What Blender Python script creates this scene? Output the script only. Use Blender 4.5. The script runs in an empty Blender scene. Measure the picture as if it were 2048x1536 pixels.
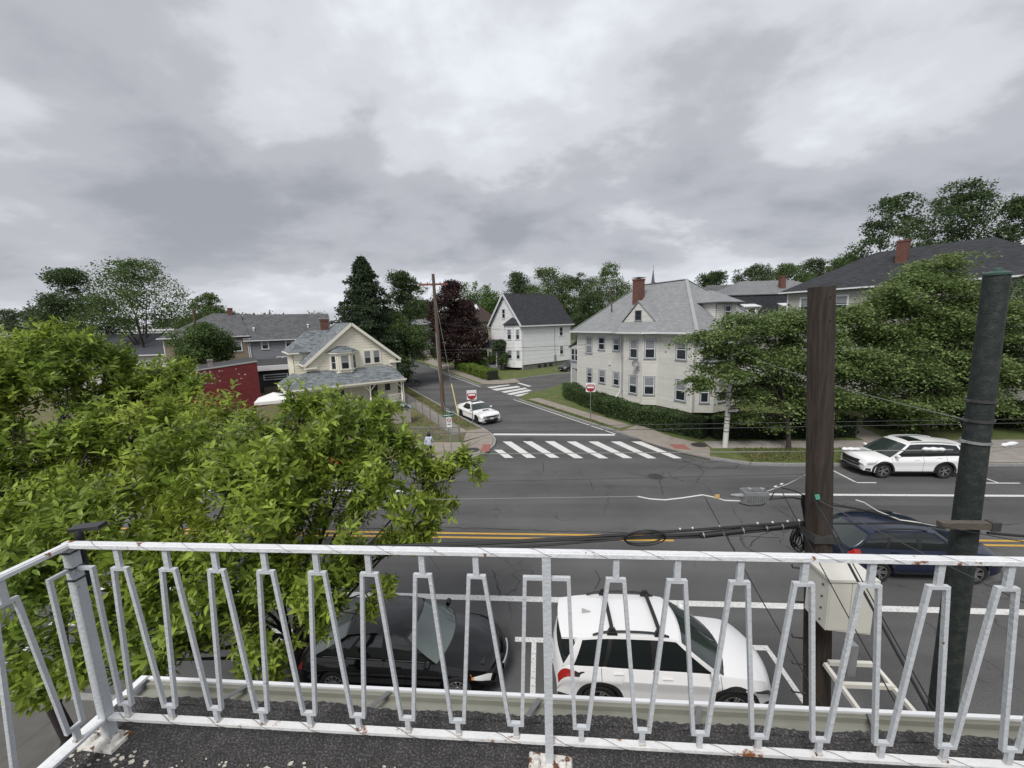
import bpy, bmesh, math, random
import numpy as np
from mathutils import Vector, Matrix
R_ = math.radians
scene = bpy.context.scene
COL = scene.collection
random.seed(7)

# ------------------------------------------------------------------ camera
CAM_H, FPX, IW, IH = 8.2, 790.0, 2048.0, 1536.0
PITCH, ROLL, YAW = R_(8.87), R_(1.64), R_(4.6)
_f0 = Vector((-math.sin(YAW), math.cos(YAW), 0)); _r0 = Vector((math.cos(YAW), math.sin(YAW), 0)); _up = Vector((0, 0, 1))
FWD = _f0 * math.cos(PITCH) - _up * math.sin(PITCH)
_u0 = _up * math.cos(PITCH) + _f0 * math.sin(PITCH)
RIGHT = _r0 * math.cos(ROLL) - _u0 * math.sin(ROLL)
UPV = _r0 * math.sin(ROLL) + _u0 * math.cos(ROLL)
cam_d = bpy.data.cameras.new('camera'); cam = bpy.data.objects.new('camera', cam_d); COL.objects.link(cam)
cam_d.sensor_width = 36.0; cam_d.lens = FPX / IW * 36.0; cam_d.clip_start = 0.05; cam_d.clip_end = 4000
M = Matrix.Identity(4)
for i in range(3):
    M[i][0], M[i][1], M[i][2] = RIGHT[i], UPV[i], -FWD[i]
M[2][3] = CAM_H
cam.matrix_world = M
scene.camera = cam
EYE = Vector((0, 0, CAM_H))

def ray(px, py):
    return RIGHT * ((px - IW / 2) / FPX) - UPV * ((py - IH / 2) / FPX) + FWD
def at(px, py, Y):           # survey: the world point seen there on the vertical plane y = Y
    d = ray(px, py); return EYE + d * (Y / d.y)
def G(px, py, z=0.0):        # survey: the world point seen there at height z
    d = ray(px, py); return EYE + d * ((z - CAM_H) / d.z)

# ------------------------------------------------------------------ world / sky: a broken overcast deck
world = bpy.data.worlds.new('World'); scene.world = world; world.use_nodes = True
nt = world.node_tree; nt.nodes.clear()
def N(tree, typ, **kw):
    n = tree.nodes.new(typ)
    for k, v in kw.items():
        if k.startswith('i_'):
            key = k[2:]; key = int(key) if key.isdigit() else key.replace('_', ' ')
            n.inputs[key].default_value = v
        else: setattr(n, k, v)
    return n
L = nt.links.new
out = N(nt, 'ShaderNodeOutputWorld'); bg = N(nt, 'ShaderNodeBackground', i_Strength=1.0)
sky = N(nt, 'ShaderNodeTexSky', sky_type='NISHITA', sun_disc=False, sun_elevation=R_(52), sun_rotation=R_(200), altitude=20, air_density=1.0, dust_density=2.0)
skys = N(nt, 'ShaderNodeVectorMath', operation='SCALE'); skys.inputs['Scale'].default_value = 0.09
L(sky.outputs[0], skys.inputs[0])
tc = N(nt, 'ShaderNodeTexCoord'); nrm = N(nt, 'ShaderNodeVectorMath', operation='NORMALIZE'); L(tc.outputs['Generated'], nrm.inputs[0])
sep = N(nt, 'ShaderNodeSeparateXYZ'); L(nrm.outputs[0], sep.inputs[0])
zc = N(nt, 'ShaderNodeMath', operation='MAXIMUM', i_1=0.0); L(sep.outputs['Z'], zc.inputs[0])
za = N(nt, 'ShaderNodeMath', operation='ADD', i_1=0.30); L(zc.outputs[0], za.inputs[0])
dx = N(nt, 'ShaderNodeMath', operation='DIVIDE'); L(sep.outputs['X'], dx.inputs[0]); L(za.outputs[0], dx.inputs[1])
dy = N(nt, 'ShaderNodeMath', operation='DIVIDE'); L(sep.outputs['Y'], dy.inputs[0]); L(za.outputs[0], dy.inputs[1])
cmb = N(nt, 'ShaderNodeCombineXYZ'); L(dx.outputs[0], cmb.inputs[0]); L(dy.outputs[0], cmb.inputs[1])
mp = N(nt, 'ShaderNodeMapping'); L(cmb.outputs[0], mp.inputs[0])
mp.inputs['Location'].default_value = (7.7, 4.1, 0.9); mp.inputs['Rotation'].default_value = (0, 0, R_(-8)); mp.inputs['Scale'].default_value = (0.85, 1.0, 1)
n1 = N(nt, 'ShaderNodeTexNoise', i_Scale=0.95, i_Detail=5.0, i_Roughness=0.47, i_Distortion=0.08); L(mp.outputs[0], n1.inputs['Vector'])
n2 = N(nt, 'ShaderNodeTexNoise', i_Scale=2.5, i_Detail=7.0, i_Roughness=0.56, i_Distortion=0.1); L(mp.outputs[0], n2.inputs['Vector'])
mx = N(nt, 'ShaderNodeMath', operation='MULTIPLY', i_1=0.64); L(n1.outputs['Fac'], mx.inputs[0])
mx2 = N(nt, 'ShaderNodeMath', operation='MULTIPLY_ADD', i_1=0.36); L(n2.outputs['Fac'], mx2.inputs[0]); L(mx.outputs[0], mx2.inputs[2])
cr = N(nt, 'ShaderNodeValToRGB'); L(mx2.outputs[0], cr.inputs[0])
cr.color_ramp.interpolation = 'EASE'
el = cr.color_ramp.elements
el[0].position = 0.36; el[0].color = (0.195, 0.202, 0.222, 1)
el[1].position = 0.62; el[1].color = (0.480, 0.498, 0.530, 1)
e = el.new(0.47); e.color = (0.275, 0.280, 0.302, 1)
e = el.new(0.535); e.color = (0.376, 0.384, 0.408, 1)
# thin veil near the horizon, where the eye looks through the most cloud
hz = N(nt, 'ShaderNodeMapRange', i_1=0.0, i_2=0.16, i_3=0.4, i_4=0.0); L(zc.outputs[0], hz.inputs[0])
hm = N(nt, 'ShaderNodeMix', data_type='RGBA'); L(hz.outputs[0], hm.inputs[0]); L(cr.outputs[0], hm.inputs[6]); hm.inputs[7].default_value = (0.356, 0.369, 0.401, 1)
cm = N(nt, 'ShaderNodeMix', data_type='RGBA'); cm.inputs[0].default_value = 0.96; L(skys.outputs[0], cm.inputs[6]); L(hm.outputs[2], cm.inputs[7])
L(cm.outputs[2], bg.inputs[0]); L(bg.outputs[0], out.inputs[0])

sun_d = bpy.data.lights.new('sun', 'SUN'); sun = bpy.data.objects.new('sun', sun_d); COL.objects.link(sun)
sun_d.energy = 1.5; sun_d.angle = R_(22); sun_d.color = (1.0, 0.97, 0.93)
sun.rotation_euler = Vector((-math.sin(R_(200)) * math.cos(R_(52)), -math.cos(R_(200)) * math.cos(R_(52)), -math.sin(R_(52)))).to_track_quat('-Z', 'Y').to_euler()

scene.render.engine = 'CYCLES'
scene.view_settings.view_transform = 'Standard'; scene.view_settings.look = 'None'
scene.view_settings.exposure = 0.9; scene.view_settings.gamma = 1.0; scene.view_settings.use_curve_mapping = False
cy = scene.cycles; cy.use_denoising = True; cy.max_bounces = 6; cy.diffuse_bounces = 3; cy.glossy_bounces = 3; cy.transmission_bounces = 3; cy.transparent_max_bounces = 8
cy.caustics_reflective = False; cy.caustics_refractive = False; cy.sample_clamp_indirect = 4.0

# ------------------------------------------------------------------ materials
MATS = {}
def mat(name, col, rough=0.6, var=0.0, vscale=4.0, bump=0.0, bscale=40.0, metal=0.0, spec=0.5, coat=0.0, island=0.0,
        col2=None, thresh=(0.45, 0.6), c2scale=3.0, transl=0.0, stretch=None, coords='Object', emit=0.0):
    if name in MATS: return MATS[name]
    m = bpy.data.materials.new(name); m.use_nodes = True; t = m.node_tree; t.nodes.clear()
    o = N(t, 'ShaderNodeOutputMaterial'); b = N(t, 'ShaderNodeBsdfPrincipled')
    b.inputs['Roughness'].default_value = rough; b.inputs['Metallic'].default_value = metal
    b.inputs['Specular IOR Level'].default_value = spec; b.inputs['Coat Weight'].default_value = coat; b.inputs['Coat Roughness'].default_value = 0.04
    c = (*col, 1); K = t.links.new
    src = None
    tcn = N(t, 'ShaderNodeTexCoord'); vec = tcn.outputs[coords]
    if stretch:
        mpn = N(t, 'ShaderNodeMapping'); mpn.inputs['Scale'].default_value = stretch; K(vec, mpn.inputs[0]); vec = mpn.outputs[0]
    if col2:
        nz = N(t, 'ShaderNodeTexNoise', i_Scale=c2scale, i_Detail=6.0, i_Roughness=0.6); K(vec, nz.inputs['Vector'])
        mr = N(t, 'ShaderNodeMapRange', i_1=thresh[0], i_2=thresh[1]); K(nz.outputs['Fac'], mr.inputs[0])
        mm = N(t, 'ShaderNodeMix', data_type='RGBA'); K(mr.outputs[0], mm.inputs[0]); mm.inputs[6].default_value = c; mm.inputs[7].default_value = (*col2, 1)
        src = mm.outputs[2]
    if var:
        nz = N(t, 'ShaderNodeTexNoise', i_Scale=vscale, i_Detail=8.0, i_Roughness=0.65); K(vec, nz.inputs['Vector'])
        mr = N(t, 'ShaderNodeMapRange', i_1=0.25, i_2=0.75, i_3=1 - var, i_4=1 + var); K(nz.outputs['Fac'], mr.inputs[0])
        vm = N(t, 'ShaderNodeVectorMath', operation='SCALE'); K(mr.outputs[0], vm.inputs['Scale'])
        if src: K(src, vm.inputs[0])
        else: vm.inputs[0].default_value = col
        src = vm.outputs[0]
    if island:
        ge = N(t, 'ShaderNodeNewGeometry'); mr = N(t, 'ShaderNodeMapRange', i_3=1 - island, i_4=1 + island); K(ge.outputs['Random Per Island'], mr.inputs[0])
        vm = N(t, 'ShaderNodeVectorMath', operation='SCALE'); K(mr.outputs[0], vm.inputs['Scale'])
        if src: K(src, vm.inputs[0])
        else: vm.inputs[0].default_value = col
        src = vm.outputs[0]
    if src: K(src, b.inputs['Base Color'])
    else: b.inputs['Base Color'].default_value = c
    if bump:
        nz = N(t, 'ShaderNodeTexNoise', i_Scale=bscale, i_Detail=5.0); K(vec, nz.inputs['Vector'])
        bp = N(t, 'ShaderNodeBump', i_Strength=bump, i_Distance=0.02); K(nz.outputs['Fac'], bp.inputs['Height']); K(bp.outputs[0], b.inputs['Normal'])
    if emit:
        b.inputs['Emission Color'].default_value = c; b.inputs['Emission Strength'].default_value = emit
    sh = b.outputs[0]
    if transl:
        tr = N(t, 'ShaderNodeBsdfTranslucent')
        if src: K(src, tr.inputs[0])
        else: tr.inputs[0].default_value = c
        ms = N(t, 'ShaderNodeMixShader', i_Fac=transl); K(sh, ms.inputs[1]); K(tr.outputs[0], ms.inputs[2]); sh = ms.outputs[0]
    K(sh, o.inputs[0]); MATS[name] = m; return m

def brickmat(name, c1, c2, mortar, w, h, gap=0.01, rough=0.85, var=0.15, offset=0.5, bump=0.3):
    """shingle tabs / far bricks laid out in metres on each face's own plane (UV)."""
    if name in MATS: return MATS[name]
    m = bpy.data.materials.new(name); m.use_nodes = True; t = m.node_tree; t.nodes.clear(); K = t.links.new
    o = N(t, 'ShaderNodeOutputMaterial'); b = N(t, 'ShaderNodeBsdfPrincipled', i_Roughness=rough); b.inputs['Specular IOR Level'].default_value = 0.25
    tcn = N(t, 'ShaderNodeTexCoord')
    br = N(t, 'ShaderNodeTexBrick', offset=offset, i_Scale=1.0, i_Mortar_Size=gap, i_Bias=0.0, i_Brick_Width=w, i_Row_Height=h, i_Mortar_Smooth=0.3)
    br.inputs['Color1'].default_value = (*c1, 1); br.inputs['Color2'].default_value = (*c2, 1); br.inputs['Mortar'].default_value = (*mortar, 1)
    K(tcn.outputs['UV'], br.inputs['Vector'])
    nz = N(t, 'ShaderNodeTexNoise', i_Scale=1.1, i_Detail=9.0, i_Roughness=0.7); K(tcn.outputs['UV'], nz.inputs['Vector'])
    mr = N(t, 'ShaderNodeMapRange', i_1=0.25, i_2=0.75, i_3=1 - var, i_4=1 + var); K(nz.outputs['Fac'], mr.inputs[0])
    vm = N(t, 'ShaderNodeVectorMath', operation='SCALE'); K(br.outputs['Color'], vm.inputs[0]); K(mr.outputs[0], vm.inputs['Scale'])
    K(vm.outputs[0], b.inputs['Base Color'])
    bp = N(t, 'ShaderNodeBump', i_Strength=bump, i_Distance=0.01, invert=True); K(br.outputs['Fac'], bp.inputs['Height']); K(bp.outputs[0], b.inputs['Normal'])
    K(b.outputs[0], o.inputs[0]); MATS[name] = m; return m

# ------------------------------------------------------------------ mesh helpers
class MB:
    def __init__(s): s.v = []; s.f = []
    def poly(s, pts):
        k = len(s.v); s.v += [tuple(p) for p in pts]; s.f.append(tuple(range(k, k + len(pts)))); return s
    def box(s, lo, hi):
        x0, y0, z0 = lo; x1, y1, z1 = hi; k = len(s.v)
        s.v += [(x0, y0, z0), (x1, y0, z0), (x1, y1, z0), (x0, y1, z0), (x0, y0, z1), (x1, y0, z1), (x1, y1, z1), (x0, y1, z1)]
        s.f += [tuple(k + i for i in q) for q in ((3, 2, 1, 0), (4, 5, 6, 7), (0, 1, 5, 4), (1, 2, 6, 5), (2, 3, 7, 6), (3, 0, 4, 7))]; return s
    def hexa(s, b, t):          # bottom quad, top quad (ccw from above)
        k = len(s.v); s.v += [tuple(p) for p in b] + [tuple(p) for p in t]; n = len(b)
        s.f.append(tuple(k + i for i in reversed(range(n)))); s.f.append(tuple(k + n + i for i in range(n)))
        for i in range(n): j = (i + 1) % n; s.f.append((k + i, k + j, k + n + j, k + n + i))
        return s
    def prism(s, pts, z0, z1): return s.hexa([(p[0], p[1], z0) for p in pts], [(p[0], p[1], z1) for p in pts])
    def obox(s, c, ax, ay, az):  # centre and three half-axis vectors
        c, ax, ay, az = map(Vector, (c, ax, ay, az))
        q = [(-1, -1), (1, -1), (1, 1), (-1, 1)]
        return s.hexa([c + ax * a + ay * b - az for a, b in q], [c + ax * a + ay * b + az for a, b in q])
    def bar(s, p, q, w, h, up=(0, 0, 1)):   # rectangular bar from p to q
        p, q = Vector(p), Vector(q); d = (q - p); l = d.length
        if l < 1e-6: return s
        d = d / l; u = Vector(up)
        if abs(d.dot(u)) > 0.99: u = Vector((0, 1, 0)) if abs(d.y) < 0.9 else Vector((1, 0, 0))
        a = d.cross(u).normalized(); b = a.cross(d).normalized()
        return s.obox((p + q) / 2, a * w / 2, b * h / 2, d * l / 2) if True else s
    def tube(s, pts, r, n=8, cap=True):
        pts = [Vector(p) for p in pts]; rs = r if isinstance(r, (list, tuple)) else [r] * len(pts)
        k0 = len(s.v); a = None
        for i, p in enumerate(pts):
            d = (pts[min(i + 1, len(pts) - 1)] - pts[max(i - 1, 0)])
            d = d.normalized() if d.length > 1e-9 else Vector((0, 0, 1))
            if a is None:
                h = Vector((0, 0, 1)) if abs(d.z) < 0.9 else Vector((1, 0, 0)); a = d.cross(h).normalized()
            else:
                a = (a - d * a.dot(d)); a = a.normalized() if a.length > 1e-6 else d.orthogonal().normalized()
            b = d.cross(a)
            for j in range(n):
                t = 2 * math.pi * j / n; s.v.append(tuple(p + a * (math.cos(t) * rs[i]) + b * (math.sin(t) * rs[i])))
        for i in range(len(pts) - 1):
            for j in range(n):
                j2 = (j + 1) % n; s.f.append((k0 + i * n + j, k0 + i * n + j2, k0 + (i + 1) * n + j2, k0 + (i + 1) * n + j))
        if cap:
            s.f.append(tuple(k0 + j for j in reversed(range(n)))); e = k0 + (len(pts) - 1) * n; s.f.append(tuple(e + j for j in range(n)))
        return s
    def lathe(s, prof, n=20, c=(0, 0, 0), axis='z'):
        k0 = len(s.v); c = Vector(c)
        for r, h in prof:
            for j in range(n):
                t = 2 * math.pi * j / n; a, b = r * math.cos(t), r * math.sin(t)
                s.v.append(tuple(c + (Vector((a, b, h)) if axis == 'z' else Vector((a, h, b)) if axis == 'y' else Vector((h, a, b)))))
        for i in range(len(prof) - 1):
            for j in range(n):
                j2 = (j + 1) % n; q = (k0 + i * n + j, k0 + i * n + j2, k0 + (i + 1) * n + j2, k0 + (i + 1) * n + j)
                s.f.append(q if axis != 'y' else q[::-1])
        return s
    def grid(s, rows):           # rows of points
        k0 = len(s.v); m = len(rows[0])
        for r in rows: s.v += [tuple(p) for p in r]
        for i in range(len(rows) - 1):
            for j in range(m - 1): s.f.append((k0 + i * m + j, k0 + i * m + j + 1, k0 + (i + 1) * m + j + 1, k0 + (i + 1) * m + j))
        return s
    def mesh(s, name, smooth=None):
        me = bpy.data.meshes.new(name); me.from_pydata(s.v, [], s.f)
        uv = me.uv_layers.new(name='UVMap'); co = s.v; d = np.empty(len(me.loops) * 2, dtype=np.float32); k = 0
        for f in s.f:
            p0 = co[f[0]]; nx = ny = nz = 0.0
            for i in range(len(f)):
                a = co[f[i]]; b = co[f[(i + 1) % len(f)]]
                nx += (a[1] - b[1]) * (a[2] + b[2]); ny += (a[2] - b[2]) * (a[0] + b[0]); nz += (a[0] - b[0]) * (a[1] + b[1])
            l = math.sqrt(nx * nx + ny * ny + nz * nz) or 1.0; nx, ny, nz = nx / l, ny / l, nz / l
            h = math.hypot(nx, ny)
            if h < 0.05: tx, ty = 1.0, 0.0; sx, sy, sz = 0.0, 1.0, 0.0
            else:
                tx, ty = -ny / h, nx / h; sx, sy, sz = -nz * ty, nz * tx, nx * ty - ny * tx   # n x t
            for i in f:
                c = co[i]; d[k] = c[0] * tx + c[1] * ty; d[k + 1] = c[0] * sx + c[1] * sy + c[2] * sz; k += 2
        uv.data.foreach_set('uv', d)
        if smooth is not None:
            me.polygons.foreach_set('use_smooth', [True] * len(me.polygons)); me.set_sharp_from_angle(angle=R_(smooth))
        me.update(); return me
    def build(s, name, material, parent=None, smooth=None, **props):
        me = s.mesh(name, smooth); me.materials.append(material); return link(name, me, parent, **props)

def link(name, data, parent=None, loc=None, rotz=None, **props):
    o = bpy.data.objects.new(name, data); COL.objects.link(o)
    if parent: o.parent = parent
    if loc is not None: o.location = loc
    if rotz is not None: o.rotation_euler = (0, 0, rotz)
    for k, v in props.items(): o[k] = v
    return o
def thing(name, label, cat, loc=(0, 0, 0), deg=0, group=None):
    o = link(name, None, None, loc, R_(deg), label=label, category=cat); o.empty_display_size = 0.3
    if group: o['group'] = group
    return o
def tag(o, label, cat, group=None):
    o['label'] = label; o['category'] = cat
    if group: o['group'] = group
    return o
def struct(o): o['kind'] = 'structure'; return o
def lerp(a, b, t): return a + (b - a) * t
def interp(x, pts):
    if x <= pts[0][0]: return pts[0][1]
    for (a, va), (b, vb) in zip(pts, pts[1:]):
        if x <= b: return va + (vb - va) * (x - a) / (b - a)
    return pts[-1][1]
def sinterp(x, pts):          # smooth (cosine eased monotone) through points via Catmull-Rom
    if x <= pts[0][0]: return pts[0][1]
    if x >= pts[-1][0]: return pts[-1][1]
    for i in range(len(pts) - 1):
        x0, y0 = pts[i]; x1, y1 = pts[i + 1]
        if x <= x1:
            h = x1 - x0; t = (x - x0) / h
            d = (y1 - y0) / h
            m0 = d if i == 0 else ((y0 - pts[i - 1][1]) / (x0 - pts[i - 1][0]) + d) / 2
            m1 = d if i == len(pts) - 2 else ((pts[i + 2][1] - y1) / (pts[i + 2][0] - x1) + d) / 2
            if i and (y0 - pts[i - 1][1]) * d <= 0: m0 = 0
            if i < len(pts) - 2 and (pts[i + 2][1] - y1) * d <= 0: m1 = 0
            return (2*t**3-3*t**2+1)*y0 + (t**3-2*t**2+t)*h*m0 + (-2*t**3+3*t**2)*y1 + (t**3-t**2)*h*m1
    return pts[-1][1]
def sag(p, q, s, n=14):
    p, q = Vector(p), Vector(q)
    return [p.lerp(q, i / n) - Vector((0, 0, 4 * s * (i / n) * (1 - i / n))) for i in range(n + 1)]
_txt = {}
def text_mesh(body, size, depth=0.004, bold=0.0):
    c = bpy.data.curves.new('lettering', 'FONT'); c.body = body; c.size = size; c.extrude = depth; c.align_x = 'CENTER'; c.align_y = 'CENTER'; c.offset = bold; c.resolution_u = 3
    o = bpy.data.objects.new('lettering', c); COL.objects.link(o)
    dg = bpy.context.evaluated_depsgraph_get(); me = bpy.data.meshes.new_from_object(o.evaluated_get(dg)); bpy.data.objects.remove(o); bpy.data.curves.remove(c); return me

asphalt = None
WHITE_PAINT = mat('road_paint_white', (0.66, 0.66, 0.64), 0.7, var=0.12, vscale=6, col2=(0.30, 0.30, 0.30), thresh=(0.545, 0.64), c2scale=19)
YELLOW_PAINT = mat('road_paint_yellow', (0.52, 0.31, 0.055), 0.7, var=0.15, vscale=5, col2=(0.2, 0.15, 0.07), thresh=(0.6, 0.75), c2scale=11)
CONCRETE = mat('sidewalk_concrete', (0.30, 0.275, 0.25), 0.9, var=0.22, vscale=1.7, bump=0.25, bscale=60)
CONCRETE2 = mat('sidewalk_concrete_tan', (0.265, 0.235, 0.20), 0.9, var=0.22, vscale=1.9, bump=0.25, bscale=60)
GRANITE = mat('granite_kerb', (0.27, 0.265, 0.26), 0.85, var=0.25, vscale=5, bump=0.3, bscale=50)
GALV = mat('galvanised_steel', (0.36, 0.37, 0.38), 0.5, var=0.12, vscale=6, metal=0.5)
BLACKCAB = mat('black_cable', (0.012, 0.012, 0.013), 0.5)
DARKMETAL = mat('dark_metal', (0.05, 0.05, 0.05), 0.5, var=0.2, vscale=10)
WHITE_METAL = mat('white_painted_metal', (0.74, 0.75, 0.76), 0.45, var=0.05, vscale=12)
# ------------------------------------------------------------------ ground, roads, kerbs, pavements
def asphalt_mat(name, base, crack=0.5):
    m = bpy.data.materials.new(name); m.use_nodes = True; t = m.node_tree; t.nodes.clear(); K = t.links.new
    o = N(t, 'ShaderNodeOutputMaterial'); b = N(t, 'ShaderNodeBsdfPrincipled', i_Roughness=0.82); b.inputs['Specular IOR Level'].default_value = 0.3
    tcn = N(t, 'ShaderNodeTexCoord'); ob = tcn.outputs['Object']
    big = N(t, 'ShaderNodeTexNoise', i_Scale=0.22, i_Detail=6.0, i_Roughness=0.6); K(ob, big.inputs['Vector'])
    mp_ = N(t, 'ShaderNodeMapping'); mp_.inputs['Scale'].default_value = (0.035, 0.62, 1); K(ob, mp_.inputs[0])
    lane = N(t, 'ShaderNodeTexNoise', i_Scale=1.0, i_Detail=3.0); K(mp_.outputs[0], lane.inputs['Vector'])
    fine = N(t, 'ShaderNodeTexNoise', i_Scale=38.0, i_Detail=4.0, i_Roughness=0.8); K(ob, fine.inputs['Vector'])
    a = N(t, 'ShaderNodeMapRange', i_1=0.3, i_2=0.7, i_3=0.80, i_4=1.18); K(big.outputs['Fac'], a.inputs[0])
    l2 = N(t, 'ShaderNodeMapRange', i_1=0.35, i_2=0.65, i_3=0.80, i_4=1.18); K(lane.outputs['Fac'], l2.inputs[0])
    f = N(t, 'ShaderNodeMapRange', i_1=0.3, i_2=0.7, i_3=0.5, i_4=1.55); K(fine.outputs['Fac'], f.inputs[0])
    m1 = N(t, 'ShaderNodeMath', operation='MULTIPLY'); K(a.outputs[0], m1.inputs[0]); K(l2.outputs[0], m1.inputs[1])
    m2 = N(t, 'ShaderNodeMath', operation='MULTIPLY'); K(m1.outputs[0], m2.inputs[0]); K(f.outputs[0], m2.inputs[1])
    # hairline cracks, broken up by a mask
    dn = N(t, 'ShaderNodeTexNoise', i_Scale=0.9, i_Detail=5.0); K(ob, dn.inputs['Vector'])
    dv = N(t, 'ShaderNodeVectorMath', operation='MULTIPLY_ADD'); K(dn.outputs['Color'], dv.inputs[0]); dv.inputs[1].default_value = (1.6, 1.6, 0); K(ob, dv.inputs[2])
    vo = N(t, 'ShaderNodeTexVoronoi', feature='DISTANCE_TO_EDGE', i_Scale=0.23); K(dv.outputs[0], vo.inputs['Vector'])
    cl = N(t, 'ShaderNodeMapRange', i_1=0.0015, i_2=0.007, i_3=crack, i_4=0.0); K(vo.outputs['Distance'], cl.inputs[0])
    mk = N(t, 'ShaderNodeTexNoise', i_Scale=0.16, i_Detail=3.0); K(ob, mk.inputs['Vector'])
    mk2 = N(t, 'ShaderNodeMapRange', i_1=0.46, i_2=0.56); K(mk.outputs['Fac'], mk2.inputs[0])
    cm_ = N(t, 'ShaderNodeMath', operation='MULTIPLY'); K(cl.outputs[0], cm_.inputs[0]); K(mk2.outputs[0], cm_.inputs[1])
    so = N(t, 'ShaderNodeTexNoise', i_Scale=0.75, i_Detail=7.0, i_Roughness=0.7); K(ob, so.inputs['Vector'])
    so2 = N(t, 'ShaderNodeMapRange', i_1=0.60, i_2=0.72, i_3=1.0, i_4=0.66); K(so.outputs['Fac'], so2.inputs[0])
    m3 = N(t, 'ShaderNodeMath', operation='MULTIPLY'); K(m2.outputs[0], m3.inputs[0]); K(so2.outputs[0], m3.inputs[1]); m2 = m3
    sc = N(t, 'ShaderNodeVectorMath', operation='SCALE'); sc.inputs[0].default_value = base; K(m2.outputs[0], sc.inputs['Scale'])
    mm = N(t, 'ShaderNodeMix', data_type='RGBA'); K(cm_.outputs[0], mm.inputs[0]); K(sc.outputs[0], mm.inputs[6]); mm.inputs[7].default_value = (0.012, 0.012, 0.012, 1)
    K(mm.outputs[2], b.inputs['Base Color'])
    bp = N(t, 'ShaderNodeBump', i_Strength=0.35, i_Distance=0.01); K(fine.outputs['Fac'], bp.inputs['Height']); K(bp.outputs[0], b.inputs['Normal'])
    K(b.outputs[0], o.inputs[0]); return m
ASPHALT = asphalt_mat('main_road_asphalt', (0.094, 0.093, 0.093))
ASPHALT2 = asphalt_mat('side_road_asphalt', (0.092, 0.091, 0.091), 0.6)
ASPHALT3 = asphalt_mat('driveway_asphalt', (0.095, 0.093, 0.09), 0.7)
GRASS = mat('lawn_grass', (0.085, 0.115, 0.028), 0.95, var=0.35, vscale=2.2, bump=0.6, bscale=70, col2=(0.17, 0.13, 0.065), thresh=(0.50, 0.72), c2scale=0.6)
DIRTGRASS = mat('worn_lawn', (0.10, 0.12, 0.035), 0.95, var=0.35, vscale=2.5, bump=0.6, bscale=60, col2=(0.16, 0.115, 0.07), thresh=(0.42, 0.6), c2scale=0.9)

AU = Vector((-0.53, 0.848, 0)); AN = Vector((0.848, 0.53, 0))      # along / across the side street
SL = Vector((-4.15, 28.65, 0)); SR = Vector((5.07, 28.3, 0))        # its left and right painted edges
def sl(a, b): return SL + AN * a + AU * b
def sr(a, b): return SR + AN * a + AU * b
def xy(p): return (p[0], p[1])

g = MB().poly([(-3000, -300, -0.06), (3000, -300, -0.06), (3000, 3500, -0.06), (-3000, 3500, -0.06)]).build('ground', mat('far_ground', (0.07, 0.085, 0.04), 0.95, var=0.3, vscale=0.05)); struct(g)
main_road = struct(MB().poly([(-160, 6.5, 0), (160, 6.5, 0), (160, 26, 0), (-160, 26, 0)]).build('main_road', ASPHALT))
side_road = struct(MB().poly([(*xy(sl(-3.5, -6.2)), .004), (*xy(sr(8, -7.9)), .004), (*xy(sr(6, 14)), .004), (*xy(sr(6, 170)), .004), (*xy(sl(-3.5, 170)), .004)]).build('side_road', ASPHALT2))
dw0, dw1 = G(1030, 800), G(950, 765)
driveway = struct(MB().poly([(*xy(dw0), .008), (*xy(dw0 + AN * 45 + AU * 2), .008), (*xy(dw1 + AN * 45 + AU * 6), .008), (*xy(dw1), .008)]).build('driveway', ASPHALT3))

curbL = [(-160, 22.3), (-30, 22.3), (-8, 22.3)] + [xy(G(*q)) for q in ((880, 928), (914, 925), (949, 917), (974, 905), (988, 892), (990, 882), (983, 871), (967, 860))] + [xy(sl(-.12, b)) for b in (4, 12, 30, 60, 100, 170)]
curbR = [xy(sr(.3, b)) for b in (14.9, 12, 6, 2)] + [xy(G(*q)) for q in ((1245, 868), (1290, 883), (1330, 896), (1370, 907), (1420, 918))] + [(11.4, 21.95), (13, 21.8), (30, 21.8), (160, 21.8)]
wb = [xy(G(*q)) for q in ((1069, 754), (1021, 762), (985, 766), (966, 769))]
curbW = [(wb[0][0] + AN.x * 30, wb[0][1] + AN.y * 30 + 3)] + wb + [xy(G(955, 770)), xy(G(925, 758)), xy(G(891, 746)), xy(G(850, 729)), xy(G(825, 719) + AU * 60)]
gd = [xy(G(1046, 792)), xy(G(1062, 786)), xy(G(1090, 781)), xy(G(1140, 764))]

def block(name, boundary, back, m, z=0.115):
    pts = [Vector((*p, 0)) for p in boundary + back]
    b = bmesh.new(); vs = [b.verts.new((p.x, p.y, z)) for p in pts]; f = b.faces.new(vs)
    if f.normal.z < 0 or sum((pts[i].x * pts[(i + 1) % len(pts)].y - pts[(i + 1) % len(pts)].x * pts[i].y) for i in range(len(pts))) < 0: f.normal_flip()
    bmesh.ops.triangulate(b, faces=b.faces[:]); me = bpy.data.meshes.new(name); b.to_mesh(me); b.free(); me.materials.append(m)
    return struct(link(name, me))
block('lawn_corner_lot', curbL, [(-300, 170), (-300, 22.3)], DIRTGRASS)
block('lawn_hedge_lot', curbR, [(160, 170), (42, 68)] + gd[::-1], GRASS)
block('lawn_white_house_lot', curbW, [(-30, 180), (110, 180), (60, 95)], GRASS)

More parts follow.
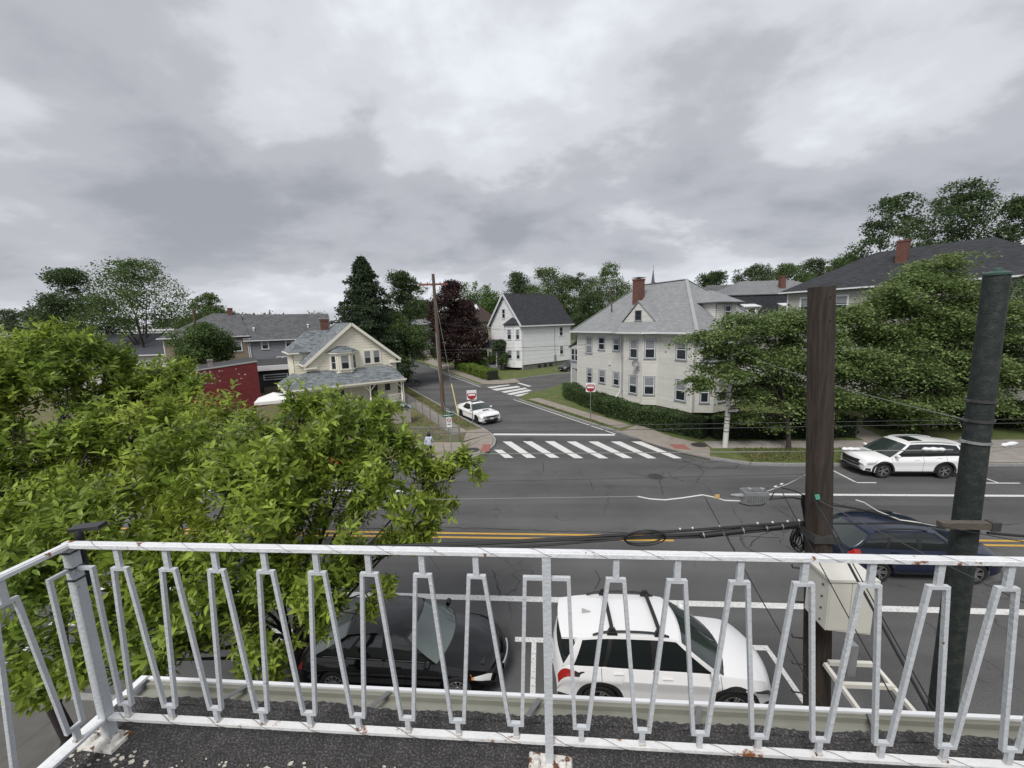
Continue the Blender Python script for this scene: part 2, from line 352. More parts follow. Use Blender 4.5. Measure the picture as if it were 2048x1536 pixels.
# kerb stones, one granite block each
def kerb(name, line, height=0.135, width=0.16, step=1.9, z0=-0.05):
    line = [Vector((*p, 0)) for p in line]
    root = struct(link(name, None)); seg = []
    for p, q in zip(line, line[1:]):
        l = (q - p).length; n = max(1, round(min(l, 400) / step))
        for i in range(n): seg.append((p.lerp(q, i / n), p.lerp(q, (i + 1) / n)))
    seg = [s for s in seg if -45 < (s[0].x) < 45 and s[0].y < 75]
    for p, q in seg:
        d = (q - p); l = d.length
        if l < .05: continue
        d /= l; nrm_ = Vector((-d.y, d.x, 0)); c = (p + q) / 2; j = random.uniform(-.006, .006)
        MB().obox((c.x, c.y, (height + z0) / 2 + j), d * (l / 2 - .006), nrm_ * width / 2, (0, 0, (height - z0) / 2)).build('kerb_stone', GRANITE, root)
    return root
kerb('kerb_corner_lot', curbL); kerb('kerb_hedge_lot', curbR); kerb('kerb_white_house_lot', curbW, step=2.6)
kerb('kerb_near', [(-60, 6.95), (60, 6.95)], step=2.2)

def slabs(name, quads, m):
    root = struct(link(name, None))
    for k, q in enumerate(quads):
        c = sum((Vector(p) for p in q), Vector((0, 0))) / len(q)
        pts = [c + (Vector(p) - c) * (1 - .012 / max(.4, (Vector(p) - c).length)) for p in q]
        z = .137 + random.uniform(-.005, .005)
        MB().prism(pts, .05, z).build('slab', m[k % len(m)] if isinstance(m, list) else m, root)
    return root
slabs('sidewalk_corner_lot_front', [((x, 24.2), (x + 1.6, 24.2), (x + 1.6, 25.95), (x, 25.95)) for x in [-45 + 1.6 * i for i in range(23)]], [CONCRETE, CONCRETE, CONCRETE2])
arc = [Vector(p) for p in curbL[3:11]]
def inset(p, d=.12):
    c = Vector((-7.0, 26.6)); v = c - p; return p + v.normalized() * d
A = [inset(p) for p in arc]
corner = [[(-8.2, 22.42), A[0], A[1], (-6.5, 24.2), (-8.2, 24.2)], [A[1], A[2], (-5.4, 24.2), (-6.5, 24.2)], [A[2], A[3], A[4], (-4.9, 25.2), (-5.4, 24.2)], [A[4], A[5], A[6], (-4.9, 25.2)],
          [(-8.2, 24.22), (-5.45, 24.22), (-4.95, 25.2), (-5.0, 25.95), (-8.2, 25.95)], [(-5.0, 25.95), (-4.93, 25.22), A[6], A[7], xy(sl(-1.35, 1.1)), xy(sl(-2.7, -1.6)), (-5.75, 26.0)]]
slabs('sidewalk_corner', [[Vector(xy(p)) for p in q] for q in corner], CONCRETE2)
slabs('sidewalk_side_street_left', [[xy(sl(a, b)) for a, b in ((-2.68, b0), (-1.4, b0), (-1.4, b0 + 1.5), (-2.68, b0 + 1.5))] for b0 in [1.15 + 1.52 * i - 2.0 for i in range(1, 24)]], CONCRETE2)
slabs('sidewalk_side_street_right', [[xy(sr(a, b)) for a, b in ((1.0, b0), (2.3, b0), (2.3, b0 + 1.5), (1.0, b0 + 1.5))] for b0 in [.6 + 1.52 * i for i in range(9)]], CONCRETE2)
rc = [Vector(xy(G(*q, .13))) for q in ((1243, 862), (1290, 882), (1330, 894), (1370, 905), (1420, 916), (1420, 896), (1400, 886), (1345, 874), (1290, 854), (1278, 848))]
slabs('sidewalk_corner_right', [[rc[0], rc[1], rc[8], rc[9]], [rc[1], rc[2], rc[7], rc[8]], [rc[2], rc[3], rc[6], rc[7]], [rc[3], rc[4], rc[5], rc[6]]], CONCRETE2)
slabs('sidewalk_main_right', [((x, 24.5), (x + 1.6, 24.5), (x + 1.6, 25.95), (x, 25.95)) for x in [10.4 + 1.6 * i for i in range(18)]], CONCRETE)
slabs('front_walk', [((20.3 + .25 * i, 25.97 + 1.3 * i), (21.9 + .25 * i, 25.97 + 1.3 * i), (22.1 + .25 * i, 27.25 + 1.3 * i), (20.5 + .25 * i, 27.25 + 1.3 * i)) for i in range(5)], CONCRETE2)
slabs('drive_apron', [((23.2 + 1.7 * i, y0), (24.9 + 1.7 * i, y0), (24.9 + 1.7 * i, y0 + 1.2), (23.2 + 1.7 * i, y0 + 1.2)) for i in range(8) for y0 in (22.0, 23.22)], CONCRETE)
wl = [Vector(xy(G(q[0], q[1], .12))) for q in ((1090, 757), (1040, 764), (1000, 768), (968, 768), (930, 755), (890, 740), (850, 724))]
wr = [Vector(xy(G(q[0], q[1], .12))) for q in ((1085, 752), (1030, 757), (1000, 761), (985, 757), (940, 742), (900, 730), (858, 714))]
slabs('sidewalk_white_house', [[wl[i].lerp(wl[i + 1], t / 4), wl[i].lerp(wl[i + 1], (t + 1) / 4), wr[i].lerp(wr[i + 1], (t + 1) / 4), wr[i].lerp(wr[i + 1], t / 4)] for i in range(1, 6) for t in range(4)], CONCRETE2)
slabs('sidewalk_near', [((x, y0), (x + 1.5, y0), (x + 1.5, y0 + y1), (x, y0 + y1)) for x in [-19.5 + 1.5 * i for i in range(26)] for y0, y1 in ((1.75, 1.7), (3.45, 1.7), (5.15, 1.7))], mat('dark_grey_concrete', (.115, .11, .102), .9, var=.25, vscale=1.6, bump=.3, bscale=50))  # near sidewalk in a darker concrete than the other walks
# path from the porch steps to the front gate
pw = [Vector(xy(G(*q, .12))) for q in ((738, 850), (775, 842), (800, 885), (760, 888))]
slabs('garden_path', [[pw[0].lerp(pw[3], t / 4), pw[1].lerp(pw[2], t / 4), pw[1].lerp(pw[2], (t + 1) / 4), pw[0].lerp(pw[3], (t + 1) / 4)] for t in range(4)], CONCRETE2)
# red tactile kerb-ramp pads
PAD = mat('tactile_pad_red', (0.27, 0.105, 0.085), 0.8, var=0.15, vscale=8)
def pad(pix, label):
    q = [G(a, b, .145) for a, b in pix]; c = sum(q, Vector()) / 4
    root = thing('tactile_pad', label, 'tactile pad', (c.x, c.y, .137))
    MB().hexa([(p.x - c.x, p.y - c.y, 0) for p in q], [(p.x - c.x, p.y - c.y, .012) for p in q]).build('plate', PAD, root)
    dm = MB()
    for i in range(9):
        for j in range(9):
            a = q[0].lerp(q[1], (i + .5) / 9); b_ = q[3].lerp(q[2], (i + .5) / 9); p = a.lerp(b_, (j + .5) / 9) - c
            dm.lathe([(.03, .012), (.02, .018), (0.001, .019)], 6, (p.x, p.y, 0))
    dm.build('dome', PAD, root, kind='stuff')
pad(((960, 903), (978, 903), (982, 889), (967, 888)), 'red tactile pad on the corner beside the cream house fence')
pad(((1350, 897), (1382, 899), (1368, 889), (1337, 888)), 'red tactile pad at the corner by the long dark hedge')

# painted markings
def paint(name, pts, m=None, parent=None, z=.008):
    return MB().poly([(p[0], p[1], z) for p in pts]).build(name, m or WHITE_PAINT, parent)
def stripe(name, x0, x1, y, w, m=None, z=.005): return paint(name, [(x0, y - w / 2), (x1, y - w / 2), (x1, y + w / 2), (x0, y + w / 2)], m, main_road, z)
z4 = lambda x, y: (780 + x / 3.2, 680 + y / 3.2)
z3 = lambda x, y: (640 + x / 3.938, 480 + y / 3.938)
for s in ((665, 715, 790, 735, 703, 755), (720, 775, 935, 875, 650, 755), (850, 905, 1085, 1025, 648, 754), (990, 1050, 1238, 1180, 648, 757), (1130, 1190, 1398, 1340, 650, 758), (1268, 1330, 1553, 1495, 650, 757), (1412, 1475, 1706, 1650, 650, 758), (1545, 1610, 1870, 1815, 650, 758)):
    paint('crosswalk_stripe', [G(*z4(s[3], s[5])), G(*z4(s[2], s[5])), G(*z4(s[1], s[4])), G(*z4(s[0], s[4]))], None, main_road)
for s in (((1345, 1168), (1315, 1160), (1480, 1140), (1500, 1143)), ((1390, 1187), (1350, 1175), (1555, 1150), (1580, 1160)), ((1455, 1205), (1425, 1195), (1615, 1163), (1635, 1172)), ((1505, 1222), (1470, 1212), (1640, 1178), (1670, 1187)), ((1560, 1232), (1525, 1225), (1640, 1203), (1660, 1210)), ((1645, 1156), (1545, 1126), (1560, 1122), (1665, 1151))):
    q = [G(*z3(*p)) for p in s]
    if (q[1] - q[0]).cross(q[2] - q[1]).z < 0: q = q[::-1]
    paint('crosswalk_stripe', q, None, driveway, .013)
a, b = G(987, 869), G(1229, 870); paint('stop_line', [(a.x, a.y - .2), (b.x, b.y - .2), (b.x, b.y + .22), (a.x, a.y + .22)], None, side_road, .012)
for a_, b0, b1, fn in ((0.08, -.3, 60, sl), (-.02, -.2, 15.6, sr)):
    paint('edge_line', [fn(a_ - .06, b0), fn(a_ + .06, b0), fn(a_ + .06, b1), fn(a_ - .06, b1)], None, side_road, .012)
fr0, fr1 = G(961, 774), G(885, 746)
paint('edge_line', [fr0 + AN * -.06, fr0 + AN * .06, fr1 + AN * .06, fr1 - AN * .06], None, side_road, .012)
stripe('lane_line', -90, 90, 10.68, .23)
stripe('lane_line', 10.2, 90, 18.1, .2); stripe('lane_line', -90, -5.6, 18.25, .2)
for y in (14.04, 14.34): stripe('centre_line', -90, 4.75, y, .12, YELLOW_PAINT); stripe('centre_line', 11.5, 90, y, .12, YELLOW_PAINT)
def stall(x, sgn, y0, y1, l=.5, left=True, right=True):
    stripe('stall_mark', x - (l if left else .05), x + (l if right else .05), y1, .16)
    paint('stall_mark', [(x - .06, min(y0, y1)), (x + .06, min(y0, y1)), (x + .06, max(y0, y1) - .085), (x - .06, max(y0, y1) - .085)], None, main_road, .0055)
for x in (-0.35, -7.1, -13.8): stall(x, 1, 7.1, 9.15)
stall(5.45, 1, 7.1, 9.15, right=False); stall(12.2, 1, 7.1, 9.15)
for x in (15.15, 21.5, 28): stripe('stall_mark', x - (0 if x < 20 else .6), x + .9, 19.5, .1); paint('stall_mark', [(x - .05, 19.56), (x + .05, 19.56), (x + .05, 21.6), (x - .05, 21.6)], None, main_road, .0055)
for x in (-9.5, -15.5): stripe('stall_mark', x - .6, x + .6, 19.6, .1)
# iron covers and an old patch
IRON = mat('cast_iron', (0.035, 0.034, 0.033), 0.6, var=0.25, vscale=9, bump=.4, bscale=30)
def cover(px, py, r, label, z=0.004):
    p = G(px, py, z); root = thing('manhole_cover', label, 'manhole cover', (p.x, p.y, z))
    MB().lathe([(r + .07, 0), (r + .07, .006), (r, .007), (r, .003)], 28).build('ring', mat('worn_iron', (.06, .06, .058), .6, var=.2), root)
    MB().lathe([(r - .01, 0), (r - .01, .008), (.001, .009)], 28).build('lid', IRON, root)
cover(944, 900, .42, 'dark iron manhole cover set in the corner pavement', .138)
cover(1056, 879, .38, 'manhole cover just below the left end of the stop line', .004)
cover(1311, 953, .36, 'cracked round manhole cover in the main road past the crosswalk', .004)
cover(1398, 890, .42, 'dark iron manhole cover in the pavement by the hedge', .138)

TARM = mat('crack_tar', (.022, .022, .023), .7, var=.2, vscale=6)
def tar_seam(pix, w=.045, seed=0, jit=.05, surf=None, z=.0065):
    rr_ = random.Random(seed); pts = [G(*q) for q in pix]; P = []
    for p, q in zip(pts, pts[1:]):
        n = max(2, int((q - p).length / .18))
        for i in range(n): P.append(p.lerp(q, i / n) + Vector((rr_.gauss(0, jit), rr_.gauss(0, jit), 0)))
    P.append(pts[-1]); a, b = [], []
    for i, p in enumerate(P):
        d = (P[min(i + 1, len(P) - 1)] - P[max(i - 1, 0)]).normalized(); n_ = Vector((-d.y, d.x, 0)); ww = w * rr_.uniform(.3, 1.0)
        a.append((p.x + n_.x * ww / 2, p.y + n_.y * ww / 2, z)); b.append((p.x - n_.x * ww / 2, p.y - n_.y * ww / 2, z))
    MB().grid([b, a]).build('tar_seam', TARM, surf or main_road)
for k, q in enumerate(([(1252, 945), (1290, 952), (1306, 953)], [(1318, 958), (1322, 968), (1326, 990)], [(1322, 948), (1330, 944)], [(1365, 912), (1390, 921), (1362, 925), (1340, 919)], [(1365, 922), (1392, 930), (1420, 938), (1470, 932), (1485, 938)], [(1415, 925), (1440, 922), (1480, 928), (1468, 938), (1430, 935)], [(1545, 1012), (1572, 1028), (1590, 1042), (1600, 1062)], [(1500, 1095), (1508, 1080), (1540, 1062), (1585, 1058)], [(1440, 1060), (1455, 1075), (1465, 1090), (1475, 1120)], [(1085, 925), (1088, 945)], [(1180, 960), (1186, 980)], [(985, 1140), (995, 1165), (1000, 1192)], [(890, 1055), (1100, 1062), (1330, 1068), (1560, 1075)], [(1190, 1180), (1200, 1160), (1190, 1140)], [(1900, 1045), (1960, 1052), (2040, 1048)], [(1060, 808), (1010, 815), (985, 822)], [(930, 800), (990, 806), (1050, 805)], [(860, 760), (905, 764), (895, 772), (850, 768), (860, 760)])):
    tar_seam(q, .05, k, .03, z=.0085 if q[0][1] < 840 else .0065)
PATCH = asphalt_mat('asphalt_patch', (.078, .077, .078), .3)
for q in ([(846, 757), (902, 762), (893, 771), (838, 765)], [(1700, 1010), (1900, 1012), (1910, 1030), (1696, 1028)]):
    MB().poly([(*xy(G(*p)), .0045 if q[0][1] > 800 else .0062) for p in q[::-1]]).build('asphalt_patch', PATCH, main_road)
# ------------------------------------------------------------------ houses
GLASS = mat('window_glass', (0.025, 0.03, 0.035), 0.06, spec=0.8)
BLIND = mat('window_blind', (0.24, 0.25, 0.26), 0.25, var=0.08, vscale=3)
def clapboard(name, c, v=.06): return mat(name, c, 0.75, var=v, vscale=1.2, island=.06)
def outline_at(outline, z):      # x-range of a convex outline at height z
    xs = []
    n = len(outline)
    for i in range(n):
        (x0, z0), (x1, z1) = outline[i], outline[(i + 1) % n]
        if abs(z1 - z0) < 1e-9:
            if abs(z - z0) < 1e-6: xs += [x0, x1]
            continue
        t = (z - z0) / (z1 - z0)
        if -1e-6 <= t <= 1 + 1e-6: xs.append(x0 + (x1 - x0) * t)
    return (min(xs), max(xs)) if xs else None
class Wall:
    """a vertical wall plane from p to q in house coordinates; the outside is on the right hand going p->q."""
    def __init__(s, root, p, q):
        s.root = root; s.p = Vector((p[0], p[1], 0)); d = Vector((q[0] - p[0], q[1] - p[1], 0)); s.len = d.length; s.t = d / s.len; s.n = Vector((s.t.y, -s.t.x, 0))
    def at(s, x, z, o=0.0): v = s.p + s.t * x + s.n * o; return Vector((v.x, v.y, z))
    def skin(s, outline, m, course=0, boards=None, zstart=None, thick=.055):
        MB().poly([s.at(x, z) for x, z in outline]).build('wall', m, s.root)
        if not course: return s
        z0 = min(z for _, z in outline); z1 = max(z for _, z in outline); z = z0; mbs = MB(); ks = sorted({round(v, 4) for _, v in outline})
        while z < z1 - 0.02:
            zz = min(z + course, z1 - .001)
            for kz in ks:
                if z + .03 < kz < zz - .03: zz = kz; break
            a = outline_at(outline, z + 1e-4); b = outline_at(outline, zz - 1e-4)
            if a and b:
                mb = MB() if boards else mbs
                gr = min(.032, .13 * course) if zz - z > .09 else 0; zg = zz - gr; A, B = s.at(a[0], z, thick), s.at(a[1], z, thick); C, D = s.at(b[1], zg, thick * .82), s.at(b[0], zg, thick * .82)  # gap added above each board only to deepen its shadow line
                mb.poly([A, B, C, D]); mb.poly([s.at(a[0], z), s.at(a[1], z), B, A]); mb.poly([D, C, s.at(b[1], zg), s.at(b[0], zg)])
                if boards: mb.build('siding_board', m, s.root)
            z = zz
        if not boards: mbs.build('siding', m, s.root, kind='stuff')
        return s
    def corner(s, x, z0, z1, m, w=.11, o=.065):
        mb = MB(); mb.obox(s.at(x, (z0 + z1) / 2, o / 2), s.t * w / 2, s.n * (o / 2 + .004), (0, 0, (z1 - z0) / 2)); mb.build('corner_board', m, s.root)
    def window(s, x0, x1, z0, z1, trim, sash=None, tw=.1, blind=0.0, sill=True, mull=False, proud=.10):
        sash = sash or trim; mb = MB(); root = s.root
        def B(mb_, xa, xb, za, zb, o0, o1): mb_.obox(s.at((xa + xb) / 2, (za + zb) / 2, (o0 + o1) / 2), s.t * (xb - xa) / 2, s.n * (o1 - o0) / 2, (0, 0, (zb - za) / 2))
        B(mb, x0 - tw, x0, z0 - .02, z1 + tw, 0, proud); B(mb, x1, x1 + tw, z0 - .02, z1 + tw, 0, proud); B(mb, x0, x1, z1, z1 + tw, 0, proud - .002)
        w = mb.build('window', trim, root)
        if sill: q = MB(); B(q, x0 - tw - .04, x1 + tw + .04, z0 - .09, z0 - .021, 0, proud + .04); q.build('sill', trim, w)
        else: q = MB(); B(q, x0 - tw, x1 + tw, z0 - tw, z0 - .021, 0, proud); q.build('sill', trim, w)
        zm = (z0 + z1) / 2; sw = .05; q = MB()
        for xa, xb, za, zb in ((x0, x0 + sw, z0, z1), (x1 - sw, x1, z0, z1), (x0 + sw, x1 - sw, z1 - sw, z1), (x0 + sw, x1 - sw, z0, z0 + sw), (x0 + sw, x1 - sw, zm - .03, zm + .03)): B(q, xa, xb, za, zb, .058, .082)
        if mull: B(q, (x0 + x1) / 2 - .02, (x0 + x1) / 2 + .02, z0 + sw, zm - .03, .058, .080); B(q, (x0 + x1) / 2 - .02, (x0 + x1) / 2 + .02, zm + .03, z1 - sw, .058, .080)
        q.build('sash', sash, w)
        for za, zb in ((z0 + sw, zm - .03), (zm + .03, z1 - sw)): q = MB(); B(q, x0 + sw, x1 - sw, za, zb, .06, .068); q.build('pane', GLASS, w)
        if blind > 0:
            q = MB(); zb = z1 - sw; B(q, x0 + sw + .01, x1 - sw - .01, max(z0 + sw, zb - (z1 - z0) * blind), zb, .0682, .0695); q.build('blind', BLIND, w)
        return w
    def door(s, x0, x1, z0, z1, m, trim):
        q = MB(); q.obox(s.at((x0 + x1) / 2, (z0 + z1) / 2, .035), s.t * (x1 - x0) / 2, s.n * .035, (0, 0, (z1 - z0) / 2)); d = q.build('door', m, s.root)
        q = MB()
        for xa, xb, za, zb in ((x0 - .1, x0, z0, z1 + .1), (x1, x1 + .1, z0, z1 + .1), (x0, x1, z1, z1 + .1)): q.obox(s.at((xa + xb) / 2, (za + zb) / 2, .05), s.t * (xb - xa) / 2, s.n * .05, (0, 0, (zb - za) / 2))
        q.build('door_frame', trim, d)
        q = MB(); q.obox(s.at(x1 - .1, z0 + 1.0, .09), s.t * .02, s.n * .03, (0, 0, .05)); q.build('handle', DARKMETAL, d)
def roof(root, polys, m, th=.1, name='roof'):
    out = []
    for p in polys:
        pts = [Vector(q) for q in p]; n = (pts[1] - pts[0]).cross(pts[2] - pts[0]).normalized()
        if n.z < 0: pts = pts[::-1]; n = -n
        mb = MB(); mb.hexa([q - n * th for q in pts], pts); out.append(mb.build(name, m, root))
    return out
def bars(root, name, segs, m, w=.1, h=.1):
    for p, q in segs: MB().bar(p, q, w, h).build(name, m, root)
def chimney(root, x, y, z0, z1, w, d, m, cap=None, base=True):
    q = MB().box((x - w / 2, y - d / 2, z0), (x + w / 2, y + d / 2, z1 - .18)); c = q.build('chimney', m, root)
    MB().box((x - w / 2 - .04, y - d / 2 - .04, z1 - .18), (x + w / 2 + .04, y + d / 2 + .04, z1)).build('crown', m, c)
    if cap: MB().box((x - w / 2 - .1, y - d / 2 - .1, z1 + .1), (x + w / 2 + .1, y + d / 2 + .1, z1 + .14)).build('cap', cap, c)
    return c
BRICK = brickmat('chimney_brick', (.125, .042, .03), (.18, .065, .048), (.13, .10, .09), .2, .075, .012)
FOUND = mat('stone_foundation', (.16, .15, .14), .9, var=.35, vscale=3, bump=.5, bscale=8)

# ---- cream house on the corner
CREAM = clapboard('cream_siding', (.78, .745, .62)); CTRIM = mat('cream_trim', (.76, .735, .64), .6, var=.04)
CROOF = brickmat('blue_grey_shingles', (.10, .115, .125), (.235, .253, .262), (.07, .08, .09), .36, .16, .008, var=.25)
R0 = G(805, 812); R0 = (R0.x - 1.0, R0.y + 1.6, .1)
ch = thing('cream_house', 'cream gabled house with blue-grey shingle porch roof on the corner lot', 'house', R0, 40)
W_, D_ = -8.3, 8.2; px_ = -4.2; ze = 4.95; zp = 8.4
f = Wall(ch, (W_, 0), (0, 0)); f.skin([(0, .4), (8.3, .4), (8.3, ze), (4.1, zp), (0, ze)], CREAM, .27, boards=True)
Wall(ch, (0, 0), (0, D_)).skin([(0, .4), (D_, .4), (D_, ze), (0, ze)], CREAM, .27)
Wall(ch, (0, D_), (W_, D_)).skin([(0, .4), (8.3, .4), (8.3, ze), (4.1, zp), (0, ze)], CREAM)
Wall(ch, (W_, D_), (W_, 0)).skin([(0, .4), (D_, .4), (D_, ze), (0, ze)], CREAM, .27)
MB().box((W_ + .02, .02, -.15), (-.02, D_ - .02, .41)).build('foundation', FOUND, ch)
for x in (.05, 8.25): f.corner(x, .4, ze - .1, CTRIM, .13)
sl_ = (zp - ze) / 4.15
er, el_ = .42, W_ - .42; zt_ = ze - .42 * sl_ + .12
roof(ch, [[(px_, -.4, zp + .12), (px_, 7.2, zp + .12), (er, 8.4, zt_), (er, -.4, zt_)], [(px_, -.4, zp + .12), (px_, 7.2, zp + .12), (el_, 8.4, zt_), (el_, -.4, zt_)]], CROOF, .1)
for xe in (er, el_): bars(ch, 'rake_board', [((px_, -.43, zp - .02), (xe, -.43, zt_ - .12))], CTRIM, .06, .26)
bars(ch, 'gutter', [((er + .03, -.4, zt_ - .1), (er + .03, 8.3, zt_ - .1)), ((el_ - .03, -.4, zt_ - .1), (el_ - .03, 3.0, zt_ - .1))], CTRIM, .12, .12)
for xe, s in ((er, -1), (el_, 1)): MB().box((min(xe, xe + s * 1.1), -.42, zt_ - .42), (max(xe, xe + s * 1.1), -.02, zt_ - .26)).build('eave_return', CTRIM, ch)
GSASH = mat('grey_sash', (.40, .41, .40), .5)
f.window(8.3 - 3.15, 8.3 - 2.55, 4.4, 5.65, CTRIM, GSASH, .14, blind=.45); f.window(8.3 - 2.25, 8.3 - 1.65, 4.4, 5.65, CTRIM, GSASH, .14, blind=.4)
# oriel bay over the porch
ob = [(-6.45, 0), (-5.75, -.75), (-4.65, -.75), (-3.95, 0)]
for i, (a, b) in enumerate(zip(ob, ob[1:])):
    w = Wall(ch, a, b); w.skin([(0, 3.75), (w.len, 3.75), (w.len, 5.62), (0, 5.62)], CREAM)
    w.corner(.06, 3.75, 5.6, CTRIM, .12); w.corner(w.len - .06, 3.75, 5.6, CTRIM, .12)
    if i == 1: w.window(.2, w.len - .2, 4.12, 5.42, CTRIM, GSASH, .13, blind=.5)
    else: w.window(w.len / 2 - .24, w.len / 2 + .24, 4.12, 5.42, CTRIM, GSASH, .12)
MB().hexa([(-6.5, 0, 3.55), (-5.75, -.6, 3.55), (-4.65, -.6, 3.55), (-3.9, 0, 3.55)], [(-6.55, 0, 3.8), (-5.78, -.82, 3.8), (-4.62, -.82, 3.8), (-3.85, 0, 3.8)]).build('oriel_base', CTRIM, ch)
MB().hexa([(-6.75, 0, 5.6), (-5.9, -.98, 5.6), (-4.5, -.98, 5.6), (-3.65, 0, 5.6)], [(-6.75, 0, 5.74), (-5.9, -.98, 5.74), (-4.5, -.98, 5.74), (-3.65, 0, 5.74)]).build('cornice', CTRIM, ch)
zq = 6.3
for q in ([(-6.8, 0, 5.75), (-5.92, -1.02, 5.75), (-5.6, -.02, zq)], [(-5.92, -1.02, 5.75), (-4.48, -1.02, 5.75), (-4.8, -.02, zq), (-5.6, -.02, zq)], [(-4.48, -1.02, 5.75), (-3.6, 0, 5.75), (-4.8, -.02, zq)]): MB().poly(q).build('oriel_roof', CROOF, ch)
# side wing
wg = Wall(ch, (-9.1, 3.0), (W_, 3.0)); wg.skin([(0, .4), (.8, .4), (.8, 5.8), (0, 5.8)], CREAM, .27, boards=True)
Wall(ch, (-9.1, 7.6), (-9.1, 3.0)).skin([(0, .4), (4.6, .4), (4.6, 5.8), (0, 5.8)], CREAM, .27)
MB().box((-9.05, 3.05, 4.6), (-6.6, 7.5, 5.79)).build('wing_core', CREAM, ch)
roof(ch, [[(-9.5, 2.65, 5.75), (-5.6, 2.65, 5.75), (-5.0, 5.3, 7.85), (-7.4, 5.3, 7.85)], [(-9.5, 8.0, 5.75), (-5.6, 8.0, 5.75), (-5.0, 5.3, 7.85), (-7.4, 5.3, 7.85)], [(-9.5, 2.65, 5.75), (-9.5, 8.0, 5.75), (-7.4, 5.3, 7.85)]], CROOF, .1)
bars(ch, 'gutter', [((-9.5, 2.62, 5.68), (-8.6, 2.62, 5.68)), ((-9.53, 2.65, 5.68), (-9.53, 8.0, 5.68))], CTRIM, .1, .12)
chimney(ch, -5.4, 6.3, 6.5, 9.0, .75, .6, BRICK, mat('chimney_cap', (.5, .5, .48), .7))
# wrap-around porch
PZ = 2.78
roof(ch, [[(.12, -2.25, PZ), (-10.6, -2.25, PZ), (-8.6, -.01, 4.12), (0, -.01, 4.12)][:2] + [(-8.3, -.01, 4.1), (-.9, -.01, 4.1)], [(.12, -2.25, PZ), (.12, .6, PZ + .05), (-.02, -.01, 3.6), (-.9, -.01, 4.1)], [(-10.6, -2.25, PZ), (-10.6, 4.2, PZ), (-9.12, 4.2, 3.7), (-9.12, 1.2, 3.7), (-8.3, -.01, 4.1)]], CROOF, .09, 'porch_roof')
bars(ch, 'porch_fascia', [((.1, -2.24, PZ - .19), (-10.6, -2.24, PZ - .19)), ((-10.58, -2.2, PZ - .19), (-10.58, 4.2, PZ - .19)), ((.1, -2.2, PZ - .19), (.1, -.1, PZ - .19))], CTRIM, .1, .2)
bars(ch, 'porch_gutter', [((.2, -2.36, PZ - .06), (-10.7, -2.36, PZ - .06))], CTRIM, .13, .12)
MB().box((-10.4, -2.1, .05), (-.1, -.02, .42)).build('porch_deck', mat('porch_deck', (.24, .24, .25), .7, var=.15), ch)
MB().box((-10.5, -2.1, 2.46), (0.05, -.03, 2.5)).build('porch_ceiling', CTRIM, ch)
for x in (-.25, -3.4, -6.7, -10.2):
    c = MB().lathe([(.1, .42), (.1, 1.2), (.075, 1.25), (.065, 1.6), (.09, 1.95), (.09, 2.5)], 10, (x, -2.0, 0)).build('porch_post', CTRIM, ch, 40)
    for s in (-1, 1):
        if x + s * .6 > .05 or x + s * .6 < -10.4: continue
        MB().hexa([(x + s * .08, -2.04, 1.95), (x + s * .14, -2.04, 1.95), (x + s * .14, -1.96, 1.95), (x + s * .08, -1.96, 1.95)][::s], [(x + s * .45, -2.04, 2.5), (x + s * .62, -2.04, 2.5), (x + s * .62, -1.96, 2.5), (x + s * .45, -1.96, 2.5)][::s]).build('bracket', CTRIM, c)
for xa, xb in ((-10.1, -6.8), (-6.6, -4.3), (-1.7, -.35)):
    bars(ch, 'porch_rail', [((xa, -2.0, 1.25), (xb, -2.0, 1.25)), ((xa, -2.0, .55), (xb, -2.0, .55))], CTRIM, .06, .06)
    n = int((xb - xa) / .14)
    for i in range(n): MB().box((xa + (i + .5) * .14 - .018, -2.018, .58), (xa + (i + .5) * .14 + .018, -1.982, 1.22)).build('baluster', CTRIM, ch)
for i in range(4): MB().box((-3.2, -2.2 - .28 * (i + 1), -.1), (-1.8, -2.2 - .28 * i - .002, .42 - .1 * (i + 1))).build('step', mat('white_step', (.62, .62, .6), .6, var=.1), ch)
DKDOOR = mat('dark_door', (.03, .03, .035), .4)
f.window(.45, .95, .75, 1.95, CTRIM, DKDOOR, .1); f.window(2.1, 2.95, .7, 2.05, CTRIM, GSASH, .1, mull=True); f.window(6.95, 7.5, 1.45, 2.15, CTRIM, DKDOOR, .1)
f.door(5.3, 6.2, .43, 2.35, DKDOOR, CTRIM)
dsp = MB().tube([(W_ - .15, -.25, zt_ - .2), (W_ - .1, -.1, zt_ - .5), (W_ - .05, -.12, 4.3)], .04, 6).build('downspout', CTRIM, ch)
MB().tube([(.0, -2.3, PZ - .1), (-.1, -2.1, PZ - .35), (-.1, -2.1, .3)], .04, 6).build('downspout', CTRIM, ch)
# painted cellar core so no light passes through the house
MB().box((W_ + .1, .1, .3), (-.1, D_ - .1, 4.8)).build('interior_core', DARKMETAL, ch)

